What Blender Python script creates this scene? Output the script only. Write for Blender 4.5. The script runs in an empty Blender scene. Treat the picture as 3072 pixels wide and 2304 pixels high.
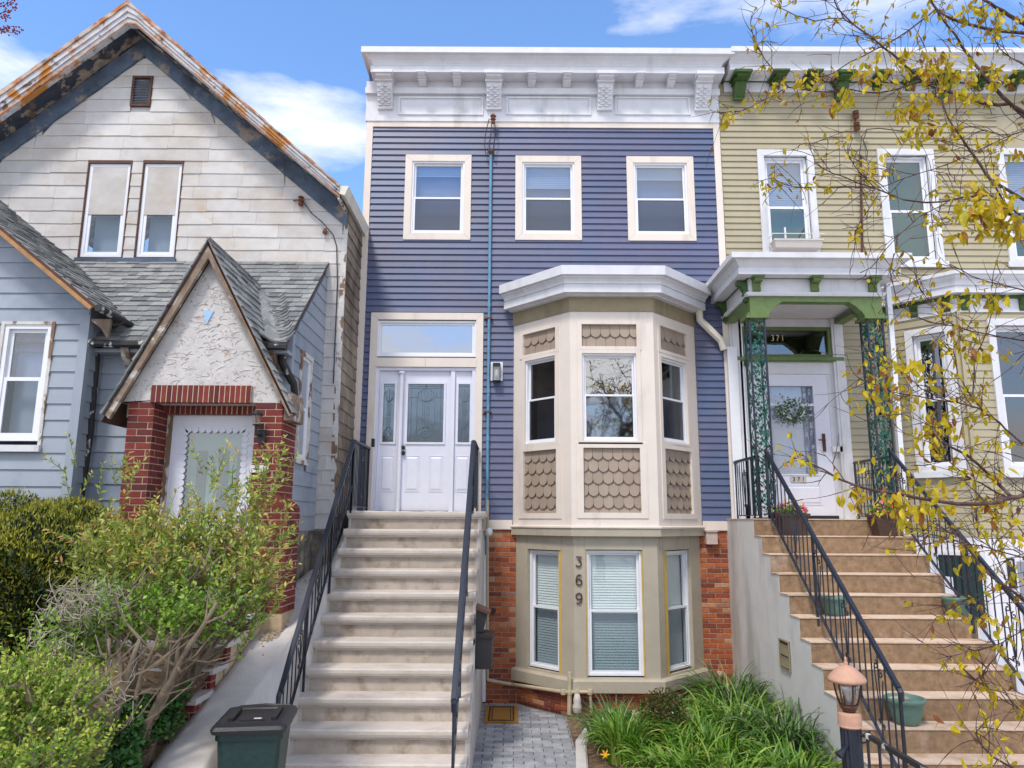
import bpy, math, random
import numpy as np
from mathutils import Vector as V, Matrix
random.seed(7); rng = np.random.default_rng(7)
S = bpy.context.scene
COL = S.collection
# ---------------------------------------------------------------- camera
TH = math.radians(10.45); RO = math.radians(.3); FL = 740.0
CZ = 2.47
fwd = V((0, math.cos(TH), math.sin(TH))); r0 = V((1, 0, 0)); u0_ = V((0, -math.sin(TH), math.cos(TH)))
rgt = r0*math.cos(RO)+u0_*math.sin(RO); upv = u0_*math.cos(RO)-r0*math.sin(RO)
cd = bpy.data.cameras.new('camera'); cam = bpy.data.objects.new('camera', cd); COL.objects.link(cam)
cd.sensor_width = 36; cd.lens = FL/1024*36; cd.clip_start = .05; cd.clip_end = 3000
cam.matrix_world = Matrix(((rgt.x, upv.x, -fwd.x, 0), (rgt.y, upv.y, -fwd.y, 0), (rgt.z, upv.z, -fwd.z, CZ), (0, 0, 0, 1)))
S.camera = cam
# ---------------------------------------------------------------- light
SUN_EL, SUN_AZ = math.radians(57), math.radians(205)   # azimuth clockwise from +Y
w = bpy.data.worlds.new('World'); S.world = w; w.use_nodes = True
nt = w.node_tree; nt.nodes.clear(); N = nt.nodes.new; L = nt.links.new
out = N('ShaderNodeOutputWorld'); bg = N('ShaderNodeBackground'); sky = N('ShaderNodeTexSky')
sky.sky_type = 'NISHITA'; sky.sun_disc = False; sky.sun_elevation = SUN_EL; sky.sun_rotation = SUN_AZ
sky.air_density = 1.0; sky.dust_density = .3; sky.ozone_density = 1.4; sky.altitude = 0
bg.inputs[1].default_value = .13
tc = N('ShaderNodeTexCoord'); mp = N('ShaderNodeMapping'); mp.inputs['Scale'].default_value = (1, 1, 3.2)
mp.inputs['Location'].default_value = (7.64, .9, 2.28)
L(tc.outputs['Generated'], mp.inputs[0])
n1 = N('ShaderNodeTexNoise'); n1.inputs['Scale'].default_value = 2.6; n1.inputs['Detail'].default_value = 9; n1.inputs['Roughness'].default_value = .56
L(mp.outputs[0], n1.inputs['Vector'])
rp = N('ShaderNodeValToRGB'); rp.color_ramp.elements[0].position = .50; rp.color_ramp.elements[1].position = .69
sx_ = N('ShaderNodeSeparateXYZ'); L(tc.outputs['Generated'], sx_.inputs[0])
mr_ = N('ShaderNodeMapRange'); mr_.inputs[1].default_value = .25; mr_.inputs[2].default_value = -.5; mr_.inputs[3].default_value = 0; mr_.inputs[4].default_value = .16; L(sx_.outputs[1], mr_.inputs[0])
ad_ = N('ShaderNodeMath'); L(n1.outputs[0], ad_.inputs[0]); L(mr_.outputs[0], ad_.inputs[1]); L(ad_.outputs[0], rp.inputs[0])
tint = N('ShaderNodeMix'); tint.data_type = 'RGBA'; tint.blend_type = 'MULTIPLY'; tint.inputs[0].default_value = 1
L(sky.outputs[0], tint.inputs[6]); tint.inputs[7].default_value = (1.36, 1.66, 1.98, 1)
mx = N('ShaderNodeMix'); mx.data_type = 'RGBA'
L(rp.outputs[0], mx.inputs[0]); L(tint.outputs[2], mx.inputs[6]); mx.inputs[7].default_value = (8.4, 8.4, 8.6, 1)
L(mx.outputs[2], bg.inputs[0]); L(bg.outputs[0], out.inputs[0])
sd = bpy.data.lights.new('sun', 'SUN'); sun = bpy.data.objects.new('sun', sd); COL.objects.link(sun)
sd.energy = 2.3; sd.angle = math.radians(10); sd.color = (1, .93, .83)
dsun = V((math.sin(SUN_AZ)*math.cos(SUN_EL), math.cos(SUN_AZ)*math.cos(SUN_EL), math.sin(SUN_EL)))
sun.rotation_euler = dsun.to_track_quat('Z', 'Y').to_euler(); sun.location = (0, 0, 30)
vs = S.view_settings; vs.view_transform = 'Standard'; vs.look = 'None'; vs.gamma = 1; vs.use_curve_mapping = False
vs.exposure = .30
S.cycles.max_bounces = 5; S.cycles.transparent_max_bounces = 8; S.cycles.diffuse_bounces = 3; S.cycles.glossy_bounces = 3
S.cycles.caustics_reflective = False; S.cycles.caustics_refractive = False
# ---------------------------------------------------------------- helpers
def ray(px, py):  # photograph pixel (3072 x 2304) to a direction
    return (fwd*FL + rgt*(px/3-512) + upv*(384-py/3))
CAM = V((0, 0, CZ))
def at(px, py, Y):
    d = ray(px, py); return CAM + d*(Y/d.y)
class Fr:
    def __init__(s, o, u, v, n): s.o, s.u, s.v, s.n = V(o), V(u).normalized(), V(v).normalized(), V(n).normalized()
    def p(s, a, b, c=0): return s.o + s.u*a + s.v*b + s.n*c
    def hit(s, px, py, d=0):
        r = ray(px, py); o = s.p(0, 0, d); t = (o-CAM).dot(s.n)/r.dot(s.n); q = CAM + r*t - s.o
        return q.dot(s.u), q.dot(s.v)
    def rect(s, xl, yt, xr, yb, d=0):
        xm, ym = (xl+xr)/2, (yt+yb)/2
        return s.hit(xl, ym, d)[0], s.hit(xr, ym, d)[0], s.hit(xm, yb, d)[1], s.hit(xm, yt, d)[1]
def facing(Y): return Fr((0, Y, 0), (1, 0, 0), (0, 0, 1), (0, -1, 0))
WL = {}
def tag(o, label=None, cat=None, group=None, kind=None):
    if label: o['label'] = label
    if cat: o['category'] = cat
    if group: o['group'] = group
    if kind: o['kind'] = kind
    return o
def thing(name, label, cat, loc=(0, 0, 0), group=None):
    o = bpy.data.objects.new(name, None); COL.objects.link(o); o.location = loc; o.empty_display_size = .2
    WL[o.name] = V(loc); return tag(o, label, cat, group)
class MB:
    def __init__(s): s.v = []; s.f = []
    def add(s, vs, fs):
        b = len(s.v); s.v += [tuple(x) for x in vs]; s.f += [tuple(i+b for i in f) for f in fs]; return s
    def hexa(s, p): return s.add(p, [(3, 2, 1, 0), (4, 5, 6, 7), (0, 1, 5, 4), (1, 2, 6, 5), (2, 3, 7, 6), (3, 0, 4, 7)])
    def box(s, fr, a0, a1, b0, b1, c0, c1):
        return s.hexa([fr.p(a0, b0, c0), fr.p(a1, b0, c0), fr.p(a1, b1, c0), fr.p(a0, b1, c0), fr.p(a0, b0, c1), fr.p(a1, b0, c1), fr.p(a1, b1, c1), fr.p(a0, b1, c1)])
    def wbox(s, x0, x1, y0, y1, z0, z1): return s.box(WF, x0, x1, z0, z1, -y1, -y0)
    def prism(s, pts, ex):
        n = len(pts); ex = V(ex); q = [V(p) for p in pts]
        return s.add(q+[p+ex for p in q], [tuple(range(n-1, -1, -1)), tuple(range(n, 2*n))]+[(i, (i+1) % n, (i+1) % n+n, i+n) for i in range(n)])
    def tube(s, pts, r, seg=6, caps=True):
        pts = [V(p) for p in pts]; n = len(pts); rs = r if isinstance(r, (list, tuple)) else [r]*n
        up = V((0, 0, 1)); vs = []; prev = None
        for i, p in enumerate(pts):
            t = (pts[min(i+1, n-1)]-pts[max(i-1, 0)])
            if t.length < 1e-9: t = V((0, 0, 1))
            t.normalize()
            if prev is None: a = t.cross(up if abs(t.z) < .9 else V((1, 0, 0))).normalized()
            else: a = (prev-t*prev.dot(t)); a = a.normalized() if a.length > 1e-6 else t.orthogonal().normalized()
            prev = a; b = t.cross(a)
            for k in range(seg):
                an = 2*math.pi*(k+.5)/seg; vs.append(p+(a*math.cos(an)+b*math.sin(an))*rs[i])
        fs = [(i*seg+k, i*seg+(k+1) % seg, (i+1)*seg+(k+1) % seg, (i+1)*seg+k) for i in range(n-1) for k in range(seg)]
        if caps: fs += [tuple(range(seg-1, -1, -1)), tuple((n-1)*seg+k for k in range(seg))]
        return s.add(vs, fs)
    def lathe(s, c, prof, seg=20, sx=1, sy=1):
        c = V(c); vs = [c+V((r*math.cos(2*math.pi*k/seg)*sx, r*math.sin(2*math.pi*k/seg)*sy, z)) for r, z in prof for k in range(seg)]
        n = len(prof)
        return s.add(vs, [(i*seg+k, i*seg+(k+1) % seg, (i+1)*seg+(k+1) % seg, (i+1)*seg+k) for i in range(n-1) for k in range(seg)]+[tuple(range(seg-1, -1, -1)), tuple((n-1)*seg+k for k in range(seg))])
    def sweep(s, path, prof, closed=False):
        """path: list of (x,y); outward is to the right of travel; prof: list of (d,z), closed loop"""
        n = len(path); m = len(prof); P = [V((x, y)) for x, y in path]; vs = []
        for i in range(n):
            d0 = (P[i]-P[i-1]).normalized() if i > 0 else None; d1 = (P[i+1]-P[i]).normalized() if i < n-1 else None
            if d0 is None: d0 = d1
            if d1 is None: d1 = d0
            n0 = V((d0.y, -d0.x)); n1 = V((d1.y, -d1.x)); mm = (n0+n1)
            mm = mm/(mm.dot(n0)) if mm.length > 1e-6 else n0
            for d, z in prof: vs.append((P[i].x+mm.x*d, P[i].y+mm.y*d, z))
        fs = [(i*m+k, (i+1)*m+k, (i+1)*m+(k+1) % m, i*m+(k+1) % m) for i in range(n-1) for k in range(m)]
        fs += [tuple(range(m)), tuple((n-1)*m+k for k in range(m-1, -1, -1))]
        return s.add(vs, fs)
    def build(s, name, mat, parent=None, smooth=False, kind=None, label=None):
        if not s.v: return None
        a = np.array(s.v, dtype=np.float64); c = (a.min(0)+a.max(0))/2
        if parent is None: c = np.array([c[0], c[1], a[:, 2].min()])
        me = bpy.data.meshes.new(name); me.from_pydata((a-c).tolist(), [], s.f); me.update()
        if smooth: me.polygons.foreach_set('use_smooth', [True]*len(me.polygons))
        me.materials.append(mat); o = bpy.data.objects.new(name, me); COL.objects.link(o)
        pw = V((0, 0, 0))
        if parent is not None: o.parent = parent; pw = WL[parent.name]
        o.location = V(c)-pw; WL[o.name] = V(c)
        return tag(o, label, None, None, kind)
WF = facing(0)
_bm = {}
def unit(name, dx, dy, dz, mat):
    k = (name, round(dx, 3), round(dy, 3), round(dz, 3), mat.name)
    if k not in _bm:
        x, y, z = dx/2, dy/2, dz/2; b = min(.004, x*.3, y*.3, z*.3)
        me = bpy.data.meshes.new(name)
        vs = [(sx*x, sy*y, -z) for sx, sy in ((-1, -1), (1, -1), (1, 1), (-1, 1))]+[(sx*x, sy*y, z-b) for sx, sy in ((-1, -1), (1, -1), (1, 1), (-1, 1))]+[(sx*(x-b), sy*(y-b), z) for sx, sy in ((-1, -1), (1, -1), (1, 1), (-1, 1))]
        fs = [(3, 2, 1, 0), (8, 9, 10, 11)]+[(i+o, (i+1) % 4+o, (i+1) % 4+4+o, i+4+o) for o in (0, 4) for i in range(4)]
        me.from_pydata(vs, [], fs); me.materials.append(mat); _bm[k] = me
    return _bm[k]
def pieces(name, lst, mat, parent, cap=290):
    """lst of (fr,u0,u1,v0,v1,d0,d1) boxes or of 8-point lists: the nearest are objects, the rest one part"""
    def cen(t):
        if len(t) == 8: return sum((V(p) for p in t), V())/8
        f, a0, a1, b0, b1, c0, c1 = t; return f.p((a0+a1)/2, (b0+b1)/2, (c0+c1)/2)
    order = sorted(lst, key=lambda t: (cen(t)-CAM).length)
    rest = MB(); pw = WL[parent.name]
    for i, t in enumerate(order):
        if i < cap:
            if len(t) == 8: MB().hexa(t).build(name, mat, parent)
            else:
                f, a0, a1, b0, b1, c0, c1 = t
                if a1-a0 < .004 or b1-b0 < .004: continue
                o = bpy.data.objects.new(name, unit(name, a1-a0, b1-b0, c1-c0, mat)); COL.objects.link(o)
                o.parent = parent; M = Matrix.Identity(4)
                for j, ax in enumerate((f.u, f.v, f.n)):
                    for i2 in range(3): M[i2][j] = ax[i2]
                M.translation = cen(t)-pw; o.matrix_local = M
        elif len(t) == 8: rest.hexa(t)
        else: rest.box(*t)
    if rest.v: rest.build(name+'s', mat, parent, kind='stuff')
def cutrow(a0, a1, b0, b1, holes):
    segs = [(a0, a1)]; h_ = b1-b0
    for (h0, h1, g0, g1) in holes:
        ov = min(b1, g1)-max(b0, g0)
        if ov < .5*h_: continue
        ns = []
        for (p, q) in segs:
            if h1 <= p or h0 >= q: ns.append((p, q)); continue
            if h0 > p: ns.append((p, h0))
            if h1 < q: ns.append((h1, q))
        segs = ns
    return [s for s in segs if s[1]-s[0] > .012]
def siding(fr, parent, mat, a0, a1, b0, b1, exp, holes=(), lim=None, name='siding_board', proud=.016, split=None, jag=0, cap=290, acc=None, taper=.004, gap=.0):
    lst = [] if acc is None else acc
    b = b0
    while b < b1-.01:
        t = min(b+exp, b1)
        l0, l1 = a0, a1
        for (p, q) in cutrow(l0, l1, b, t, holes):
            cuts = [p]
            if split:
                x = p+random.uniform(.2, 1)*split
                while x < q-.06: cuts.append(x); x += split*random.uniform(.97, 1.03)
            cuts.append(q)
            for c0, c1 in zip(cuts, cuts[1:]):
                g = gap if split else 0
                j = random.uniform(-jag, jag); j2 = random.uniform(-jag, jag); pr = proud+random.uniform(0, jag*.5)
                if lim:
                    (la, lb), (ta, tb) = lim(b), lim(t)
                    ba, bb, ua, ub = max(c0+g, la), min(c1-g, lb), max(c0+g, ta), min(c1-g, tb)
                    if bb <= ba+.005: continue
                    if ub < ua: ua = ub = min(max((ua+ub)/2, ba), bb)
                    lst.append([fr.p(ba, b+j, 0), fr.p(bb, b+j2, 0), fr.p(ub, t, 0), fr.p(ua, t, 0), fr.p(ba, b+j, pr), fr.p(bb, b+j2, pr), fr.p(ub, t+.002, taper), fr.p(ua, t+.002, taper)])
                else:
                    lst.append([fr.p(c0+g, b+j, 0), fr.p(c1-g, b+j2, 0), fr.p(c1-g, t, 0), fr.p(c0+g, t, 0), fr.p(c0+g, b+j, pr), fr.p(c1-g, b+j2, pr), fr.p(c1-g, t+.002, taper), fr.p(c0+g, t+.002, taper)])
        b = t
    if acc is None: pieces(name, lst, mat, parent, cap)
    return lst
def bricks(fr, a0, a1, b0, b1, holes=(), L=.203, H=.0677, j=.010, depth=.05, off=0, lim=None, proud=.0):
    lst = []; r = 0; b = b0
    while b < b1-.02:
        t = min(b+H, b1)
        for (p, q) in cutrow(a0, a1, b, t, holes):
            x = p-(L/2 if (r+off) % 2 else 0)
            while x < q-.02:
                x0, x1 = max(x, p), min(x+L, q); x += L
                if x1-x0 < .03: continue
                if lim:
                    (la, lb) = lim((b+t)/2)
                    x0, x1 = max(x0, la), min(x1, lb)
                    if x1-x0 < .03: continue
                k = random.uniform(-.002, .002)+proud
                lst.append((fr, round(x0+j/2, 3), round(x1-j/2, 3), b+j/2, t-j/2, k-depth, k))
        b = t; r += 1
    return lst
def holes_wall(mb, fr, a0, a1, b0, b1, c0, c1, holes):
    us = sorted({a0, a1} | {min(max(x, a0), a1) for h in holes for x in h[:2]}); vs_ = sorted({b0, b1} | {min(max(x, b0), b1) for h in holes for x in h[2:]})
    for p, q in zip(us, us[1:]):
        run = None
        for r, t in zip(vs_, vs_[1:]):
            m, k = (p+q)/2, (r+t)/2
            if any(h[0] < m < h[1] and h[2] < k < h[3] for h in holes):
                if run: mb.box(fr, p, q, run[0], run[1], c0, c1); run = None
            else: run = (run[0] if run else r, t)
        if run: mb.box(fr, p, q, run[0], run[1], c0, c1)
    return mb
def ring(mb, fr, a0, a1, b0, b1, w_, c0, c1, wb=None, wt=None):
    wb = w_ if wb is None else wb; wt = w_ if wt is None else wt
    mb.box(fr, a0, a1, b1-wt, b1, c0, c1); mb.box(fr, a0, a1, b0, b0+wb, c0, c1)
    mb.box(fr, a0, a0+w_, b0+wb, b1-wt, c0, c1); mb.box(fr, a1-w_, a1, b0+wb, b1-wt, c0, c1)
    return mb
def mitre(mb, fr, a0, a1, b0, b1, w_, c0, c1, g=.0015):
    """casing with mitred corners, thin open joints"""
    for q in ([(a0+g, b0), (a1-g, b0), (a1-w_-g, b0+w_), (a0+w_+g, b0+w_)], [(a0+g, b1), (a0+w_+g, b1-w_), (a1-w_-g, b1-w_), (a1-g, b1)],
              [(a0, b0+g), (a0+w_, b0+w_+g), (a0+w_, b1-w_-g), (a0, b1-g)], [(a1, b0+g), (a1, b1-g), (a1-w_, b1-w_-g), (a1-w_, b0+w_+g)]):
        mb.prism([fr.p(x, y, c0) for x, y in q], fr.n*(c1-c0))
    return mb
# ---------------------------------------------------------------- materials
def M(name, col, rough=.7, col2=None, sc=3., stretch=(1, 1, 1), lo=.4, hi=.6, var=.12, vsc=8., rand=0., bump=.15, bsc=60., stain=None, ssc=2., slo=.55, shi=.7, sstretch=(1, 1, .25), metal=0., ramp=None, spec=.4, trans=0., hue=0., island=True):
    m = bpy.data.materials.new(name); m.use_nodes = True; t = m.node_tree; n = t.nodes; b = n['Principled BSDF']
    b.inputs['Roughness'].default_value = rough; b.inputs['Metallic'].default_value = metal; b.inputs['Specular IOR Level'].default_value = spec
    geo = n.new('ShaderNodeNewGeometry'); lk = t.links.new
    def mapped(s_):
        q = n.new('ShaderNodeMapping'); q.inputs['Scale'].default_value = s_; lk(geo.outputs['Position'], q.inputs[0]); return q.outputs[0]
    def noise(scale, det=5, vec=None):
        q = n.new('ShaderNodeTexNoise'); q.inputs['Scale'].default_value = scale; q.inputs['Detail'].default_value = det; q.inputs['Roughness'].default_value = .6
        lk(vec if vec else geo.outputs['Position'], q.inputs['Vector']); return q.outputs[0]
    def mr(src, a, b_, c=0., d=1.):
        q = n.new('ShaderNodeMapRange'); q.inputs[1].default_value = a; q.inputs[2].default_value = b_; q.inputs[3].default_value = c; q.inputs[4].default_value = d; lk(src, q.inputs[0]); return q.outputs[0]
    def mix(fac, a, b_, mode='MIX'):
        q = n.new('ShaderNodeMix'); q.data_type = 'RGBA'; q.blend_type = mode
        if isinstance(fac, float): q.inputs[0].default_value = fac
        else: lk(fac, q.inputs[0])
        for i, x in ((6, a), (7, b_)):
            if isinstance(x, tuple): q.inputs[i].default_value = (*x[:3], 1)
            else: lk(x, q.inputs[i])
        return q.outputs[2]
    rnd = None
    if rand or ramp:
        oi = n.new('ShaderNodeObjectInfo'); ad = n.new('ShaderNodeMath'); ad.operation = 'ADD'; fr = n.new('ShaderNodeMath'); fr.operation = 'FRACT'
        lk(oi.outputs['Random'], ad.inputs[0]); lk(geo.outputs['Random Per Island'], ad.inputs[1]); lk(ad.outputs[0], fr.inputs[0]); rnd = fr.outputs[0]
    if ramp:
        r_ = n.new('ShaderNodeValToRGB'); e = r_.color_ramp.elements
        while len(e) < len(ramp): e.new(.5)
        for el, (p, c) in zip(e, ramp): el.position = p; el.color = (*c, 1)
        lk(rnd, r_.inputs[0]); c = r_.outputs[0]
    else: c = tuple(col)
    if col2: c = mix(mr(noise(sc, 6, mapped(stretch)), lo, hi), c, tuple(col2))
    if stain: c = mix(mr(noise(ssc, 7, mapped(sstretch)), slo, shi), c, tuple(stain))
    if var: c = mix(1., c, mix(mr(noise(vsc), .3, .7), (1-var,)*3, (1+var*.5,)*3), 'MULTIPLY')
    if rand: c = mix(1., c, mix(rnd, (1-rand,)*3, (1+rand*.6,)*3), 'MULTIPLY')
    if isinstance(c, tuple): b.inputs['Base Color'].default_value = (*c, 1)
    else: lk(c, b.inputs['Base Color'])
    if bump:
        bp = n.new('ShaderNodeBump'); bp.inputs['Strength'].default_value = bump; bp.inputs['Distance'].default_value = .01
        lk(noise(bsc), bp.inputs['Height']); lk(bp.outputs[0], b.inputs['Normal'])
    if trans:
        tr = n.new('ShaderNodeBsdfTranslucent'); lk(c, tr.inputs[0]) if not isinstance(c, tuple) else None
        ms = n.new('ShaderNodeMixShader'); ms.inputs[0].default_value = trans
        lk(b.outputs[0], ms.inputs[1]); lk(tr.outputs[0], ms.inputs[2]); lk(ms.outputs[0], n['Material Output'].inputs[0])
    return m
def glass(name, tintc=(.8, .85, .9), refl=.25, rough=.01, wav=.006):
    m = bpy.data.materials.new(name); m.use_nodes = True; t = m.node_tree; n = t.nodes; n.remove(n['Principled BSDF']); lk = t.links.new
    tr = n.new('ShaderNodeBsdfTransparent'); tr.inputs[0].default_value = (*tintc, 1)
    gl = n.new('ShaderNodeBsdfGlossy'); gl.inputs['Roughness'].default_value = rough; gl.inputs[0].default_value = (.95, .97, 1, 1)
    ms = n.new('ShaderNodeMixShader'); ms.inputs[0].default_value = refl
    g = n.new('ShaderNodeNewGeometry'); no = n.new('ShaderNodeTexNoise'); no.inputs['Scale'].default_value = 2.5; lk(g.outputs['Position'], no.inputs['Vector'])
    bp = n.new('ShaderNodeBump'); bp.inputs['Strength'].default_value = wav; bp.inputs['Distance'].default_value = .2; lk(no.outputs[0], bp.inputs['Height']); lk(bp.outputs[0], gl.inputs['Normal'])
    lk(tr.outputs[0], ms.inputs[1]); lk(gl.outputs[0], ms.inputs[2]); lk(ms.outputs[0], n['Material Output'].inputs[0]); return m
m_white = M('white_paint', (.67, .67, .70), .5, var=.09, vsc=5, bump=.08, bsc=25, stain=(.42, .41, .40), slo=.57, shi=.80, ssc=2.5)
m_white2 = M('white_vinyl', (.78, .79, .83), .35, var=.04, bump=0)
m_doorw = M('door_white', (.70, .71, .80), .4, var=.03, bump=0)
m_cream = M('cream_trim', (.74, .655, .58), .5, var=.05, vsc=3, bump=.06, bsc=25, stain=(.54, .46, .40), slo=.55, shi=.8, ssc=2.5)
m_blue = M('blue_vinyl', (.120, .126, .212), .42, col2=(.093, .125, .225), sc=.9, lo=.4, hi=.62, var=.06, vsc=5, rand=.08, bump=.12, bsc=90, stain=(.13, .13, .185), slo=.5, shi=.75, ssc=1.1, sstretch=(1, 1, 1))
m_pipe = M('blue_painted_pipe', (.13, .30, .45), .5, var=.2, vsc=10)
m_taupe = M('taupe_paint', (.43, .38, .295), .6, var=.10, vsc=4, bump=.08, stain=(.25, .215, .15), slo=.6, shi=.8)
m_olive = M('drab_fascia', (.30, .25, .155), .6, var=.15, vsc=6, stain=(.16, .13, .08), slo=.55, shi=.75)
m_scal = M('scallop_taupe', (.34, .265, .205), .6, var=.08, rand=.10, bump=.06)
m_brick = M('orange_brick', (.4, .1, .04), .85, ramp=[(0, (.20, .05, .03)), (.3, (.34, .08, .03)), (.6, (.42, .11, .035)), (.88, (.46, .14, .05)), (.96, (.52, .30, .17)), (1, (.22, .06, .045))], var=.3, vsc=25, bump=.6, bsc=90, col2=(.52, .30, .19), sc=14, lo=.64, hi=.74)
m_mort = M('grey_mortar', (.36, .29, .25), .95, var=.3, vsc=15, bump=.6)
m_rbrick = M('red_brick', (.25, .03, .02), .75, ramp=[(0, (.09, .014, .016)), (.35, (.17, .022, .020)), (.75, (.22, .032, .026)), (1, (.07, .016, .024))], var=.22, vsc=20, bump=.4, bsc=90)
m_rmort = M('tan_mortar', (.52, .40, .26), .95, var=.2, vsc=15, bump=.5)
m_stone = M('stoop_stone', (.58, .52, .465), .85, var=.10, vsc=5, bump=.35, bsc=45, stain=(.46, .39, .32), ssc=5, slo=.52, shi=.75, sstretch=(.6, 1, 2), rand=.06)
m_riser = M('stoop_riser_stone', (.47, .405, .345), .9, var=.15, vsc=6, bump=.3, bsc=45, stain=(.20, .15, .105), ssc=5, slo=.49, shi=.75, sstretch=(1, 1, .8), rand=.12)
m_iron = M('black_iron', (.018, .024, .04), .32, var=.3, vsc=30, bump=.1, spec=.6, metal=.2)
m_yel = M('khaki_vinyl', (.40, .35, .238), .45, var=.06, vsc=3, rand=.04, bump=.08, bsc=90, stain=(.36, .31, .19), slo=.55, shi=.75, ssc=1.5)
m_green = M('green_paint', (.125, .19, .06), .45, var=.2, vsc=12, bump=.12)
m_dgreen = M('dark_green_paint', (.045, .10, .02), .4, var=.25, vsc=12, bump=.12)
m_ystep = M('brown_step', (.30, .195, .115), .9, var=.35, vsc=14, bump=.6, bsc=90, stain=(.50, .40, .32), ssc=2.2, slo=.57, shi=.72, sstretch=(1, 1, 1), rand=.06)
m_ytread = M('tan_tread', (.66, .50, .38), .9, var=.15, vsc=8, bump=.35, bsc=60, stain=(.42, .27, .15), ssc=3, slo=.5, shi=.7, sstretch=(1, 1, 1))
m_stucco = M('grey_stucco', (.68, .65, .63), .9, var=.08, vsc=4, bump=.2, bsc=40, stain=(.36, .32, .28), ssc=1.5, slo=.52, shi=.75, sstretch=(1, 1, .22))
m_wstucco = M('white_stucco', (.72, .71, .74), .8, var=.06, vsc=4, bump=.15)
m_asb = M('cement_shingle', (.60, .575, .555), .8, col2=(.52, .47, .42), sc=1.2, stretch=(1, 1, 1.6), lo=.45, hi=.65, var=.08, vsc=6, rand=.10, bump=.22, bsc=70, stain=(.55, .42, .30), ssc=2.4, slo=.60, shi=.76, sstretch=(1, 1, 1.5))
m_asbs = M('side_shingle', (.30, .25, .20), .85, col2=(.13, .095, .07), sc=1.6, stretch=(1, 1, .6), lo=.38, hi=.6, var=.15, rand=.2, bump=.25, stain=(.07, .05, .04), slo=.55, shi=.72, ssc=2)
m_peel = M('peeling_board', (.62, .59, .56), .85, col2=(.22, .14, .09), sc=9, stretch=(1, 1, .35), lo=.52, hi=.56, var=.15, bump=.4)
m_gblue = M('grey_blue_board', (.33, .37, .43), .6, var=.07, vsc=3, rand=.05, bump=.12, bsc=80, stain=(.19, .24, .32), slo=.5, shi=.75, ssc=1.2, sstretch=(1, 1, 1))
m_shing = M('asphalt_shingle', (.2, .2, .2), .95, ramp=[(0, (.15, .155, .16)), (.2, (.22, .225, .225)), (.65, (.28, .285, .28)), (1, (.35, .35, .335))], var=.25, vsc=40, bump=.8, bsc=160)
m_rust = M('rusted_metal', (.46, .15, .04), .8, col2=(.50, .40, .33), sc=5, stretch=(1, 1, 1), lo=.42, hi=.58, var=.3, bump=.4, stain=(.10, .05, .035), ssc=3.5, slo=.55, shi=.66, sstretch=(1, 1, 1))
m_wwood = M('weathered_fascia', (.56, .55, .57), .8, col2=(.50, .21, .05), sc=3.5, lo=.49, hi=.58, var=.2, bump=.4, stain=(.16, .12, .10), ssc=6, slo=.57, shi=.66, sstretch=(1, 1, 1))
m_soff = M('peeling_dark_soffit', (.050, .058, .08), .8, col2=(.34, .27, .21), sc=4.5, lo=.53, hi=.57, var=.4, bump=.5, stain=(.16, .11, .08), ssc=3, slo=.55, shi=.65, sstretch=(1, 1, 1))
m_frz = M('blue_grey_frieze', (.10, .135, .19), .8, col2=(.30, .24, .20), sc=3.5, lo=.55, hi=.62, var=.3, bump=.4, stain=(.03, .03, .04), ssc=2, slo=.55, shi=.7, sstretch=(1, 1, 1))
m_rake = M('bare_rake_board', (.30, .23, .175), .9, col2=(.20, .14, .10), sc=6, stretch=(1, 1, .4), lo=.42, hi=.6, var=.3, bump=.5, stain=(.56, .52, .47), ssc=5, slo=.55, shi=.62, sstretch=(1, 1, 1))
m_concrete = M('concrete', (.56, .52, .49), .9, var=.14, vsc=4, bump=.35, bsc=50, stain=(.38, .33, .27), ssc=2, slo=.5, shi=.75, sstretch=(1, 1, 1))
m_found = M('foundation_stone', (.16, .14, .12), .95, col2=(.30, .26, .20), sc=4, var=.4, vsc=8, bump=1., bsc=20)
m_paver = M('grey_paver', (.3, .3, .32), .85, ramp=[(0, (.20, .205, .225)), (.5, (.29, .295, .315)), (1, (.38, .385, .40))], var=.2, vsc=20, bump=.35, stain=(.42, .42, .44), ssc=4, slo=.5, shi=.7, sstretch=(1, 1, 1))
m_joint = M('paver_joint', (.19, .19, .20), .95, var=.2)
m_soil = M('garden_soil', (.13, .08, .045), 1, var=.5, vsc=30, bump=1, bsc=40, col2=(.24, .16, .10), sc=14)
m_black = M('black_metal', (.02, .02, .023), .4, var=.2, bump=.05)
m_dark = M('dark_interior', (.03, .03, .035), .9, bump=0)
m_inter = M('room_wall', (.30, .30, .32), .9, bump=0)
m_blind = M('blind_slat', (.74, .80, .80), .6, var=.04, bump=0)
m_curt = M('curtain', (.58, .62, .70), .8, var=.14, vsc=2, bump=.2, bsc=8)
m_gutb = M('old_gutter', (.03, .028, .028), .6, col2=(.62, .60, .58), sc=9, stretch=(1, 1, .6), lo=.57, hi=.61, var=.2, bump=.3)
m_brown = M('brown_wood', (.10, .045, .03), .7, var=.3, bump=.3)
m_mustard = M('mustard_paint', (.60, .40, .10), .7, var=.1)
m_gutc = M('cream_gutter', (.70, .66, .58), .45, var=.06, bump=0, stain=(.45, .40, .3), slo=.6, shi=.75)
m_ptan = M('tan_pipe', (.50, .42, .28), .6, var=.15, stain=(.60, .22, .04), slo=.66, shi=.72, ssc=8)
m_copper = M('rust_hardware', (.16, .06, .035), .7, var=.3)
m_wire = M('wire', (.03, .03, .035), .6, bump=0)
m_gl_sky = glass('window_glass_clear', (.75, .8, .88), .13)
m_gl_scr = glass('window_glass_screened', (.48, .50, .56), .10, .15)
m_gl_dark = glass('window_glass_dark', (.45, .45, .46), .15)
m_gl_tran = glass('window_glass_transom', (.5, .55, .68), .38)
m_gl_lead = glass('leaded_glass', (.42, .52, .55), .16, .15, .05)
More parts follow.
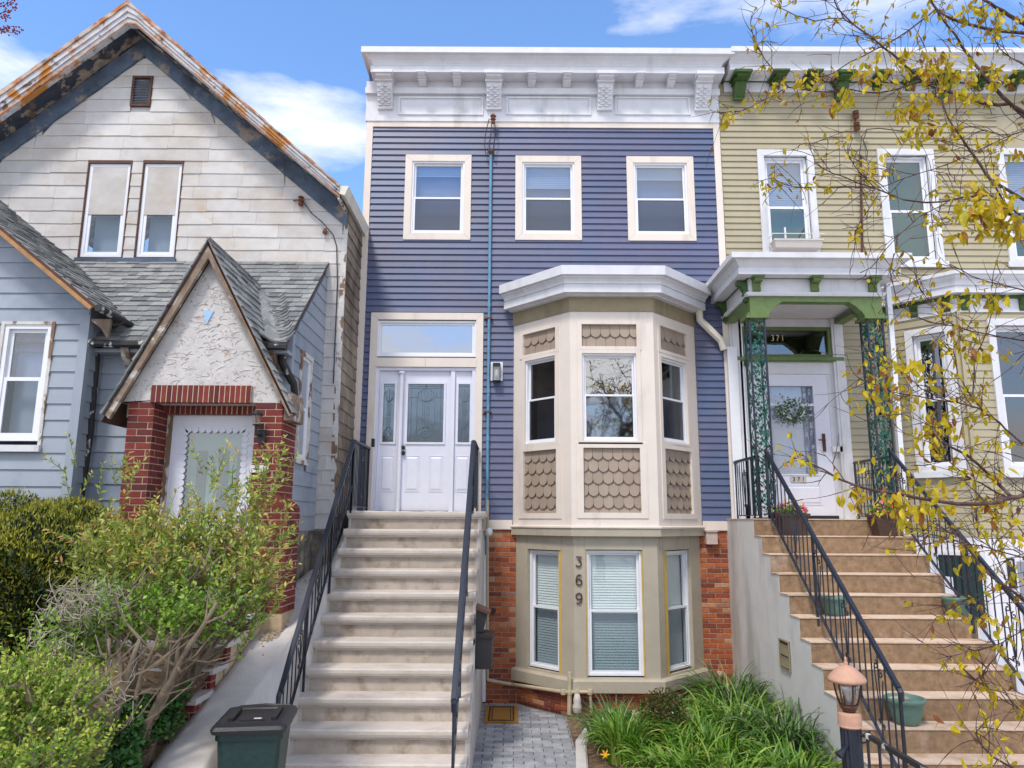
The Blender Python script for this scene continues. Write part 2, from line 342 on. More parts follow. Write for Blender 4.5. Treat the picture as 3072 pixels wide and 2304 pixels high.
m_gl_teal = glass('glass_teal_reflection_tint', (.26, .52, .50), .14)  # green reflection put into the pane colour as a teal tint
m_gl_lamp = glass('lamp_glass', (.75, .7, .62), .18, .05)
m_lead = M('lead_came', (.14, .16, .18), .4, metal=.6, bump=0)
m_gl_blind = glass('window_glass_insect_screen', (.76, .80, .82), .06, .2)
m_gl_clean = glass('clean_window_glass', (.95, .97, .97), .06)
m_paneback = M('grey_pane_backing', (.28, .28, .30), .9, var=.1, bump=0)  # grey sheet added behind the bay panes to lighten them
m_curt2 = M('pale_shade', (.42, .43, .50), .8, var=.1, vsc=2, bump=0)
m_gl_mirror = glass('window_glass_mirroring', (.45, .42, .40), .40)
m_gl_mirror2 = glass('screened_glass_mirroring', (.45, .45, .47), .24, .03)
m_gl_pale = glass('pale_door_glass', (.72, .80, .78), .14, .1)
m_gl_storm = glass('storm_glass', (.86, .88, .90), .08)
# ---------------------------------------------------------------- windows
def win(fr, parent, a0, a1, b0, b1, fm=None, fw=.035, sw=.035, meet=.5, d=.0, gu=None, gl_=None, blind=None, low_blind=None, curtain=None, single=False, name='window'):
    fm = fm or m_white2; gu = gu or m_gl_sky; gl_ = gl_ or m_gl_scr
    o = ring(MB(), fr, a0, a1, b0, b1, fw, d-.09, d).build(name, fm, parent)
    i0, i1, j0, j1 = a0+fw, a1-fw, b0+fw, b1-fw; mid = j0+(j1-j0)*meet
    if single: sashes = [(j0, j1, d-.025, gu)]
    else: sashes = [(mid-.015, j1, d-.028, gu), (j0, mid+.018, d-.055, gl_)]
    for k, (s0, s1, dd, g) in enumerate(sashes):
        if k == 1: dd = d-.012; 
        if k == 0 and not single: dd = d-.04
        ring(MB(), fr, i0+.001, i1-.001, s0, s1, sw, dd-.026, dd).build('sash', fm, o)
        MB().box(fr, i0+sw*.8, i1-sw*.8, s0+sw*.8, s1-sw*.8, dd-.016, dd-.012).build('pane', g, o)
    def slats(s0, s1, pitch=.028):
        mb = MB(); z = s1
        while z > s0:
            mb.hexa([fr.p(i0+.02, z-.002, d-.105), fr.p(i1-.02, z-.002, d-.105), fr.p(i1-.02, z, d-.105), fr.p(i0+.02, z, d-.105), fr.p(i0+.02, z-pitch*1.05, d-.095), fr.p(i1-.02, z-pitch*1.05, d-.095), fr.p(i1-.02, z-pitch*1.05+.002, d-.095), fr.p(i0+.02, z-pitch*1.05+.002, d-.095)])
            z -= pitch
        mb.build('blind', m_blind, o, kind='stuff')
    if blind: slats(j1-(j1-j0)*blind[0], j1, blind[1])
    if curtain: MB().box(fr, i0+.01, i1-.01, j0+(j1-j0)*curtain[0], j0+(j1-j0)*curtain[1], d-.20, d-.19).build('curtain', curtain[2] if len(curtain) > 2 else m_curt, o)
    return o
F = 10.7; FB = facing(F)
# ================================================================ BLUE HOUSE
xL = FB.hit(1098, 900)[0]; xR = FB.hit(2148, 600)[0]   # siding edges
xLo = xL-.10; xRo = xR+.10
blue = thing('row_house', 'blue clapboard row house with white bracketed cornice and cream bay', 'house', ((xLo+xRo)/2, F+3, 0))
zT = FB.hit(1500, 384)[1]; zB = FB.hit(1500, 1560)[1]
wins = []
for (l, t, r, b_) in ((1214, 467, 1413, 721), (1546, 470, 1744, 722), (1881, 472, 2083, 724)): wins.append(FB.rect(l, t, r, b_))
door = (FB.hit(1095, 1500)[0]-.0, FB.hit(1450, 1500)[0], 2.586, FB.hit(1275, 940)[1])
door = (FB.hit(1103, 1240)[0], FB.hit(1447, 1240)[0], 2.586, FB.hit(1275, 940)[1])
zLand = 2.586
# bay plan
bxL = FB.hit(1538, 1560)[0]; bxR = FB.hit(2106, 1560)[0]; BD = .81
FBB = facing(F-BD)
bx1 = FBB.hit(1715, 1560)[0]; bx2 = FBB.hit(1977, 1560)[0]
bayTop = FBB.hit(1850, 880)[1]; zbeige0 = FBB.hit(1850, 1580)[1]; zdrab0 = FBB.hit(1850, 1609)[1]
zsillT = FBB.hit(1850, 2039)[1]; zsillB = FBB.hit(1850, 2078)[1]
bayhole = (bxL+.02, bxR-.02, 0, bayTop)
# masonry shell and its openings
mb = MB(); holes = [w_ for w_ in wins]+[(door[0]+.09, door[1]-.09, door[2], door[3]-.09), (bxL+.08, bxR-.08, .5, bayTop-.15)]
holes_wall(mb, FB, xLo, xRo, -.1, facing(F-.42).hit(1600, 146)[1]-.06, -.10, -.012, holes)
ZR = facing(F-.42).hit(1600, 146)[1]-.06
mb.wbox(xLo, xLo+.12, F+.1, F+8, -.1, ZR); mb.wbox(xRo-.12, xRo, F+.1, F+8, -.1, ZR); mb.wbox(xLo+.12, xRo-.12, F+7.9, F+8, -.1, ZR)
mb.build('wall', m_blue, blue)
MB().wbox(xLo, xRo, F+.1, F+8, ZR+.001, ZR+.03).build('roof', m_black, blue)
mb = MB(); mb.wbox(xLo+.13, xRo-.13, F+.12, F+7.8, zLand-.25, zLand-.02); mb.wbox(xLo+.13, xRo-.13, F+.12, F+7.8, 5.35, 5.5); mb.wbox(xLo+.13, xRo-.13, F+4, F+4.1, 0, zT+.8)
mb.build('interior', m_inter, blue)
siding(FB, blue, m_blue, xL, xR, zB, zT, .1016, proud=.024, taper=.002, jag=.0012, holes=[(a+.03, b-.03, c+.03, d-.03) for a, b, c, d in wins]+[(door[0]+.04, door[1]-.04, 0, door[3]-.03), (bxL+.0, bxR-.0, 0, bayTop+.02)], cap=290)
# corner boards, frieze band, skirt
for q in ((xLo, xL), (xR, xRo)): MB().box(FB, q[0], q[1], zB-.14, zT+.09, -.012, .03).build('corner_board', m_cream, blue)
MB().box(FB, xL+.001, xR-.001, zT, zT+.088, -.012, .028).build('frieze_band', m_cream, blue)
for q in ((door[1]+.02, bxL-.005), (bxR+.005, xR-.001)): MB().box(FB, q[0], q[1], zB-.13, zB, -.012, .03).build('skirt_board', m_cream, blue)
# windows
for i, (a, b, c, d) in enumerate(wins):
    mitre(MB(), FB, a, b, c, d, .105, -.01, .034).build('window_casing', m_cream, blue)
    win(FB, blue, a+.105, b-.105, c+.105, d-.105, fw=.028, sw=.03, meet=.49, d=.012, gu=m_gl_sky, gl_=m_gl_scr, blind=((.14, .30, .17)[i], .03), curtain=(0, 1, m_curt2))
# ---- main cornice
zc0 = zT+.088
FC = facing(F-.42)
zct = FC.hit(1600, 146)[1]; zcb = FC.hit(1600, 207)[1]; zso = zcb-.0
FP = facing(F-.05)
zf1 = FP.hit(1500, 287)[1]; zfr = FP.hit(1500, 232)[1]
m = MB().box(FB, xLo-.02, xRo+.0, zc0, zf1, -.012, .045); m.box(FB, xLo-.02, xRo, zf1, zso, -.012, .075)
m.box(FB, xLo-.03, xRo+.01, zf1, zf1+.10, .075, .11)
m.build('frieze', m_white, blue)
xce = at(1084, 133, F-.46).x+.46
cpath = [(xce, F+1.2), (xce, F-.0), (xRo-.30, F-.0), (xRo-.30, F+.6)]
h = zct-zcb
cprof = [(-.01, zcb), (.33, zcb), (.33, zcb+.30*h), (.285, zcb+.31*h), (.285, zcb+.36*h), (.30, zcb+.37*h), (.305, zcb+.46*h), (.33, zcb+.56*h), (.37, zcb+.64*h), (.40, zcb+.68*h), (.40, zcb+.72*h), (.46, zcb+.725*h), (.46, zct), (-.01, zct+.02)]
cprof = [(d if d < 0 else d*1.0, z) for d, z in cprof]
MB().sweep(cpath, cprof).build('cornice', m_white, blue)
# recessed panels of the frieze
for (l, r) in ((1195, 1450), (1519, 1773), (1845, 2070)):
    a, b, c, d = FP.rect(l, 291, r, 345)
    q = ring(MB(), FB, a, b, c, d, .03, .045, .066); ring(q, FB, a+.035, b-.035, c+.035, d-.035, .012, .045, .056); q.build('frieze_panel', m_white, blue)
# large and small brackets
def bracket(xc, wd, zt, zb, dp, mat, parent, name, blocks=True, top=.35, cap=.03):
    hh = zt-zb; pts = []
    prof = [(0, zb), (.05, zb), (.055, zb+.03), (.05, zb+.05)]
    for k in range(9):
        t = k/8; prof.append((.055+(dp*.62-.055)*(t**1.6)+.02*math.sin(t*math.pi), zb+.05+(hh*(1-top)-.05)*t))
    prof += [(dp*.60, zt-hh*top), (dp*.60, zt-hh*top*.72), (dp*.66, zt-hh*top*.62), (dp*.95, zt-hh*top*.5), (dp, zt-.01), (0, zt-.01)]
    q = MB().prism([V((xc-wd/2, F-.045-d, z)) for d, z in prof], (wd, 0, 0))
    o = q.build(name, mat, parent)
    MB().wbox(xc-wd/2-cap, xc+wd/2+cap, F-.045-dp*.98-cap, F-.05, zt-hh*top*.33, zt-.005).build('bracket_cap', mat, o)
    MB().wbox(xc-wd/2-cap*.5, xc+wd/2+cap*.5, F-.045-dp*.72, F-.05, zt-hh*top*.72, zt-hh*top*.52).build('bracket_band', mat, o)
    if blocks:
        lst = []
        rows = 9; bw = wd/4.2
        for r in range(rows):
            t = (r+.5)/rows; y = .055+(dp*.62-.055)*(t**1.6)+.02*math.sin(t*math.pi); z = zb+.05+(hh*(1-top)-.05)*t
            for c in range(2):
                cx = xc-wd/2+wd*(.30 if r % 2 else .18)+c*wd*.44
                lst.append((WF, cx-bw*.55, cx+bw*.55, z-.02, z+.022, -(F-.045-y)-.01 if False else -(F-.045)+y-.02, -(F-.045)+y+.016))
        pieces('block', lst, mat, o)
zbb = FP.hit(1480, 332)[1]
for px in (1155, 1482, 1815, 2108):
    bracket(facing(F-.15).hit(px, 280)[0], .235, zso+.004, zbb, .34, m_white, blue, 'bracket')
zsb = FP.hit(1480, 276)[1]
for px in (1268, 1372, 1595, 1700, 1916, 2011):
    bracket(facing(F-.15).hit(px, 240)[0], .115, zso+.004, zsb, .33, m_white, blue, 'small_bracket', blocks=False, top=.55, cap=.014)
# ---- entrance
a, b, c, d = door
mitre(MB(), FB, a, b, c-.4, d, .105, -.01, .036).build('door_casing', m_cream, blue)
ta, tb, tcc, td = FB.rect(1131, 963, 1430, 1070)
win(FB, blue, ta, tb, tcc, td, fw=.03, sw=.035, d=.01, gu=m_gl_tran, single=True, name='transom_window')
sp = FB.rect(1125, 1075, 1430, 1102)
mb = MB(); xm = (sp[0]+sp[1])/2; mb.box(FB, sp[0], xm-.0015, sp[2], sp[3], -.01, .044); mb.box(FB, xm+.0015, sp[1], sp[2], sp[3], -.01, .044); mb.build('spandrel_panel', m_cream, blue)
da, db = a+.105, b-.105; dt = sp[2]-.004
mb = MB(); mb.box(FB, da, db, dt-.045, dt, -.08, .012); mb.box(FB, da, da+.05, zLand, dt-.045, -.08, .012); mb.box(FB, db-.05, db, zLand, dt-.045, -.08, .012)
x_m1 = FB.hit(1200, 1300)[0]; x_m2 = FB.hit(1356, 1300)[0]
mb.box(FB, x_m2-.03, x_m2+.03, zLand, dt-.045, -.08, .004)
mb.tube([(x_m1, F-.0, zLand+.0), (x_m1, F-.0, dt-.10)], .032, 14); mb.tube([(x_m1, F-.0, dt-.10), (x_m1, F-.0, dt-.085), (x_m1, F, dt-.06)], [.045, .05, .045], 14)
mb.build('door_frame', m_doorw, blue)
def raised(mb, fr, a0, a1, b0, b1, d):
    w_ = .022
    P = lambda x, y, z: fr.p(x, y, z)
    for q in ((0, .010), ):
        pass
    # sunk groove, then sloped field
    ring(mb, fr, a0, a1, b0, b1, .012, d-.002, d+.007)
    mb.add([P(a0+.016, b0+.016, d), P(a1-.016, b0+.016, d), P(a1-.016, b1-.016, d), P(a0+.016, b1-.016, d), P(a0+.045, b0+.045, d+.012), P(a1-.045, b0+.045, d+.012), P(a1-.045, b1-.045, d+.012), P(a0+.045, b1-.045, d+.012)],
           [(4, 5, 6, 7), (0, 1, 5, 4), (1, 2, 6, 5), (2, 3, 7, 6), (3, 0, 4, 7)])
def leaf_panel(name, x0, x1, gx, panels, zg0, zg1):
    o = holes_wall(MB(), FB, x0, x1, zLand+.012, dt-.047, -.075, -.035, [(gx[0], gx[1], zg0, zg1)]).build(name, m_doorw, blue)
    q = ring(MB(), FB, gx[0]-.03, gx[1]+.03, zg0-.03, zg1+.03, .03, -.036, -.018); q.build('glazing_bead', m_doorw, o)
    MB().box(FB, gx[0], gx[1], zg0, zg1, -.058, -.052).build('pane', m_gl_lead, o)
    for (p0, p1, q0, q1) in panels:
        mb = MB(); raised(mb, FB, p0, p1, q0, q1, -.035); mb.build('panel', m_doorw, o)
    # leading
    cx = (gx[0]+gx[1])/2; wg = gx[1]-gx[0]; hg = zg1-zg0; y = F+.048; big = wg > .3; L_ = MB(); t = .0035
    def ln(*p): L_.tube([(cx+x*wg/2, y, zg0+z*hg) for x, z in p], t, 4)
    ln((-1, .965), (1, .965)); ln((-1, .03), (1, .03))
    if big:
        for s_ in (-1, 1): ln((s_*.82, 0), (s_*.82, 1)); ln((s_*.5, .17), (s_*.5, .73), (s_*.44, .83), (s_*.3, .88), (0, .94))
        ln((-1, .77), (-.5, .77)); ln((.5, .77), (1, .77)); ln((-1, .93), (1, .93)); ln((0, .93), (0, 1))
    wI = .18 if big else .30
    for s_ in (-1, 1):
        ln((s_*wI, .25), (s_*wI, .70)); ln((s_*wI*.35, .25), (s_*wI*.35, .70))
        for k in range(3):
            e = (.28+.16*k) if big else (.45+.22*k)
            ln(*[(s_*(wI*.3+(e-wI*.3)*math.sin(q*math.pi/2*1.15)), .70+(.10+.012*(3-k))*(1-math.cos(q*math.pi/2*1.3))*1.0) for q in (0, .25, .5, .75, 1)])
            ln(*[(s_*(wI*.3+(e-wI*.3)*math.sin(q*math.pi/2)), .25-(.09+.012*(3-k))*(1-math.cos(q*math.pi/2*1.2))) for q in (0, .25, .5, .75, 1)])
        ln((0, .68), (s_*.12, .86), (0, .91)); ln((0, .06), (s_*.22, .13), (0, .20)); ln((s_*.5, .17), (s_*.28, .09), (0, .055))
    ln((-wI, .70), (wI, .70)); ln((-wI, .25), (wI, .25)); ln((-wI, .475), (wI, .475))
    L_.build('leading', m_lead, o); return o
zg1 = FB.hit(1275, 1151)[1]; zg0 = FB.hit(1275, 1326)[1]
pz1 = FB.hit(1275, 1366)[1]; pz0 = FB.hit(1275, 1475)[1]
X_ = lambda px, py=1300: FB.hit(px, py)[0]
leaf_panel('sidelight', da+.052, x_m1-.025, (X_(1148, 1240), X_(1182, 1240)), [(X_(1136, 1420)+.01, X_(1180, 1420), pz0, pz1)], zg0, zg1)
dr = leaf_panel('front_door', x_m1+.025, x_m2-.032, (X_(1222, 1240), X_(1330, 1240)), [(X_(1213, 1420), X_(1257, 1420), pz0, pz1), (X_(1285, 1420), X_(1328, 1420), pz0, pz1)], zg0, zg1)
leaf_panel('sidelight', x_m2+.032, db-.052, (X_(1374, 1240), X_(1409, 1240)), [(X_(1364, 1420), X_(1408, 1420), pz0, pz1)], zg0, zg1)
for py in (1342, 1359): 
    q = FB.hit(1209, py); MB().lathe((0, 0, 0), [(.03, -.02), (.032, .0), (.025, .02)], 14)
    mb = MB(); mb.tube([(q[0], F+.03, q[1]), (q[0], F+.0, q[1])], .030, 14); mb.tube([(q[0], F+.0, q[1]), (q[0], F-.02, q[1])], .02, 14); mb.build('door_knob' if py > 1350 else 'deadbolt', m_black, dr, smooth=False)
MB().box(FB, x_m1+.03, x_m2-.034, zLand, zLand+.014, -.05, .02).build('threshold', m_brown, blue)
q = FB.hit(1120, 1329); MB().box(FB, q[0]-.022, q[0]+.022, q[1]-.06, q[1]+.06, .012, .04).build('doorbell', m_black, blue)
MB().wbox(da, db, F+.09, F+.10, zLand, td).build('vestibule_screen', m_inter, blue) if False else None
# ---- wall lantern beside the door
q = FB.hit(1490, 1115); mb = MB(); mb.box(FB, q[0]-.09, q[0]+.09, q[1]-.14, q[1]+.14, .0, .03); lam = mb.build('wall_lantern', m_white2, blue)
mb = MB(); mb.box(FB, q[0]-.055, q[0]+.055, q[1]+.05, q[1]+.11, .03, .12)
for sx in (-.055, .045):
    for sy in (.035, .125): mb.box(FB, q[0]+sx, q[0]+sx+.01, q[1]-.16, q[1]+.05, sy, sy+.01)
ring(mb, FB, q[0]-.055, q[0]+.055, q[1]-.165, q[1]-.15, .006, .03, .135); mb.build('lantern_cage', m_black, lam)
MB().box(FB, q[0]-.045, q[0]+.045, q[1]-.15, q[1]+.05, .045, .125).build('lantern_glass', m_gl_lamp, lam)
MB().lathe((q[0], F-.085, q[1]-.12), [(.0, 0), (.022, .02), (.03, .06), (.022, .10), (.012, .14)], 12).build('bulb', m_white2, lam, True)
# ---- conduit and service drop
xp = FB.hit(1468, 900)[0]
zp1 = FB.hit(1468, 465)[1]
mb = MB().tube([(xp, F-.05, .1+1.9), (xp, F-.05, zp1)], .022, 8)
for z in (2.2, 3.6, 4.3, 5.6): mb.tube([(xp, F-.05, z), (xp, F-.05, z+.06)], .028, 8)
mb.build('conduit', m_pipe, blue)
mb = MB()
for py in (958, 1237): z = FB.hit(1468, py)[1]; mb.box(FB, xp-.06, xp+.05, z-.012, z+.012, .0, .075)
mb.build('conduit_strap', m_copper, blue)
mb = MB(); q = V((xp, F-.08, zp1)); mb.lathe((xp, F-.05, zp1-.02), [(.025, 0), (.04, .03), (.045, .08), (.0, .11)], 10); mb.build('weatherhead', m_copper, blue)
zi = FB.hit(1480, 365)[1]; xi = FB.hit(1480, 365)[0]
MB().lathe((xi, F-.12, zi-.05), [(.012, -.06), (.03, -.03), (.02, 0), (.045, .02), (.025, .05), (.05, .07), (.02, .11)], 10).build('insulator', m_copper, blue)
mb = MB()
for k, dx in enumerate((-.07, .0, .06)):
    mb.tube([(xp+dx*.3, F-.08, zp1+.03), (xp+dx-.01, F-.10, zp1-.04), (xp+dx*1.1-.02, F-.11, zp1+.12), (xi+dx*1.2-.03, F-.12, zi-.25), (xi+dx*.6-.02, F-.12, zi-.02)], .007, 5)
mb.build('service_wire', m_wire, blue)
# ================================================================ BAY
path = [(bxL, F+.0), (bx1, F-BD), (bx2, F-BD), (bxR, F+.0)]
def faces(path, z=0):
    r = []
    for p, q in zip(path, path[1:]):
        p, q = V((*p, z)), V((*q, z)); u = (q-p).normalized(); n = V((u.y, -u.x, 0)); r.append((Fr(p, u, (0, 0, 1), n), (q-p).length))
    return r
upF = faces(path); lowpath = [(bxL+.05, F), (bx1+.025, F-BD+.05), (bx2-.025, F-BD+.05), (bxR-.05, F)]; loF = faces(lowpath)
spec = [dict(win=(1575.5, 1075, 1666.5, 1328), top=(1569.6, 993, 1667, 1057), bot=(1570.6, 1351, 1670, 1539.5)),
        dict(win=(1746.9, 1060, 1910.7, 1321.7), top=(1744.8, 972.8, 1909.2, 1039.2), bot=(1751, 1343.5, 1922, 1538)),
        dict(win=(1986, 1082, 2061, 1327), top=(1980, 990, 2058.5, 1059), bot=(1997, 1351, 2076, 1541))]
for i, ((fr, ln_), sp_) in enumerate(zip(upF, spec)):
    R = {k: fr.rect(*sp_[k]) for k in sp_}
    if i != 1:   # mirror the two side faces on one common layout
        pass
    hs = [R['win'], R['top'], R['bot']]
    body = MB(); holes_wall(body, fr, 0.0, ln_, zbeige0, bayTop-.0, -.10, 0, hs); body.build('bay_wall', m_cream, blue)
    c = MB()
    for hh, ww in ((R['top'], .075), (R['bot'], .085)):
        mitre(c, fr, max(hh[0]-ww, .02), min(hh[1]+ww, ln_-.02), hh[2]-ww, hh[3]+ww, min(ww, hh[0]-max(hh[0]-ww, .02)) , 0, .010) if False else None
    for hh, ww in ((R['win'], .06), (R['bot'], .09), (R['top'], .06)):
        wx = min(ww, hh[0]-.03, ln_-.03-hh[1])
        ring(c, fr, hh[0]-wx, hh[1]+wx, hh[2]-ww*.8, hh[3]+ww*.8, wx, 0, .012, wb=ww*.8, wt=ww*.8)
    c.build('bay_casing', m_cream, blue)
    a, b, c_, d = R['win']
    win(fr, blue, a, b, c_, d, fw=.026, sw=.026, meet=.515, d=-.02, gu=m_gl_mirror if i == 1 else m_gl_dark, gl_=m_gl_mirror2 if i == 1 else m_gl_scr, curtain=(0, 1, m_paneback))  # curtain here is only an added grey sheet that lightens the dark panes
    for key in ('top', 'bot'):
        a, b, c_, d = R[key]; ncol = 5.6 if i == 1 else 4.3; tw = (b-a)/ncol; th = (d-c_)/(5.35 if key == 'bot' else 1.75)
        g = MB().box(fr, a-.0, b+.0, c_, d, -.10, -.045); g.build('scallop_backing', m_scal, blue)
        rr = int((d-c_)/th)+2; z = d-th*1.0; k = 0
        me_cache = {}
        while z > c_-th:
            x = a-(tw*.5 if k % 2 else tw*.05)-tw*.0
            while x < b:
                x0, x1 = x, x+tw-.004; r_ = (x1-x0)/2; pts = []
                zt_ = z+th*1.02
                for q in range(9):
                    an = math.pi*q/8; pts.append(((x0+x1)/2-r_*math.cos(an), z+r_-r_*math.sin(an)*1.0))
                pts = pts+[(x1, zt_), (x0, zt_)]
                cl = [(min(max(px_, a), b), min(max(pz_, c_), d)) for px_, pz_ in pts]
                n_ = len(cl)
                if max(p[0] for p in cl)-min(p[0] for p in cl) > .01 and max(p[1] for p in cl)-min(p[1] for p in cl) > .012:
                    j = random.uniform(-.001, .001); f0 = lambda pz_: -.014-.020*((pz_-z)/th)+j
                    vs_ = [fr.p(px_, pz_, f0(pz_)) for px_, pz_ in cl]+[fr.p(px_, pz_, f0(pz_)-.016) for px_, pz_ in cl]
                    fs = [tuple(range(n_)), tuple(range(2*n_-1, n_-1, -1))]+[(q, q+n_, (q+1) % n_+n_, (q+1) % n_) for q in range(n_)]
                    MB().add(vs_, fs).build('scallop_shingle', m_scal, blue)
                x += tw
            z -= th; k += 1
# bands round the bay
pr = lambda d0, d1, z0, z1: [(d0, z0), (d1, z0), (d1, z1), (d0, z1)]
MB().sweep(path, pr(-.02, .03, zdrab0, zbeige0-.02)).build('bay_band', m_taupe, blue)
MB().sweep(path, [(-.02, zbeige0-.02), (.045, zbeige0-.02), (.045, zbeige0), (.02, zbeige0+.01), (-.02, zbeige0+.01)]).build('bay_drip_edge', m_cream, blue)
zo0 = FBB.hit(1850, 935)[1]; zo1 = FBB.hit(1850, 897)[1]
MB().sweep(path, pr(-.02, .018, zo0, zo1+.05)).build('bay_fascia', m_olive, blue)
fr_c = facing(F-BD-.16); cz0 = fr_c.hit(1850, 879)[1]; cz1 = fr_c.hit(1850, 806)[1]; ch = cz1-cz0
MB().sweep(path, [(-.02, cz0-.02), (.10, cz0-.02), (.10, cz0), (.20, cz0), (.20, cz0+.28*ch), (.185, cz0+.29*ch), (.185, cz0+.34*ch), (.20, cz0+.35*ch), (.205, cz0+.44*ch), (.225, cz0+.52*ch), (.25, cz0+.56*ch), (.25, cz0+.62*ch), (.30, cz0+.63*ch), (.30, cz1), (-.02, cz1+.05)]).build('bay_cornice', m_white, blue)
mb = MB(); mb.prism([(x, y, cz1-.02) for x, y in path], (0, 0, .05)); mb.build('bay_roof', m_white, blue)
mb = MB(); mb.prism([(x, y, zdrab0) for x, y in path], (0, 0, .05)); mb.build('bay_soffit', m_taupe, blue)
# lower bay
lsp = [dict(win=(1592, 1652, 1683.6, 2005), op=(1582, 1649, 1684.5, 2012)), dict(win=(1760.2, 1651.4, 1927, 2026.5), op=(1758, 1649, 1933, 2036)), dict(win=(1995.2, 1652, 2066, 2008), op=(1994.5, 1649, 2077, 2018))]
for i, ((fr, ln_), s_) in enumerate(zip(loF, lsp)):
    o_ = fr.rect(*s_['op']); w_ = fr.rect(*s_['win'], d=-.06)
    o_ = (max(o_[0], .05), min(o_[1], ln_-.05), max(o_[2], zsillT), o_[3])
    holes_wall(MB(), fr, 0, ln_, zsillT-.02, zdrab0, -.10, 0, [o_]).build('lower_bay_wall', m_taupe, blue)
    w_ = (max(w_[0], o_[0]+.001), min(w_[1], o_[1]-.001), w_[2], min(w_[3], o_[3]-.001))
    win(fr, blue, *w_, fw=.03, sw=.03, meet=.51, d=-.045, gu=m_gl_clean, gl_=m_gl_blind, blind=(1., .034))
    mb = MB(); mb.box(fr, o_[0]+.001, w_[0]-.001, o_[2]+.001, o_[3]-.001, -.10, -.012) if w_[0]-o_[0] > .01 else None
    if o_[1]-w_[1] > .01: mb.box(fr, w_[1]+.001, o_[1]-.001, o_[2]+.001, o_[3]-.001, -.10, -.012)
    mb.build('window_stop', m_mustard, blue)
    sm = MB()
    for x in (o_[0]-.01, o_[1]+.01, .06): sm.box(fr, x, x+.003, o_[3]+.01, zdrab0-.01, 0, .003)
    sm.build('panel_seam', m_olive, blue)
MB().sweep(lowpath, [(-.08, zsillB), (.09, zsillB), (.09, zsillT-.02), (.06, zsillT), (-.08, zsillT+.01)]).build('bay_sill', m_taupe, blue)
# basement brick
lst = []
lst += bricks(FB, FB.hit(1440, 1800)[0], bxL+.06, .0, zB-.135)
lst += bricks(FB, bxR-.06, xRo, .0, zB-.135, off=1)
bp = [(bxL+.06, F), (bx1+.03, F-BD+.06), (bx2-.03, F-BD+.06), (bxR-.06, F)]
for fr, ln_ in faces(bp): lst += bricks(fr, 0, ln_, .0, zsillB, depth=.04)
pieces('brick', lst, m_brick, blue, 300)
MB().box(FB, xLo, xRo, -.1, zB-.13, -.012, -.006).build('mortar', m_mort, blue)
mb = MB()
for fr, ln_ in faces(bp): mb.box(fr, 0, ln_, -.1, zsillB, -.10, -.008)
mb.build('mortar', m_mort, blue)
# 369 in dark metal, gas pipe, vents, floodlight, downspout
def stroke(pts, cx, cz, w_, h_, Y, r=.011):
    n = []
    for k in range(len(pts)-1):
        n.append(pts[k])
    return [(cx+(x-.5)*w_, Y, cz+(y-.5)*h_) for x, y in pts]
def arc(cx, cy, rx, ry, a0, a1, n=14): return [(cx+rx*math.cos(math.radians(a0+(a1-a0)*i/n)), cy+ry*math.sin(math.radians(a0+(a1-a0)*i/n))) for i in range(n+1)]
D3 = [[(.08, .97), (.85, .97), (.42, .62)]+arc(.42, .32, .42, .30, 85, -150, 16)]
D6 = [[(.86, .93), (.6, .99)]+arc(.5, .45, .42, .53, 95, 180, 8)+arc(.5, .30, .42, .29, 180, 540, 22)]
D9 = [[(.14, .07), (.4, .01)]+arc(.5, .55, .42, .53, -85, 0, 8)+arc(.5, .70, .42, .29, 0, 360, 22)]
frm, lnm = loF[1]; Yn = F-BD+.05-.015
for py, D in ((1685, D3), (1740, D6), (1795, D9)):
    q = at(1737, py, Yn); mb = MB()
    for s_ in D: mb.tube(stroke(s_, q.x, q.z, .085, .13, Yn), .0085, 6)
    mb.build('house_number', m_brown, blue)
YP = F-BD-.06
def P2(px, py, Y=YP): p = at(px, py, Y); return (p.x, p.y, p.z)
mb = MB(); mb.tube([P2(1463, 2040, F-.06), P2(1535, 2053, F-.10), P2(1600, 2062, F-.5), P2(1690, 2076), P2(1770, 2076), P2(1775, 2140)], .022, 8)
mb.tube([P2(1709, 2016), P2(1708, 2144)], .028, 8); mb.tube([P2(1463, 1500, F-.06), P2(1463, 2040, F-.06)], .018, 8)
for x in (1690, 1709, 1730, 1770): p = P2(x, 2076); mb.lathe((p[0], p[1], p[2]-.03), [(.034, 0), (.038, .03), (.034, .06)], 8)
mb.build('gas_pipe', m_ptan, blue)
p = P2(1731, 2108); MB().lathe((p[0], p[1]-.03, p[2]-.13), [(.03, 0), (.055, .03), (.06, .10), (.045, .13), (.05, .17), (.03, .24)], 12).build('gas_valve', m_concrete, blue, True)
q = FB.rect(2114, 1595, 2147, 1632); mb = MB(); mb.box(FB, q[0], q[1], q[2], q[3], 0, .10); mb.box(FB, q[0]-.01, q[1]+.01, q[3], q[3]+.015, 0, .12); mb.box(FB, q[0]+.02, q[1]-.02, q[2]-.004, q[2], .02, .09); mb.build('exhaust_vent', M('vent_pink', (.55, .42, .38), .6, var=.1), blue)
q = FB.hit(2156, 2018); mb = MB(); mb.tube([(q[0], F, q[1]), (q[0], F-.07, q[1])], .03, 8); mb.tube([(q[0], F-.07, q[1]-.04), (q[0]+.03, F-.07, q[1]+.03)], .018, 6); mb.build('hose_tap', m_ptan, blue)
q = FB.hit(1480, 1832); MB().tube([(q[0], F-.0, q[1]), (q[0], F-.04, q[1])], .035, 12).build('wall_bell', m_black, blue)
mb = MB(); q = V(P2(1450, 1603, F-.25)); mb.tube([q+V((-.06, .05, 0)), q], .035, 10); mb.build('floodlight', m_white2, blue)
lo_ = [o for o in bpy.data.objects if o.name.startswith('floodlight')][0]
mb = MB(); mb.tube([q, q+V((.06, -.04, .03)), q+V((.10, -.07, .04))], [.02, .045, .055], 12); mb.build('lamp_head', m_white2, lo_, True)
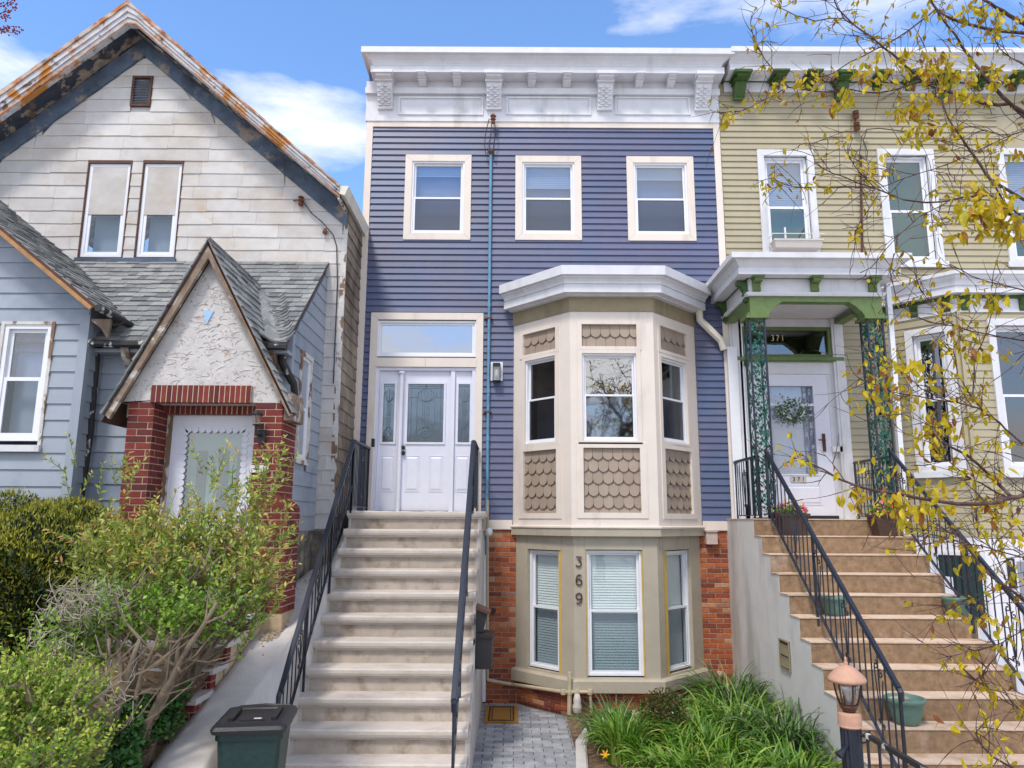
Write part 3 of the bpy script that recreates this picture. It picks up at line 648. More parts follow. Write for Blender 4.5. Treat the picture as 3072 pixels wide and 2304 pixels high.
def pathpipe(pts, r, name, mat, parent, seg=8, sq=False):
    return MB().tube(pts, r, 4 if sq else seg).build(name, mat, parent)
# cream gutter elbow and long white downspout at the right edge
mb = MB(); A = [at(2097, 930, F-.12), at(2100, 960, F-.10), at(2130, 990, F-.08), at(2163, 1022, F-.08), at(2172, 1050, F-.08)]
mb.tube(A, .055, 8); mb.build('gutter_elbow', m_gutc, blue)
x1 = xRo-.02
mb = MB(); mb.box(FB, x1-.05, x1+.09, .05, at(2172, 1045, F).z, .03, .11); mb.box(FB, x1+.12, x1+.20, .05, zB+3.2, .0, .05); mb.build('downspout', m_white2, blue)
# ================================================================ KHAKI HOUSE
def onF(x, y, Y=F): return at(x, y, Y)
yx0 = xRo+.012; yx1 = 9.0
kh = thing('row_house', 'khaki clapboard row house with green bracketed porch and bay at the right', 'house', (6, F+3, 0))
kzT = FB.hit(2600, 281)[1]; kzB = FB.hit(2850, 1606)[1]
kw = [FB.rect(2278, 452, 2448, 775), FB.rect(2643, 450, 2814, 799), FB.rect(3006, 448, 3180, 799)]
kbL = 5.45; kd = .735; kc = kbL+kd; kpath = [(kbL, F), (kc, F-kd), (kc+1.45, F-kd), (kc+1.45+kd, F)]
KF = faces(kpath); fk = facing(F-kd)
kbT = fk.hit(2960, 937)[1]
kl, krr = FB.hit(2195, 1200)[0], FB.hit(2540, 1200)[0]      # door surround
kland = 2.51
kdt = FB.hit(2400, 960)[1]
mb = MB(); kh_holes = kw+[(kl+.12, krr-.12, kland, kdt), (kbL+.1, kc+1.45+kd-.1, .3, kbT-.1)]
holes_wall(mb, FB, yx0, yx1, -.1, kzT+.60, -.10, -.012, kh_holes)
mb.wbox(yx1, yx1+.1, F, F+8, -.1, kzT+.6); mb.wbox(yx0, yx1, F+7.9, F+8, -.1, kzT+.6); mb.build('wall', m_yel, kh)
MB().wbox(yx0, yx1, F+.1, F+8, kzT+.60, kzT+.62).build('roof', m_black, kh)
mb = MB(); mb.wbox(yx0+.01, yx1, F+.12, F+7.8, 2.3, 2.49); mb.wbox(yx0+.01, yx1, F+.12, F+7.8, 5.3, 5.45); mb.wbox(yx0, yx1, F+3.5, F+3.6, 0, kzT+.8); mb.build('interior', m_inter, kh)
siding(FB, kh, m_yel, yx0, 7.6, kzB, kzT, .1016, proud=.022, taper=.002, holes=[(a-.0, b+.0, c-.02, d+.02) for a, b, c, d in kw]+[(kl+.02, krr-.02, 0, kdt-.02), (kbL, kc+1.45+kd, 0, kbT+.1)], cap=260)
# windows upstairs
for i, (a, b, c, d) in enumerate(kw):
    mitre(MB(), FB, a, b, c, d, .10, -.01, .04).build('window_casing', m_white, kh)
    win(FB, kh, a+.10, b-.10, c+.10, d-.10, fw=.035, sw=.04, meet=.47, d=-.03, gu=(m_gl_sky, m_gl_teal, m_gl_sky)[i], gl_=m_gl_teal, blind=(1., .03) if i != 1 else None, curtain=(0, 1, m_curt) if i == 1 else None)  # middle curtain kept pale so the painted teal reflection shows
    if i: MB().box(FB, a-.04, b+.04, c-.03, c+.06, .041, .07).build('window_sill', m_white, kh)
# cornice with green brackets
FC2 = facing(F-.42); kz1 = FC2.hit(2500, 146)[1]; kz0 = FC2.hit(2500, 203)[1]; h = kz1-kz0
MB().sweep([(yx0+.10, F-.012), (yx1, F-.012)], [(-.01, kz0), (.34, kz0), (.34, kz0+.31*h), (.30, kz0+.32*h), (.30, kz0+.38*h), (.32, kz0+.5*h), (.36, kz0+.62*h), (.40, kz0+.68*h), (.40, kz0+.74*h), (.46, kz0+.745*h), (.46, kz1), (-.01, kz1+.02)]).build('cornice', m_white, kh)
zb1 = facing(F-.06).hit(2500, 229)[1]; zb0 = facing(F-.06).hit(2500, 246)[1]
MB().box(FB, yx0+.05, yx1, zb0, kz0, -.01, .06).build('dark_green_band', m_dgreen, kh)
MB().box(FB, yx0+.09, yx1, kzT+.002, zb0, -.01, .035).build('frieze', m_white, kh)
fbk = facing(F-.2)
zl = facing(F-.1).hit(2225, 298)[1]; zs_ = facing(F-.1).hit(2400, 265)[1]
for px in (2222, 2530, 2838): 
    xc = fbk.hit(px, 250)[0]; bracket(xc, .17, kz0+.004, zl, .30, m_dgreen, kh, 'bracket', blocks=False, top=.42, cap=.05)
for px in (2335, 2435, 2643, 2743, 2951, 3051):
    xc = fbk.hit(px, 250)[0]; bracket(xc, .12, kz0+.004, zs_, .30, m_dgreen, kh, 'small_bracket', blocks=False, top=.7, cap=.06)
# insulator rack and conduit
q = FB.hit(2562, 370); mb = MB()
for dz in (.12, .05, -.08, -.15): mb.lathe((q[0], F-.08, q[1]+dz-.02), [(.02, 0), (.05, .02), (.03, .04), (.05, .055)], 8)
mb.tube([(q[0], F-.05, q[1]+.16), (q[0], F-.05, q[1]-.18)], .012, 5); mb.build('insulator', m_copper, kh)
q = FB.hit(2578, 470); q2 = FB.hit(2583, 760); MB().tube([(q[0], F-.04, q[1]), (q2[0], F-.04, q2[1])], .020, 6).build('conduit', m_brown, kh)
mb = MB(); A = lambda x, y, Y=F-.1: at(x, y, Y)
mb.tube([A(2578, 465), A(2585, 410), A(2600, 388), A(2640, 385, F-.6), A(2720, 395, F-1.8)], .008, 5)
mb.tube([A(2578, 468), A(2600, 482), A(2603, 455), A(2590, 420), A(2600, 392)], .007, 5); mb.build('service_wire', m_wire, kh)
# door surround
mb = MB()
zk0 = kland
pil = .17
mb.box(FB, kl, kl+pil, zk0, kdt+.05, -.02, .05); mb.box(FB, krr-pil, krr, zk0, kdt+.05, -.02, .05)
mb.box(FB, kl+.035, kl+pil-.035, zk0+.2, kdt, .05, .062); mb.box(FB, krr-pil+.035, krr-.035, zk0+.2, kdt, .05, .062)
tz0 = FB.hit(2400, 1074)[1]; tz1 = FB.hit(2400, 986)[1]; dz1 = FB.hit(2400, 1122)[1]
mb.box(FB, kl+pil, krr-pil, tz1+.02, kdt+.05, -.06, .02)
mb.box(FB, kl+pil, krr-pil, dz1, tz0-.03, -.06, .0)
ddl, ddr = FB.hit(2295, 1300)[0], FB.hit(2494, 1300)[0]
mb.box(FB, kl+pil, ddl, zk0, dz1, -.06, .0); mb.box(FB, ddr, krr-pil, zk0, dz1, -.06, -.01); mb.build('door_surround', m_white, kh)
mb = ring(MB(), FB, kl+pil, krr-pil, tz0, tz1+.02, .05, -.05, .025); mb.box(FB, kl+.04, krr-.02, tz0-.05, tz0, -.03, .075); mb.box(FB, kl+.06, krr-.04, tz0-.065, tz0-.05, -.03, .055); mb.build('transom_frame', m_green, kh)
MB().box(FB, kl+pil+.05, krr-pil-.05, tz0+.05, tz1-.03, -.03, -.025).build('transom_pane', m_gl_dark, kh)
MB().box(FB, kl+pil+.02, krr-pil-.02, tz0+.02, tz1, -.16, -.15).build('transom_backing', m_dark, kh)
od = MB(); gz0 = FB.hit(2400, 1422)[1]; gz1 = FB.hit(2400, 1158)[1]; gl0, gl1 = ddl+.10, FB.hit(2447, 1300)[0]
pz0_, pz1_ = FB.hit(2430, 1515)[1], FB.hit(2430, 1455)[1]
dro = holes_wall(MB(), FB, ddl+.005, ddr-.005, zk0+.05, dz1-.005, -.05, -.005, [(gl0, gl1, gz0, gz1)]).build('storm_door', m_doorw, kh)
mb = MB(); gm = FB.hit(2400, 1214)[1]; mb.box(FB, gl0, gl1, gm-.02, gm+.02, -.04, -.0); raised(mb, FB, gl0, gl1+.03, pz0_, pz1_, -.005); ring(mb, FB, gl0-.02, gl1+.02, gz0-.02, gz1+.02, .02, -.005, .006); mb.build('door_trim', m_doorw, dro)
MB().box(FB, gl0, gl1, gz0, gz1, -.035, -.03).build('pane', m_gl_storm, dro)
mb = MB(); mb.box(FB, gl0-.05, gl1+.05, gz0-.05, gz1+.05, -.16, -.12)
for k in range(2):
    for j_ in range(2): raised(mb, FB, gl0+.02+k*(gl1-gl0)/2, gl0+(k+1)*(gl1-gl0)/2-.02, gz0+.05+j_*.75, gz0+.70+j_*.75, -.12)
mb.build('inner_door', m_doorw, dro)
MB().box(FB, ddl+.005, ddr+.02, zk0, zk0+.05, -.05, .01).build('threshold', m_black, kh)
q = FB.hit(2472, 1328); mb = MB(); mb.box(FB, q[0]-.022, q[0]+.022, q[1]-.13, q[1]+.13, -.005, .01); mb.tube([(q[0], F-.01, q[1]+.03), (q[0], F-.06, q[1]+.03), (q[0]-.10, F-.06, q[1]+.035)], .010, 6); mb.build('door_handle', m_brown, dro)
q = FB.rect(2494, 1340, 2528, 1356); MB().box(FB, q[0], q[1], q[2], q[3], -.01, .05).build('letter_slot', m_white, kh)
q = FB.hit(2233, 1090); MB().lathe((q[0], F-.09, q[1]-.03), [(.02, -.04), (.035, 0), (.02, .05)], 10).build('bell_camera', m_black, kh)
def text(s_, size, loc, mat, name, parent, sx=1., ex=.003, rotz=0., space=1.):
    cu = bpy.data.curves.new(name, 'FONT'); cu.body = s_; cu.size = size; cu.extrude = ex; cu.align_x = 'CENTER'; cu.align_y = 'CENTER'; cu.space_character = space; cu.resolution_u = 3
    t_ = bpy.data.objects.new('tmp', cu); me = bpy.data.meshes.new_from_object(t_); bpy.data.objects.remove(t_)
    me.materials.clear(); me.materials.append(mat); o = bpy.data.objects.new(name, me); COL.objects.link(o)
    pw = WL[parent.name] if parent else V((0, 0, 0)); o.parent = parent
    o.matrix_local = Matrix.Translation(V(loc)-pw) @ Matrix.Rotation(rotz, 4, 'Z') @ Matrix.Rotation(math.pi/2, 4, 'X') @ Matrix.Diagonal((sx, 1, 1, 1)); return o
m_gold = M('gold_numeral', (.75, .62, .35), .4, bump=0)
q = FB.hit(2333, 1015); text('371', .13, (q[0], F-.0, q[1]), m_gold, 'house_number', kh, .75, .003, 0, 1.5)
q = FB.rect(2372, 1430, 2418, 1446); pl = MB().box(FB, q[0], q[1], q[2], q[3], -.004, .012).build('number_plate', m_concrete, kh)
text('371', .085, ((q[0]+q[1])/2, F-.014, (q[2]+q[3])/2), m_black, 'numerals', pl, 1.0, .002, 0, 1.6)
# wreath on the storm door
q = FB.hit(2372, 1235); wr = thing('wreath', 'small round wreath of white flowers hanging on the white storm door', 'wreath', (q[0], F-.03, q[1]))
m_wl = M('wreath_leaf', (.04, .10, .03), .7, ramp=[(0, (.02, .06, .02)), (.7, (.06, .13, .04)), (1, (.12, .18, .08))], bump=0)
m_wf = M('wreath_flower', (.75, .72, .62), .7, bump=0)
a_ = MB(); b_ = MB()
for k in range(420):
    an = random.uniform(0, 2*math.pi); r = random.gauss(.13, .04); 
    if math.sin(an) > .4 and random.random() < .5: continue
    c = V((q[0]+r*math.cos(an)*1.25, F-.03-random.uniform(0, .07), q[1]+r*math.sin(an))); e = V((random.uniform(-1, 1), random.uniform(-.3, .3), random.uniform(-1, 1))).normalized()*.035; f_ = V((-e.z, 0.01, e.x))*.35
    a_.add([c, c+e*.5+f_, c+e, c+e*.5-f_], [(0, 1, 2, 3)])
for k in range(14):
    an = random.uniform(math.pi*.9, 2.2*math.pi); r = .13; c = (q[0]+r*1.2*math.cos(an), F-.11, q[1]+r*math.sin(an)); b_.lathe(c, [(.005, 0), (.018, .008), (.012, .02)], 7)
a_.build('greenery', m_wl, wr, kind='stuff'); b_.build('flowers', m_wf, wr, kind='stuff')
# canopy
Yb = 9.5; fbm = facing(Yb)
cxl, cxr = fbm.hit(2246, 850)[0], fbm.hit(2640, 850)[0]
cpth = [(cxl, F-.0), (cxl, Yb), (cxr, Yb), (cxr, F-.0)]
fcc = facing(Yb-.27); cz1_ = fcc.hit(2450, 759)[1]; cz0_ = fcc.hit(2450, 817)[1]; h = cz1_-cz0_
MB().sweep(cpth, [(-.1, cz0_), (.19, cz0_), (.19, cz0_+.31*h), (.17, cz0_+.32*h), (.17, cz0_+.38*h), (.19, cz0_+.48*h), (.215, cz0_+.6*h), (.235, cz0_+.66*h), (.235, cz0_+.72*h), (.30, cz0_+.725*h), (.30, cz1_), (-.1, cz1_)]).build('porch_cornice', m_white, kh)
MB().wbox(cxl, cxr, Yb, F-.02, cz0_+.02, cz1_-.004).build('porch_roof', m_white, kh)
kf0 = fbm.hit(2450, 880)[1]; kf1 = fbm.hit(2450, 836)[1]; kb0 = fbm.hit(2450, 905)[1]; kcap = fbm.hit(2450, 945)[1]
MB().sweep(cpth, pr(-.1, .0, kf0, cz0_)).build('porch_frieze', m_white, kh)
MB().sweep(cpth, pr(-.1, .03, kf1-.0, cz0_-.002)).build('porch_green_band', m_dgreen, kh)
MB().sweep(cpth, [(-.1, kf0-.045), (.03, kf0-.045), (.05, kf0-.01), (.05, kf0), (-.1, kf0)]).build('porch_moulding', m_white, kh)
mb = MB().sweep(cpth, pr(-.14, .0, kb0, kf0-.047))
for sx, xe in ((1, cxl), (-1, cxr)):   # knee brackets of the beam
    ptz = [(0, kcap), (.24*sx, kcap), (.28*sx, kcap+.06), (.36*sx, kb0-.05), (.44*sx, kb0-.0), (0, kb0)]
    mb.prism([V((xe+a, Yb+.001, z)) for a, z in ptz], (0, .138, 0))
    pty = [(0, kcap), (.24, kcap), (.28, kcap+.06), (.36, kb0-.05), (.44, kb0), (0, kb0)]
    mb.prism([V((xe+(.001 if sx > 0 else -.139), Yb+.139+a, z)) for a, z in pty], (.138, 0, 0))
mb.build('porch_beam', m_green, kh)
MB().wbox(cxl+.1, cxr-.1, Yb+.1, F-.02, kb0+.10, kb0+.13).build('porch_ceiling', m_white, kh)
def corbel(xc, yf, zt, zb, mat, parent, rot=0):
    pf = [(0, zb), (.03, zb), (.05, zb+.03), (.035, zb+.07), (.06, zb+.10), (.05, zb+.14), (.09, zt-.06), (.13, zt-.04), (.14, zt), (0, zt)]
    q = MB()
    if rot == 0: q.prism([V((xc-.05, yf-a, z)) for a, z in pf], (.10, 0, 0))
    else: q.prism([V((yf-a, xc-.05, z)) for a, z in pf], (0, .10, 0))
    o = q.build('corbel', mat, parent)
    if rot == 0: MB().wbox(xc-.075, xc+.075, yf-.165, yf-.03, zt-.001, zt+.02).build('corbel_cap', mat, o)
    return o
for px in (2267, 2441, 2614): corbel(fbm.hit(px, 850)[0], Yb-.0, cz0_-.022, kf0+.012, m_green, kh)
for yy in (Yb+.1, F-.12): corbel(yy, cxl, cz0_-.022, kf0-.1, m_dgreen, kh, 1)
# ironwork posts
def iron_post(x0, y0, s_, z0, z1, label):
    t = thing('porch_post', label, 'porch post', (x0+s_/2, y0+s_/2, z0), 'ironwork posts of the porch')
    for sx in (0, s_):
        for sy in (0, s_): MB().wbox(x0+sx-.011, x0+sx+.011, y0+sy-.011, y0+sy+.011, z0, z1).build('corner_bar', m_iron, t)
    mb = MB(); mb.wbox(x0-.02, x0+s_+.02, y0-.02, y0+s_+.02, z0, z0+.015); mb.build('base_plate', m_iron, t)
    for (o_, u_) in (((x0, y0), (1, 0)), ((x0, y0+s_), (1, 0)), ((x0, y0), (0, 1)), ((x0+s_, y0), (0, 1))):
        mb = MB(); lf = MB(); z = z0+.05; k = 0
        P = lambda a, z_: (o_[0]+u_[0]*a, o_[1]+u_[1]*a, z_)
        vine = []; n = int((z1-z0-.1)/.02)
        for i in range(n+1):
            zz = z0+.05+i*.02; vine.append(P(s_/2+s_*.30*math.sin((zz-z0)/.16*math.pi), zz))
        mb.tube(vine, .0055, 4, False)
        while z < z1-.16:
            sg = 1 if k % 2 else -1; c = (s_/2-sg*s_*.14, z+.08)
            sp = [P(c[0]+sg*(.062*(1-q/13))*math.cos(q*.62+2.2)*1, c[1]+(.062*(1-q/13))*math.sin(q*.62+2.2)) for q in range(12)]
            mb.tube(sp, .0045, 4, False)
            for q in range(10):
                a = c[0]+random.uniform(-.08, .08); b = z+random.uniform(0, .16); an = random.uniform(0, 6.28); e = .027
                if .01 < a < s_-.01:
                    pp = [(a+e*math.cos(an+j*1.2566+dd)*rr, b+e*math.sin(an+j*1.2566+dd)*rr) for j in range(5) for dd, rr in ((0, 1), (.6283, .45))]
                    lf.add([V(P(x, y))+V((u_[1]*-.004, u_[0]*-.004, 0)) for x, y in pp], [tuple(range(10))])
            z += .16; k += 1
        g = mb.build('scroll_panel', m_ironteal, t); lf.build('ivy_leaves', m_ironleaf, g, kind='stuff')
    return t
m_ironteal = M('teal_iron', (.012, .06, .045), .35, var=.3, bump=0); m_ironleaf = M('painted_iron_leaf', (.015, .13, .09), .35, var=.4, vsc=30, bump=0)
px0 = facing(9.55).hit(2262, 1200)[0]-.005
iron_post(px0, 9.55, .20, kland, kcap-.04, 'green scrolled ironwork post left of the white storm door')
px1 = facing(9.55).hit(2622, 1200)[0]
iron_post(px1, 9.55, .20, kland, kcap-.04, 'green scrolled ironwork post beside the white downspout')
mb = MB()
for x in (px0, px1): mb.wbox(x-.05, x+.25, 9.50, 9.80, kcap-.04, kcap); mb.wbox(x-.025, x+.225, 9.52, 9.78, kcap-.0, kcap+.04)
mb.build('post_caps', m_green, kh)
# downspout right of the porch
mb = MB(); xa = fbm.hit(2663, 900)[0]+.10; p1 = at(2660, 830, Yb+.2); p2 = at(2718, 1580, Yb+.35)
mb.tube([(p1.x, p1.y, p1.z+.1), (p2.x-.0, p2.y, p2.z)], .045, 4); mb.build('downspout', m_white2, kh)
# right bay
ksp = [dict(trim=(2733, 978, 2905, 1422)), dict(trim=(2983, 958, 3175, 1422)), None]
for i, (fr, ln_) in enumerate(KF):
    if ksp[i]:
        T = fr.rect(*ksp[i]['trim']); T = (max(T[0], .06), min(T[1], ln_-.06), T[2], T[3])
        siding(fr, kh, m_yel, .05, ln_-.05, kzB+.0, kbT, .1016, holes=[T], cap=60)
        holes_wall(MB(), fr, 0, ln_, kzB-.05, kbT+.05, -.1, -.004, [(T[0]+.02, T[1]-.02, T[2]+.02, T[3]-.02)]).build('bay_wall', m_yel, kh)
        mitre(MB(), fr, T[0], T[1], T[2], T[3], .095, -.01, .04).build('window_casing', m_white, kh)
        MB().box(fr, T[0]-.03, T[1]+.03, T[2]-.05, T[2]+.03, .041, .075).build('window_sill', m_white, kh)
        win(fr, kh, T[0]+.095, T[1]-.095, T[2]+.095, T[3]-.095, fw=.035, sw=.035, meet=.5, d=-.03, gu=m_gl_tran if i == 0 else m_gl_dark, gl_=m_gl_dark)
    else: holes_wall(MB(), fr, 0, ln_, kzB, kbT, -.1, -.004, []).build('bay_wall', m_yel, kh)
    for q in ((.004, .045), (ln_-.045, ln_-.004)): MB().box(fr, q[0], q[1], kzB, kbT, -.01, .022).build('corner_strip', m_yel, kh)
fk2 = facing(F-kd-.22); q0 = fk2.hit(2930, 872)[1]; q1 = fk2.hit(2930, 812)[1]; h = q1-q0
MB().sweep(kpath, [(-.02, q0), (.15, q0), (.15, q0+.33*h), (.17, q0+.36*h), (.18, q0+.55*h), (.21, q0+.68*h), (.22, q0+.78*h), (.25, q0+.83*h), (.25, q1), (-.02, q1+.05)]).build('bay_cornice', m_white, kh)
MB().prism([(x, y, q1-.02) for x, y in kpath], (0, 0, .05)).build('bay_roof', m_white, kh)
MB().sweep(kpath, pr(-.02, .02, kbT, q0)).build('bay_frieze', m_white, kh)
MB().sweep(kpath, pr(-.02, .035, q0-.05, q0-.001)).build('bay_green_band', m_dgreen, kh)
for (fr, ln_) in KF[:2]:
    for t_ in (.08, .36, .64, .92) if ln_ > 1.2 else (.1, .5, .9):
        c = fr.p(ln_*t_, 0, 0); pf = [(0, kbT+.02), (.03, kbT+.02), (.05, kbT+.06), (.04, kbT+.10), (.10, q0-.06), (.12, q0-.052), (0, q0-.052)]
        MB().prism([fr.p(ln_*t_-.05, z, a) for a, z in pf], fr.u*.10).build('corbel', m_dgreen, kh)
# basement of the khaki house
bz = MB()
bz.box(FB, yx0+.3, kbL, -.1, kzB-.02, -.01, .0)
for fr, ln_ in KF: bz.box(fr, 0, ln_, -.1, kzB-.001, -.1, .0)
bz.build('basement_wall', m_wstucco, kh)
fr, ln_ = KF[0]; g = fr.rect(2828, 1668, 2955, 1925); mb = ring(MB(), fr, g[0]-.05, g[1]+.05, g[2]-.3, g[3]+.06, .05, .0, .03); mb.build('gate_frame', m_wstucco, kh)
gt = MB().box(fr, g[0], g[1], g[2]-.3, g[3], .001, .012).build('gate', m_black, kh)
mb = []
x = g[0]+.02
while x < g[1]-.05: mb.append((fr, x, x+.055, g[2]-.28, g[3]-.03, .012, .03)); x += .085
m_gate = M('dark_green_board', (.012, .045, .04), .5, var=.2, bump=.1); pieces('gate_board', mb, m_gate, gt)
fr, ln_ = KF[1]; g = fr.rect(3022, 1675, 3046, 1765); pl = MB().box(fr, g[0], g[1], g[2], g[3], .0, .015).build('number_plate', m_black, kh)
c_ = fr.p((g[0]+g[1])/2, g[3]-.07, .018); text('3', .11, c_, m_white, 'numerals', pl)
g = fr.rect(3062, 1685, 3200, 1900); MB().box(fr, g[0], g[1], g[2], g[3], .001, .01).build('basement_window', m_gl_tran, kh)
# window box
g = FB.rect(2310, 737, 2452, 756); mb = MB(); bx0 = thing('window_box', 'empty pale plastic window box on the sill above the porch roof', 'planter', ((g[0]+g[1])/2, F-.12, g[2]))
mb.hexa([FB.p(g[0]+.02, g[2], .05), FB.p(g[1]-.02, g[2], .05), FB.p(g[1], g[3], .04), FB.p(g[0], g[3], .04), FB.p(g[0]+.02, g[2], .19), FB.p(g[1]-.02, g[2], .19), FB.p(g[1], g[3], .22), FB.p(g[0], g[3], .22)]); mb.box(FB, g[0]-.01, g[1]+.01, g[3]+.001, g[3]+.025, .03, .23)
mb.build('trough', M('pale_plastic', (.55, .50, .46), .5, var=.05), bx0)
mb = MB(); zr = g[3]+.10
for x in (g[0]-.02, g[1]+.0): mb.tube([(x, F-.03, zr), (x, F-.24, zr)], .006, 5)
mb.tube([(g[0]-.04, F-.24, zr), (g[1]+.02, F-.24, zr)], .007, 5)
for t_ in (.22, .72): x = g[0]+(g[1]-g[0])*t_; mb.box(FB, x-.012, x+.012, g[3]+.026, g[3]+.2, .22, .235)
mb.build('bracket_rail', m_white, bx0)
# ================================================================ STOOP of the khaki house
ys = thing('stoop', 'brown concrete stoop with tan treads and pale stucco side wall', 'stoop', (4, 8, 0))
sxl, sxr = 3.16, 4.93; hN, tN = .2067, .267
prof = [(F, -.1), (F, kland)]
for n in range(0, 12):
    zt_ = kland-hN*n; y1_ = 9.5-tN*n; yb_ = F-.001 if n == 0 else 9.5-tN*(n-1)-.001
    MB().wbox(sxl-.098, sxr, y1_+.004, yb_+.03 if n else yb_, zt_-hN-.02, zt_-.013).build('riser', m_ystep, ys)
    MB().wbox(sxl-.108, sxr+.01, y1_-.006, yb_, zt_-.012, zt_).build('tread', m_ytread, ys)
    prof += [(y1_, zt_), (y1_, zt_-hN)]
prof += [(9.5-tN*11, -.1)]
MB().prism([V((sxl-.10, y+.006, z-.014 if z > 0 else z)) for y, z in prof], (.0018, 0, 0)).build('side_wall', m_stucco, ys)
MB().prism([V((sxr+.011, y, z-.03 if z > 0 else z)) for y, z in prof], (.10, 0, 0)).build('side_wall', m_wstucco, ys)
fsw = Fr((sxl-.10, 0, 0), (0, -1, 0), (0, 0, 1), (-1, 0, 0))
g0 = fsw.hit(2357, 1965); g = (g0[0]-.15, g0[0]+.15, g0[1]-.16, g0[1]+.16)
vt = MB().box(fsw, *g, 0, .006).build('vent', m_black, ys)
mb = ring(MB(), fsw, *g, .015, .006, .02)
for k in range(6):
    for j_ in range(2): x = g[0]+.03+k*.043; ring(mb, fsw, x, x+.035, g[2]+.03+j_*.13, g[2]+.14+j_*.13, .006, .006, .018)
mb.build('grille', m_olive, vt)
# ================================================================ STOOP of the blue house
bs = thing('stoop', 'steep pale stone stoop with worn rounded treads climbing to the white door', 'stoop', (-1.2, 8, 0))
bsl, bsr = -2.09, -.40; hB, tB = .23, .238; Y0 = 9.65
def worn(mb, x0, x1, yf, yb_, z0, z1, nos):
    """slab with uneven bullnose front"""
    nseg = 26; prf = []
    for i in range(nseg+1):
        x = x0+(x1-x0)*i/nseg; e = random.uniform(-.004, .004)
        dz = random.uniform(-.003, .003)-.006*math.sin(math.pi*i/nseg)
        prf.append([(x, yb_, z0), (x, yf+.01+e, z0), (x, yf-nos*.0+e, z0+(z1-z0)*.35), (x, yf+e, z0+(z1-z0)*.75), (x, yf+.018+e, z1+dz), (x, yb_, z1)])
    m_ = 6; vs_ = [p for r in prf for p in r]
    return mb.add(vs_, [(i*m_+k, i*m_+(k+1) % m_, (i+1)*m_+(k+1) % m_, (i+1)*m_+k) for i in range(nseg) for k in range(m_)]+[tuple(range(m_-1, -1, -1)), tuple(nseg*m_+k for k in range(m_))])
pr2 = [(F, -.1), (F, zLand-.01)]
for n in range(0, 12):
    zt_ = zLand-hB*n; yf = Y0-tB*n; yb_ = F-.002 if n == 0 else Y0-tB*(n-1)+.04
    e0, e1 = (bsl-.02, -.335) if n == 0 else (bsl, bsr+.0)
    worn(MB(), e0, e1, yf-.02, yb_, zt_-.075, zt_, .03).build('tread', m_stone, bs)
    MB().wbox(e0+.015, e1-.015, yf+.035, yf+.15 if n else yb_, zt_-hB-.02, zt_-.074).build('riser', m_riser, bs)
    MB().wbox(e0+.01, e1-.01, yf+.016, yf+.036, zt_-.10, zt_-.074).build('nosing_mould', m_stone, bs)
    pr2 += [(yf+.03, zt_-.05), (yf+.03, zt_-hB-.05)]
pr2 += [(Y0-tB*11, -.1)]
MB().prism([V((bsr-.03, y, z)) for y, z in pr2], (.05, 0, 0)).build('side_wall', m_concrete, bs)
MB().prism([V((bsl+.0, y, z)) for y, z in pr2], (.03, 0, 0)).build('side_wall', m_concrete, bs)
# little white jamb and tan pipe behind the stoop
xj = FB.hit(1456, 1700)[0]; MB().box(FB, xj-.03, xj+.025, .05, zB-.2, .001, .05).build('basement_door_jamb', m_white2, blue)
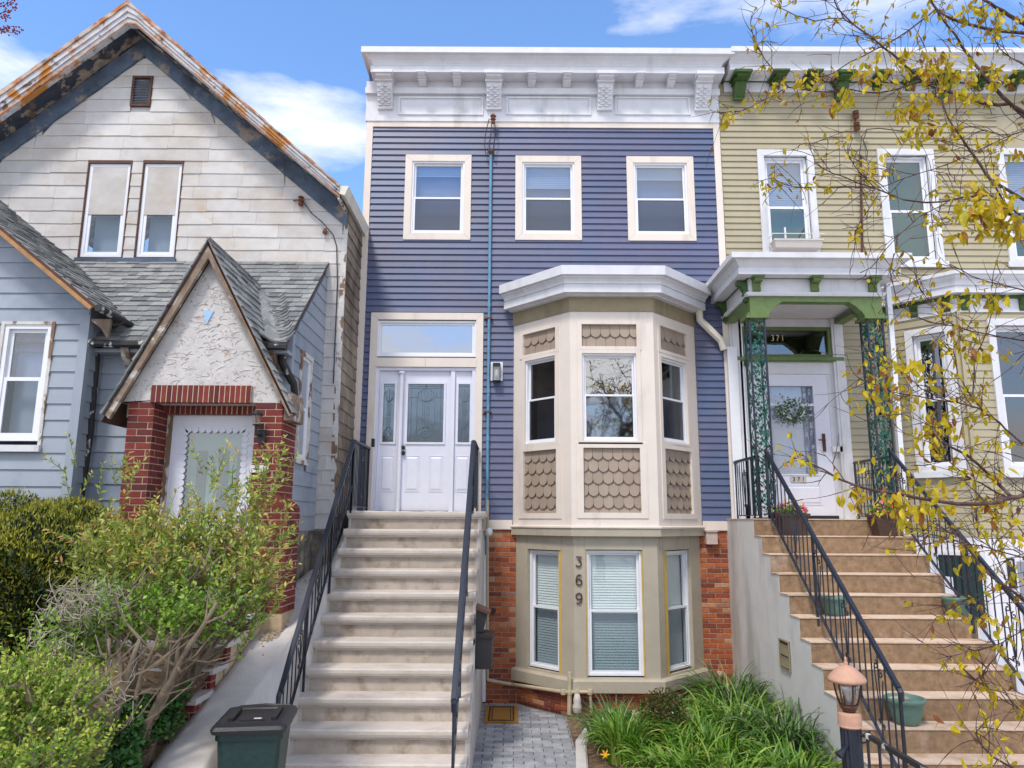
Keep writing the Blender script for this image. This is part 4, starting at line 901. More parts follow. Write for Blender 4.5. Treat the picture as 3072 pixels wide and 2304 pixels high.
# ---------------------------------------------------------------- railings
def spiral(cx, cz, r, sgn, n=14, turns=1.35, st=math.pi/2):
    return [(cx+sgn*r*(1-.8*i/n)*math.cos(st+turns*2*math.pi*i/n), cz+r*(1-.8*i/n)*math.sin(st+turns*2*math.pi*i/n)) for i in range(n+1)]
def railing(label, A, B, hgt, low, group, every=.115, posts=(), orn=5, phase=2, cap=.026, postr=.016, scroll='s', end='down'):
    """A, B: (x,y,z) floor line ends; rail follows it"""
    A, B = V(A), V(B); t = thing('stair_railing', label, 'railing', (A.x, A.y, min(A.z, B.z)), group)
    up = V((0, 0, 1)); D = B-A; hor = V((D.x, D.y, 0)).length; n = max(2, int(hor/every)); uh = V((D.x, D.y, 0)).normalized()
    mb = MB(); sd_ = V((-uh.y, uh.x, 0))
    def bar(p, q, w_, hh): MBx = [p+sd_*s1*w_+up*s2 for s1, s2 in ((-1, -hh), (1, -hh), (1, 0), (-1, 0))]; return MBx+[q+sd_*s1*w_+up*s2 for s1, s2 in ((-1, -hh), (1, -hh), (1, 0), (-1, 0))]
    b_ = bar(A+up*hgt, B+up*hgt, cap, .022); mb.hexa([b_[0], b_[4], b_[5], b_[1], b_[3], b_[7], b_[6], b_[2]])
    b_ = bar(A+up*(hgt+.012), B+up*(hgt+.012), cap*.6, .012); mb.hexa([b_[0], b_[4], b_[5], b_[1], b_[3], b_[7], b_[6], b_[2]])
    if end == 'down': mb.tube([B+up*(hgt-.01), B+uh*.02+up*(hgt-.03), B+uh*.025+up*(hgt-.10)], [.024, .026, .02], 6)
    mb.build('handrail', m_iron, t)
    mb = MB(); b_ = bar(A+up*low, B+up*low, .014, .014); mb.hexa([b_[0], b_[4], b_[5], b_[1], b_[3], b_[7], b_[6], b_[2]]); mb.build('bottom_rail', m_iron, t)
    for k in range(n+1):
        p = A+D*(k/n)
        if k in (0, n):
            MB().tube([p+up*(hgt-.02), p], postr, 4).build('newel_post', m_iron, t); continue
        if (k % orn) == phase:   # ornamental panel: two crossing bars and scrolls
            mb = MB(); q0_ = p+up*(low); q1_ = p+up*(hgt-.03)
            mb.tube([q0_, q1_], .0065, 4)
            L_ = hgt-low
            for sgn in (-1, 1):
                mb.tube([p+uh*(sgn*every*.62)+up*(hgt-.22+D.z/hor*sgn*every*.6), p+uh*(sgn*.012)+up*(low+.16)], .006, 4)
                for (cz, rr, st) in ((hgt-.19, .042, math.pi/2), (low+.13, .024, -math.pi/2)):
                    mb.tube([p+uh*((x))+up*z for x, z in spiral(sgn*rr*1.02, cz+D.z/hor*sgn*rr, rr, sgn, 12, 1.2, st)], .006, 4)
            mb.build('scroll', m_iron, t)
        else:
            MB().tube([p+up*low, p+up*(hgt-.02)], .0075, 4).build('baluster', m_iron, t)
    for s_ in posts:
        p = A+D*s_[0]; MB().tube([p+up*(hgt-.02), p+up*s_[1]], postr*1.05, 4).build('support_post', m_iron, t)
    return t
zA = lambda Y: zLand-(Y0-Y)*hB/tB
railing('black iron railing with scrolls on the left of the pale stone stoop', (-2.06, 9.62, zA(9.62)), (-2.06, 7.0, zA(7.0)), .93, .36, 'railings of the pale stone stoop', posts=((.36, .0), (.7, 0)), cap=.028)
railing('black iron railing seen nearly edge on at the right of the pale stone stoop', (-.50, 9.62, zA(9.62)), (-.50, 6.95, zA(6.95)), .93, .36, 'railings of the pale stone stoop', posts=((.36, .0), (.7, 0)), cap=.028, end='down')
railing('short black iron landing guard between left stoop railing and door casing', (-2.05, F-.06, zLand), (-2.05, 9.62, zLand), .90, .06, 'landing guards of the pale stone stoop', every=.085, orn=99, phase=5)
railing('short black iron landing guard right of the white front door', (-.49, F-.06, zLand), (-.49, 9.62, zLand), .90, .06, 'landing guards of the pale stone stoop', every=.085, orn=99, phase=5)
zK = lambda Y: kland-(9.5-Y)*hN/tN
railing('long black scrolled iron railing down the left edge of the brown stoop', (3.26, 9.50, zK(9.5)), (3.26, 6.56, zK(6.56)), .87, .10, 'railings of the brown stoop', posts=((.45, -.1), ), orn=5, phase=2)
railing('long black scrolled iron railing down the right edge of the brown stoop', (4.86, 9.50, zK(9.5)), (4.86, 6.4, zK(6.4)), .87, .10, 'railings of the brown stoop', posts=((.45, -.1), ), orn=5, phase=2)
railing('black iron landing guard between the left ironwork post and the house', (3.19, F-.1, kland), (3.19, 9.6, kland), .80, .05, 'landing guards of the brown stoop', every=.10, orn=7, phase=4, end='')
railing('black iron landing guard beside the flower planter and right ironwork post', (4.90, F-.1, kland), (4.90, 9.6, kland), .80, .05, 'landing guards of the brown stoop', every=.10, orn=7, phase=4, end='')
# ================================================================ COTTAGE on the left
YG = 9.7; FG = facing(YG); YR = 9.25; FRk = facing(YR)
ct = thing('cottage', 'old gabled cottage with peeling shingles, rusty rake and brick entry porch', 'house', (-4.7, YG+3, 0))
XC = -2.30
ax, az = FG.hit(437.6, 171.5); rx, rz = FG.hit(997, 646); lx, lz = FG.hit(0, 487)
mR = (az-rz)/(rx-ax); mL = (az-lz)/(ax-lx)
zbot = FG.hit(960, 1591)[1]
limG = lambda v: (max(-7.3, ax-(az-v)/mL), min(XC, ax+(az-v)/mR))
# windows of the gable wall
gw = [FG.rect(250, 482, 384, 776), FG.rect(417, 482, 540, 776)]
gv = FG.rect(397, 231, 457, 321)
holesG = gw+[gv]
mb = MB(); holes_wall(mb, FG, -7.3, XC, 1.0, rz, -.12, -.012, gw)
mb.prism([FG.p(-7.3, rz, -.012), FG.p(XC, rz, -.012), FG.p(ax, az+.05, -.012)], (0, .10, 0)); mb.build('wall', m_asb, ct)
siding(FG, ct, m_asb, -7.3, XC, zbot+.02, az-.03, .188, holes=[(a-.0, b+.0, c, d) for a, b, c, d in holesG], lim=limG, name='wall_shingle', proud=.013, split=.62, jag=.007, cap=270, gap=.0012)
def reveal(R, mat):
    a, b, c, d = R; mb = MB(); ring(mb, FG, a, b, c, d, .018, -.08, .016, wt=.045, wb=.02); return mb.build('window_surround', mat, ct)
for a, b, c, d in gw:
    reveal((a, b, c, d), m_brown)
    win(FG, ct, a+.019, b-.019, c+.021, d-.046, fw=.045, sw=.04, meet=.52, d=-.01, gu=m_gl_sky, gl_=m_gl_blind, curtain=(.0, 1, m_curt))
MB().box(FG, gw[0][0]-.02, gw[1][1]+.02, gw[0][2]-.06, gw[0][2]-.001, 0, .05).build('window_ledge', m_frz, ct)
o = ring(MB(), FG, *gv, .035, -.02, .035).build('gable_vent', m_brown, ct); lst = []
z = gv[2]+.05
while z < gv[3]-.05: lst.append([FG.p(gv[0]+.036, z, .03), FG.p(gv[1]-.036, z, .03), FG.p(gv[1]-.036, z+.03, .0), FG.p(gv[0]+.036, z+.03, .0), FG.p(gv[0]+.036, z+.006, .034), FG.p(gv[1]-.036, z+.006, .034), FG.p(gv[1]-.036, z+.036, .004), FG.p(gv[0]+.036, z+.036, .004)]); z += .042
pieces('louvre', lst, m_frz, o); MB().box(FG, gv[0]+.01, gv[1]-.01, gv[2]+.01, gv[3]-.01, -.03, -.02).build('vent_back', m_dark, o)
# roof: apex lines at the rake plane
tx, tz = FRk.hit(388, 6); bx_, bz_ = FRk.hit(1014, 552); tlx, tlz = FRk.hit(0, 283)
fx, fz = FRk.hit(393, 62); fbx, fbz = FRk.hit(1009, 583); flx, flz = FRk.hit(0, 347)
sR = (tz-bz_)/(bx_-tx); sL = (tz-tlz)/(tx-tlx)
topz = lambda x: tz-(x-tx)*sR if x > tx else tz-(tx-x)*sL
lowz = lambda x: fz-(x-fx)*(fz-fbz)/(fbx-fx) if x > fx else fz-(fx-x)*(fz-flz)/(fx-flx)
xe, xw = bx_+.03, -7.7
def strip(f0, f1, y0, y1, mat, name, jag=0., seg=1):
    for (xa, xb) in ((xw, tx), (tx, xe)):
        mb = MB(); n = 24 if jag else 1; t0 = []; t1 = []
        for i in range(n+1): x = xa+(xb-xa)*i/n; t0.append((x, y0, f0(x)+(random.uniform(-jag, jag)))); t1.append((x, y0, f1(x)+(random.uniform(-jag, jag) if jag else 0)))
        v = [V(p) for p in t0]+[V(p) for p in t1]; k = n+1
        v2 = [p+V((0, y1-y0, 0)) for p in v]
        fs = []
        for i in range(n): fs += [(i, i+1, k+i+1, k+i), (2*k+k+i, 2*k+k+i+1, 2*k+i+1, 2*k+i), (k+i, k+i+1, 3*k+i+1, 3*k+i), (2*k+i, 2*k+i+1, i+1, i)]
        fs += [(0, k, 3*k, 2*k), (n, 2*k+n, 3*k+n, k+n)]
        mb.add(v+v2, fs).build(name, mat, ct)
bl = lambda t: (lambda x: lowz(x)+(topz(x)-lowz(x))*t)
strip(bl(.80), bl(1.0), YR-.05, YG+4, m_rust, 'roof_edge', .010)
strip(bl(.52), bl(.795), YR-.03, YR+.10, m_wwood, 'rake_board', .004)
strip(bl(.30), bl(.515), YR-.01, YR+.10, m_wwood, 'rake_board', .004)
strip(bl(.0), bl(.295), YR+.01, YR+.10, m_wwood, 'rake_board', .003)
strip(bl(.02), bl(.10), YR-.004, YR+.012, m_rust, 'rusted_drip_edge', .004)
strip(bl(.32), bl(.79), YR+.11, YG+4, m_soff, 'roof_deck')
# soffit boards between rake and wall
for k in range(3):
    ya = YR+.11+k*(YG-.04-YR-.11)/3; yb = YR+.11+(k+1)*(YG-.04-YR-.11)/3-.006
    strip(lambda x: lowz(x)+.035+.012*k, lambda x: lowz(x)+.06+.012*k, ya, yb, m_soff, 'soffit_board')
# frieze boards against the wall
wl = lambda x: (az-(x-ax)*mR if x > ax else az-(ax-x)*mL)
for (xa, xb) in ((xw+.3, ax), (ax, XC+.0)):
    mb = MB().hexa([(xa, YG-.045, wl(xa)-.0), (xb, YG-.045, wl(xb)-.0), (xb, YG, wl(xb)), (xa, YG, wl(xa)), (xa, YG-.045, lowz(xa)+.05), (xb, YG-.045, lowz(xb)+.05), (xb, YG, lowz(xb)+.05), (xa, YG, lowz(xa)+.05)]); mb.build('frieze_board', m_frz, ct)
# right eave, box gutter and side wall
FS_ = Fr((XC, 0, 0), (0, 1, 0), (0, 0, 1), (1, 0, 0))
ez = lowz(xe)+.02
MB().wbox(XC+.001, xe-.03, YR+.12, 14, ez, ez+.03).build('eave_soffit', m_soff, ct)
MB().wbox(xe-.03, xe+.0, YR+.02, 14, ez-.04, ez+.14).build('eave_fascia', m_peel, ct)
MB().prism([(xe+.001, YR-.02, ez+.02), (xe+.07, YR-.02, ez+.0), (xe+.12, YR-.02, ez+.13), (xe+.001, YR-.02, ez+.13)], (0, 4.5, 0)).build('gutter', m_gutc, ct)
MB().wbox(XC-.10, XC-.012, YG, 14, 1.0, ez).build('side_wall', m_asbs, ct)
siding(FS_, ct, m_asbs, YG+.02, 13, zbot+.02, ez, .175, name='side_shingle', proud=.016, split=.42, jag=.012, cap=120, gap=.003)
MB().wbox(XC-.06, XC+.012, YG-.012, YG+.02, zbot, rz-.02).build('corner_board', m_peel, ct)
MB().wbox(XC-.45, XC-.02, YG-.05, 14, 1.4, zbot-.002).build('foundation', m_found, ct)
MB().wbox(XC-.001, XC+.03, YG+.0, 14, 1.2, zbot-.02).build('foundation', m_found, ct)
# service knobs and wire
q = at(903, 598, YG-.06); mb = MB(); mb.lathe((q.x, q.y, q.z-.05), [(.02, -.05), (.04, -.02), (.02, 0), (.045, .03), (.02, .06), (.045, .08), (.015, .10)], 8); mb.tube([(q.x-.12, YG-.02, q.z), (q.x, YG-.05, q.z)], .008, 5); mb.build('insulator', m_copper, ct)
q1 = at(975, 694, YG-.05); MB().lathe((q1.x, q1.y, q1.z-.04), [(.02, 0), (.035, .03), (.02, .08)], 8).build('insulator', m_copper, ct)
q2 = at(1000, 705, YG-.05)
MB().tube([q+V((.02, 0, -.02)), at(935, 640, YG-.06), at(965, 665, YG-.06), q2, at(1010, 740, YG-.04), at(1012, 850, YG-.03), at(1006, 1000, YG-.03), at(1000, 1150, YG-.03)], .008, 5).build('service_wire', m_wire, ct)
# ---- enclosed porch
YPf = 8.3; XPr = -2.54; FPf = facing(YPf); FPs = Fr((XPr, 0, 0), (0, 1, 0), (0, 0, 1), (1, 0, 0))
YE = 8.02; zE = facing(YE).hit(650, 1028)[1]; zW = FG.hit(600, 784)[1]; sl = (zW-zE)/(YG-YE)
XE = facing(YE).hit(858, 1045)[0]; XW = FG.hit(988, 784)[0]
roofz = lambda y: zE+(y-YE)*sl
siding(FPf, ct, m_gblue, -7.4, XPr, 1.6, roofz(YPf)-.10, .178, name='porch_board', proud=.02, cap=60)
MB().wbox(-7.4, XPr-.013, YPf+.001, YPf+.08, 1.5, roofz(YPf)-.1).build('porch_wall', m_gblue, ct)
sw_ = FPs.rect(893, 1055, 922, 1395); sw_ = (sw_[0]-.05, sw_[1]+.05, sw_[2], sw_[3])
siding(FPs, ct, m_gblue, YPf+.0, YG-.02, zbot+.0, zW-.05, .178, holes=[sw_], lim=lambda v: (max(YPf, min(YG-.02, YE+(v+.12-zE)/sl)), YG-.02), name='porch_board', proud=.018, cap=60)
MB().prism([(XPr-.012, YPf, 1.5), (XPr-.012, YG, 1.5), (XPr-.012, YG, zW-.06), (XPr-.012, YPf, roofz(YPf)-.06)], (-.06, 0, 0)).build('porch_side_wall', m_gblue, ct)
ring(MB(), FPs, *sw_, .05, -.01, .035).build('window_surround', m_peel, ct); win(FPs, ct, sw_[0]+.05, sw_[1]-.05, sw_[2]+.05, sw_[3]-.05, d=.01, gl_=m_gl_dark, gu=m_gl_dark)
mb = MB(); mb.wbox(XPr-.05, XPr+.022, YPf-.022, YPf+.05, 1.6, roofz(YPf)-.08); mb.build('corner_board', m_gblue, ct)
MB().wbox(XPr-.3, XPr+.01, YPf+.01, YG-.06, 1.3, zbot-.001).build('foundation', m_found, ct)
# lean-to roof
c_, s_ = (YG-YE), (zW-zE); LL = math.hypot(c_, s_); FRf = Fr((0, YE, zE), (1, 0, 0), (0, c_/LL, s_/LL), (0, -s_/LL, c_/LL))
xl0 = -6.2
MB().prism([FRf.p(xl0, 0, -.03), FRf.p(XE, 0, -.03), FRf.p(XW, LL, -.03), FRf.p(xl0, LL, -.03)], FRf.n*.028).build('porch_roof', m_brown, ct)
MB().wbox(xl0, XE, YE+.06, YPf+.0, zE-.10, zE-.06).build('porch_soffit', m_gblue, ct)
roofs = []
def rows(fr, a0, a1, b0, b1, expo, lima=None, tab=.2, th=.016, fl=None):
    lst = []; b = b0; r = 0
    while b < b1-.02:
        x = a0-random.uniform(0, tab); hi = min(b+expo, b1)
        while x < a1:
            w_ = random.choice((.10, .14, .17, .2)); p, q = max(x, a0), min(x+w_, a1); x += w_
            if lima:
                la, lb = lima((b+hi)/2); p, q = max(p, la), min(q, lb)
            if q-p < .02: continue
            h_ = th+random.choice((0, 0, .006, .009)); dr = random.choice((0, 0, -.018, 0))
            lst.append([fr.p(p+.001, b+dr, -.001), fr.p(q-.001, b+dr, -.001), fr.p(q-.001, hi+.02, -.001), fr.p(p+.001, hi+.02, -.001), fr.p(p+.001, b+dr, h_), fr.p(q-.001, b+dr, h_), fr.p(q-.001, hi+.02, .004), fr.p(p+.001, hi+.02, .004)])
        b += expo; r += 1
    return lst
roofs += rows(FRf, xl0, max(XE, XW), 0, LL, .127, lima=lambda b: (xl0, XE+(XW-XE)*b/LL))
# ---- left block with its own gable
YB = 7.95; FBk = facing(YB); xb = FBk.hit(256, 1060)[0]
YBr = 7.65; FBr = facing(YBr); g1 = FBr.hit(0, 686); g2 = FBr.hit(278, 918); gs = (g1[1]-g2[1])/(g2[0]-g1[0])
rakez = lambda x: g2[1]+(g2[0]-x)*gs
bw = FBk.rect(-14, 966, 148, 1345)
zhi = FBk.hit(0, 700)[1]+.5
limB = lambda v: (-8, min(xb, g2[0]-(v+.06-g2[1])/gs))
siding(FBk, ct, m_gblue, -8, xb, 1.2, rakez(-6.3), .178, holes=[(bw[0], bw[1], bw[2], bw[3])], lim=limB, name='block_board', proud=.02, cap=60)
mb = MB(); holes_wall(mb, FBk, -8, xb-.01, 1.0, g2[1]-.05, -.1, -.002, [bw]); mb.prism([(-8, YB+.002, g2[1]-.05), (xb-.01, YB+.002, g2[1]-.05), (-8, YB+.002, rakez(-8)-.1)], (0, .08, 0)); mb.build('block_wall', m_gblue, ct)
ring(MB(), FBk, *bw, .035, -.02, .03).build('window_surround', m_peel, ct)
win(FBk, ct, bw[0]+.036, bw[1]-.036, bw[2]+.08, bw[3]-.036, fw=.045, sw=.04, meet=.53, d=.015, gu=m_gl_sky, gl_=m_gl_blind, curtain=(0, 1, m_curt))
MB().box(FBk, bw[0]-.01, bw[1]+.01, bw[2]-.04, bw[2]+.03, .03, .07).build('window_sill', m_white, ct)
FBs = Fr((xb, 0, 0), (0, 1, 0), (0, 0, 1), (1, 0, 0))
siding(FBs, ct, m_gblue, YB, YPf-.0, 1.6, g2[1]+.1, .178, name='block_side_board', proud=.018, cap=40)
MB().wbox(xb-.08, xb-.013, YB+.01, YPf, 1.5, g2[1]).build('block_side_wall', m_gblue, ct)
mb = MB(); mb.wbox(xb-.075, xb+.024, YB-.026, YB+.0, 1.2, g2[1]-.02); mb.wbox(xb+.001, xb+.024, YB+.001, YB+.06, 1.2, g2[1]-.02); mb.build('corner_board', m_gblue, ct)
cc = 1/math.hypot(1, gs); ex_ = g2[0]+.03
FBS = Fr((ex_, 0, rakez(ex_)+.03), (0, 1, 0), (-cc, 0, gs*cc), (gs*cc, 0, cc))
LB = (ex_+8)/cc
roofs += rows(FBS, YBr, 9.6, -.0, 4.2, .127, lima=lambda b: (YBr, 8.62+b*.5))
MB().prism([FBS.p(YBr+.0, 0, -.04), FBS.p(YBr+.0, 4.4, -.04), FBS.p(YBr+.0, 4.4, -.002), FBS.p(YBr, 0, -.002)], (0, 1.0, 0)).build('block_roof', m_brown, ct)
MB().prism([FBS.p(YBr-.004, 0, -.07), FBS.p(YBr-.004, 4.4, -.07), FBS.p(YBr-.004, 4.4, -.03), FBS.p(YBr-.004, 0, -.03)], (0, -.03, 0)).build('block_rake_board', M('bare_orange_wood', (.42, .22, .09), .8, var=.3, bump=.3), ct)
# sagging gutter, corner bracket
zg = rakez(ex_)
MB().tube([(ex_+.04, YBr-.02, zg-.0), (ex_+.05, YBr+.4, zg-.01), (ex_+.06, YBr+.95, zg-.02)], .042, 7).build('gutter', m_gutb, ct)
MB().prism([(xb+.0, YB-.01, zg-.04), (ex_+.02, YB-.01, zg-.04), (ex_+.0, YB-.01, zg-.26), (xb+.14, YB-.01, zg-.14)], (0, .04, 0)).build('eave_bracket', m_rake, ct)
# porch gutter, downspouts, rafter tails
ql, qr = facing(YE).hit(272, 1030)[0], facing(YE).hit(445, 1030)[0]
MB().tube([(ql, YE-.05, zE-.02), ((ql+qr)/2, YE-.05, zE-.035), (qr, YE-.05, zE-.03)], .042, 7).build('gutter', m_gutb, ct)
ql2, qr2 = facing(YE).hit(768, 1045)[0], facing(YE).hit(864, 1045)[0]
MB().tube([(ql2, YE-.05, zE-.05), (qr2, YE-.05, zE-.06)], .042, 7).build('gutter', m_gutb, ct)
for px in (375, 810):
    xx = facing(YE+.05).hit(px, 1060)[0]; MB().prism([(xx-.045, YE+.02, zE-.05), (xx-.045, YPf, zE-.05), (xx-.045, YPf, zE-.34), (xx-.045, YE+.06, zE-.15)], (.09, 0, 0)).build('rafter_tail', m_rake, ct)
A = lambda x, y, Y: at(x, y, Y)
MB().tube([A(288, 1045, YPf-.12), A(287, 1080, YPf-.12), A(268, 1300, YPf-.12), A(238, 1500, YPf-.12), A(233, 1560, YPf-.12)], .045, 8).build('downspout', m_gutb, ct)
MB().tube([A(845, 1055, YPf-.1), A(848, 1090, YPf-.1), A(880, 1150, YPf+.0), A(884, 1190, YPf+.05), A(872, 1330, YPf+.05), A(864, 1500, YPf+.05), A(858, 1700, YPf+.05)], [.045]*4+[.04]*3, 8).build('downspout', m_gutb, ct)
MB().tube([A(853, 1728, 8.1), A(862, 1745, 8.0), A(866, 1765, 7.9)], .05, 6).build('downspout_foot', m_white2, ct)
# ---- brick entry
YS = 7.62; FSt = facing(YS); YSr = 7.5; FSr = facing(YSr)
apx, apz = FSr.hit(626.6, 734); e1 = FSr.hit(313, 1249); e2 = FSr.hit(875, 1244)
sxL = (apz-e1[1])/(apx-e1[0]); sxR = (apz-e2[1])/(e2[0]-apx)
zst = FSt.hit(600, 1207)[1]
cl, cr = FSt.hit(366, 1207)[0], FSt.hit(841, 1207)[0]
MB().prism([(cl, YS, zst), (cr, YS, zst), (cr, YS, apz-(cr-apx)*sxR-.05), (apx+.005, YS, apz-.09), (cl, YS, apz-(apx-cl)*sxL-.05)], (0, .30, 0)).build('stucco_gable', M('trowelled_stucco', (.58, .555, .54), .9, col2=(.36, .30, .26), sc=30, lo=.60, hi=.64, var=.15, vsc=5, bump=1., bsc=16, stain=(.40, .28, .22), ssc=3.4, slo=.59, shi=.65, sstretch=(1, 1, .8)), ct)
# trowel ridges as low arcs standing on the stucco
mb = MB()
for k in range(190):
    zc = random.uniform(zst+.05, apz-.3); wl_ = (apz-.22-zc)/sxL; wr_ = (apz-.22-zc)/sxR
    xc = random.uniform(apx-wl_, apx+wr_); a0 = random.uniform(-.4, 2.4); r_ = random.uniform(.05, .14); n_ = 6
    pts = [(xc+r_*math.cos(a0+i*.22), YS-.002, zc+r_*math.sin(a0+i*.22)*.6) for i in range(n_)]
    if all(p[2] > zst+.02 and p[2] < apz-.15-abs(p[0]-apx)*(sxL if p[0] < apx else sxR) for p in pts): mb.tube(pts, [.001, .0025, .004, .004, .0025, .001], 5)
mb.build('trowel_ridges', [m for m in bpy.data.materials if m.name.startswith('trowelled')][0], ct, kind='stuff')
P_ = lambda x, dz: (x, YSr, (apz-(apx-x)*sxL if x < apx else apz-(x-apx)*sxR)+dz)
MB().prism([P_(e1[0], 0.02), P_(e1[0]+.045, -.115), P_(apx, -.15), P_(apx, .0)], (0, .05, 0)).build('rake_board', m_rake, ct)
MB().prism([P_(apx+.001, .0), P_(apx+.001, -.14), P_(e2[0]-.03, -.07), P_(e2[0], .0)], (0, .05, 0)).build('rake_board', m_rake, ct)
MB().prism([P_(e1[0]-.03, .0), P_(e1[0]-.0, .001), P_(apx, .001), P_(apx, .06)], (0, .9, 0)).build('porch_gable_edge', m_brown, ct)
cL = 1/math.hypot(1, sxL); cR = 1/math.hypot(1, sxR)
FRR = Fr((e2[0]+.01, 0, apz-(e2[0]-apx)*sxR+.02), (0, 1, 0), (-cR, 0, sxR*cR), (sxR*cR, 0, cR)); LR = (e2[0]-apx)/cR
FRL = Fr((e1[0]-.02, 0, e1[1]+.02), (0, -1, 0), (cL, 0, sxL*cL), (-sxL*cL, 0, cL)); LLf = (apx-e1[0])/cL
roofs += rows(FRR, YSr-.03, 9.3, 0, LR+.05, .127, lima=lambda b: (YSr-.03, YSr+.16 if FRR.p(0, b, 0).z < zE+.02 else YE+(FRR.p(0, b, 0).z-zE)/sl+.12))
roofs += rows(FRL, -9.2, -YSr+.03, 0, LLf+.05, .16, lima=lambda b: (-9.2, -YSr+.03))
bE = (zE+.05-FRR.p(0, 0, 0).z)/FRR.v.z
MB().prism([FRR.p(YSr-.0, 0, -.03), FRR.p(YSr, bE, -.03), FRR.p(YSr, bE, -.002), FRR.p(YSr, 0, -.002)], (0, .14, 0)).build('porch_gable_roof', m_brown, ct)
MB().hexa([FRR.p(YSr, bE, -.03), FRR.p(8.1, bE, -.03), FRR.p(9.1, LR, -.03), FRR.p(YSr, LR, -.03), FRR.p(YSr, bE, -.002), FRR.p(8.1, bE, -.002), FRR.p(9.1, LR, -.002), FRR.p(YSr, LR, -.002)]).build('porch_gable_roof', m_brown, ct)
pieces('roof_shingle', roofs, m_shing, ct, 295)
# sagging flare where the slopes meet (curved courses)
mb = MB()
for k in range(15):
    t = k/14; p0 = FRR.p(8.02+t*.8, bE+.08+t*(LR-bE-.25), .012); 
    p3 = V((p0.x+.28, p0.y+.12, 0)); p3.z = 2.47*0+zE+(p3.y-YE)*sl+.012
    pts = [p0+(p3-p0)*u+V((0, 0, -.07*math.sin(u*math.pi))) for u in (0, .2, .4, .6, .8, 1)]
    for a_, b_ in zip(pts, pts[1:]): mb.hexa([a_+V((0, -.07, -.06)), b_+V((0, -.07, -.06)), b_+V((0, .08, .07)), a_+V((0, .08, .07)), a_+V((0, -.08, -.035)), b_+V((0, -.08, -.035)), b_+V((0, .08, .08)), a_+V((0, .08, .08))])
mb.build('valley_shingles', m_shing, ct, kind='stuff')
# gable glass triangle
q = [FSt.hit(x/2.011, 640+y/2.011) for x, y in ((1228, 588), (1292, 590), (1248, 672))]
MB().prism([V((x, YS-.012, z)) for x, z in q], (0, .01, 0)).build('gable_light', M('pale_blue_glass', (.35, .55, .80), .2, var=.1, bump=0), ct)
x1_, x2_, x3_, x4_ = FSt.hit(362, 1450)[0], FSt.hit(450, 1350)[0], FSt.hit(757, 1350)[0], FSt.hit(836, 1450)[0]
zb_ = 1.55; YD = 7.98; FD = facing(YD)
lst = bricks(FSt, x1_, x2_, zb_, zst, L=.215, H=.0705, depth=.06)+bricks(FSt, x3_, x4_, zb_, zst, L=.215, H=.0705, off=1, depth=.06)
fi = Fr((x2_, 0, 0), (0, 1, 0), (0, 0, 1), (1, 0, 0)); lst += bricks(fi, YS+.004, YD, zb_, zst, H=.0705, off=1, depth=.05)
fo = Fr((x4_, 0, 0), (0, 1, 0), (0, 0, 1), (1, 0, 0)); lst += bricks(fo, YS+.004, YS+.5, zb_, zst-.05, H=.0705, off=1, depth=.05)
xq = FSt.hit(861, 1640)[0]; fq = Fr((xq, 0, 0), (0, 1, 0), (0, 0, 1), (1, 0, 0)); zsh = FSt.hit(840, 1520)[1]
FQ = facing(YS-.02); lst += bricks(FQ, x3_+.02, xq, zb_, zsh, L=.215, H=.0705, depth=.04); lst += bricks(fq, YS-.02, YS+.4, zb_, zsh, H=.0705, depth=.04)
# soldier course lintel
so = FSt.rect(457, 1158, 757, 1210); n_ = 19
for k in range(n_):
    a = so[0]+(so[1]-so[0])*k/n_; b = so[0]+(so[1]-so[0])*(k+1)/n_; lst.append((FSt, a+.005, b-.005, so[2], so[3], -.02, .045))
s2 = facing(YD-.12); zz0 = s2.hit(600, 1243)[1]
for k in range(n_): a = x2_+(x3_-x2_)*k/n_; b = x2_+(x3_-x2_)*(k+1)/n_; lst.append((s2, a+.004, b-.004, zz0, zz0+.14, -.04, .0))
pieces('brick', lst, m_rbrick, ct, 300)
mb = MB(); mb.wbox(x1_+.003, x2_-.004, YS+.006, YD, zb_-.4, zst-.001); mb.wbox(x3_+.003, x4_-.006, YS+.006, YS+.5, zb_-.4, zst-.001); mb.wbox(x3_+.02, xq-.006, YS-.014, YS+.4, zb_-.5, zsh-.004); mb.box(FSt, so[0]+.002, so[1]-.002, so[2]+.003, so[3]-.003, -.0, .04); mb.wbox(x2_, x3_, YD-.118, YD, zz0+.002, zst)
mb.build('mortar', m_rmort, ct)
MB().prism([(x3_+.02, YS-.02, zsh), (xq, YS-.02, zsh), (x4_, YS-.02, zsh+.12), (x4_-.06, YS-.02, zsh+.12)], (0, .4, 0)).build('pillar_shoulder', m_rbrick, ct)
MB().wbox(x1_-.02, x1_+.10, YS+.02, YD, zst-.16, zst+.1).build('eave_block', m_rake, ct); MB().wbox(x4_+.0, x4_+.10, YS+.02, YS+.4, zst-.18, zst+.1).build('eave_block', m_rake, ct)
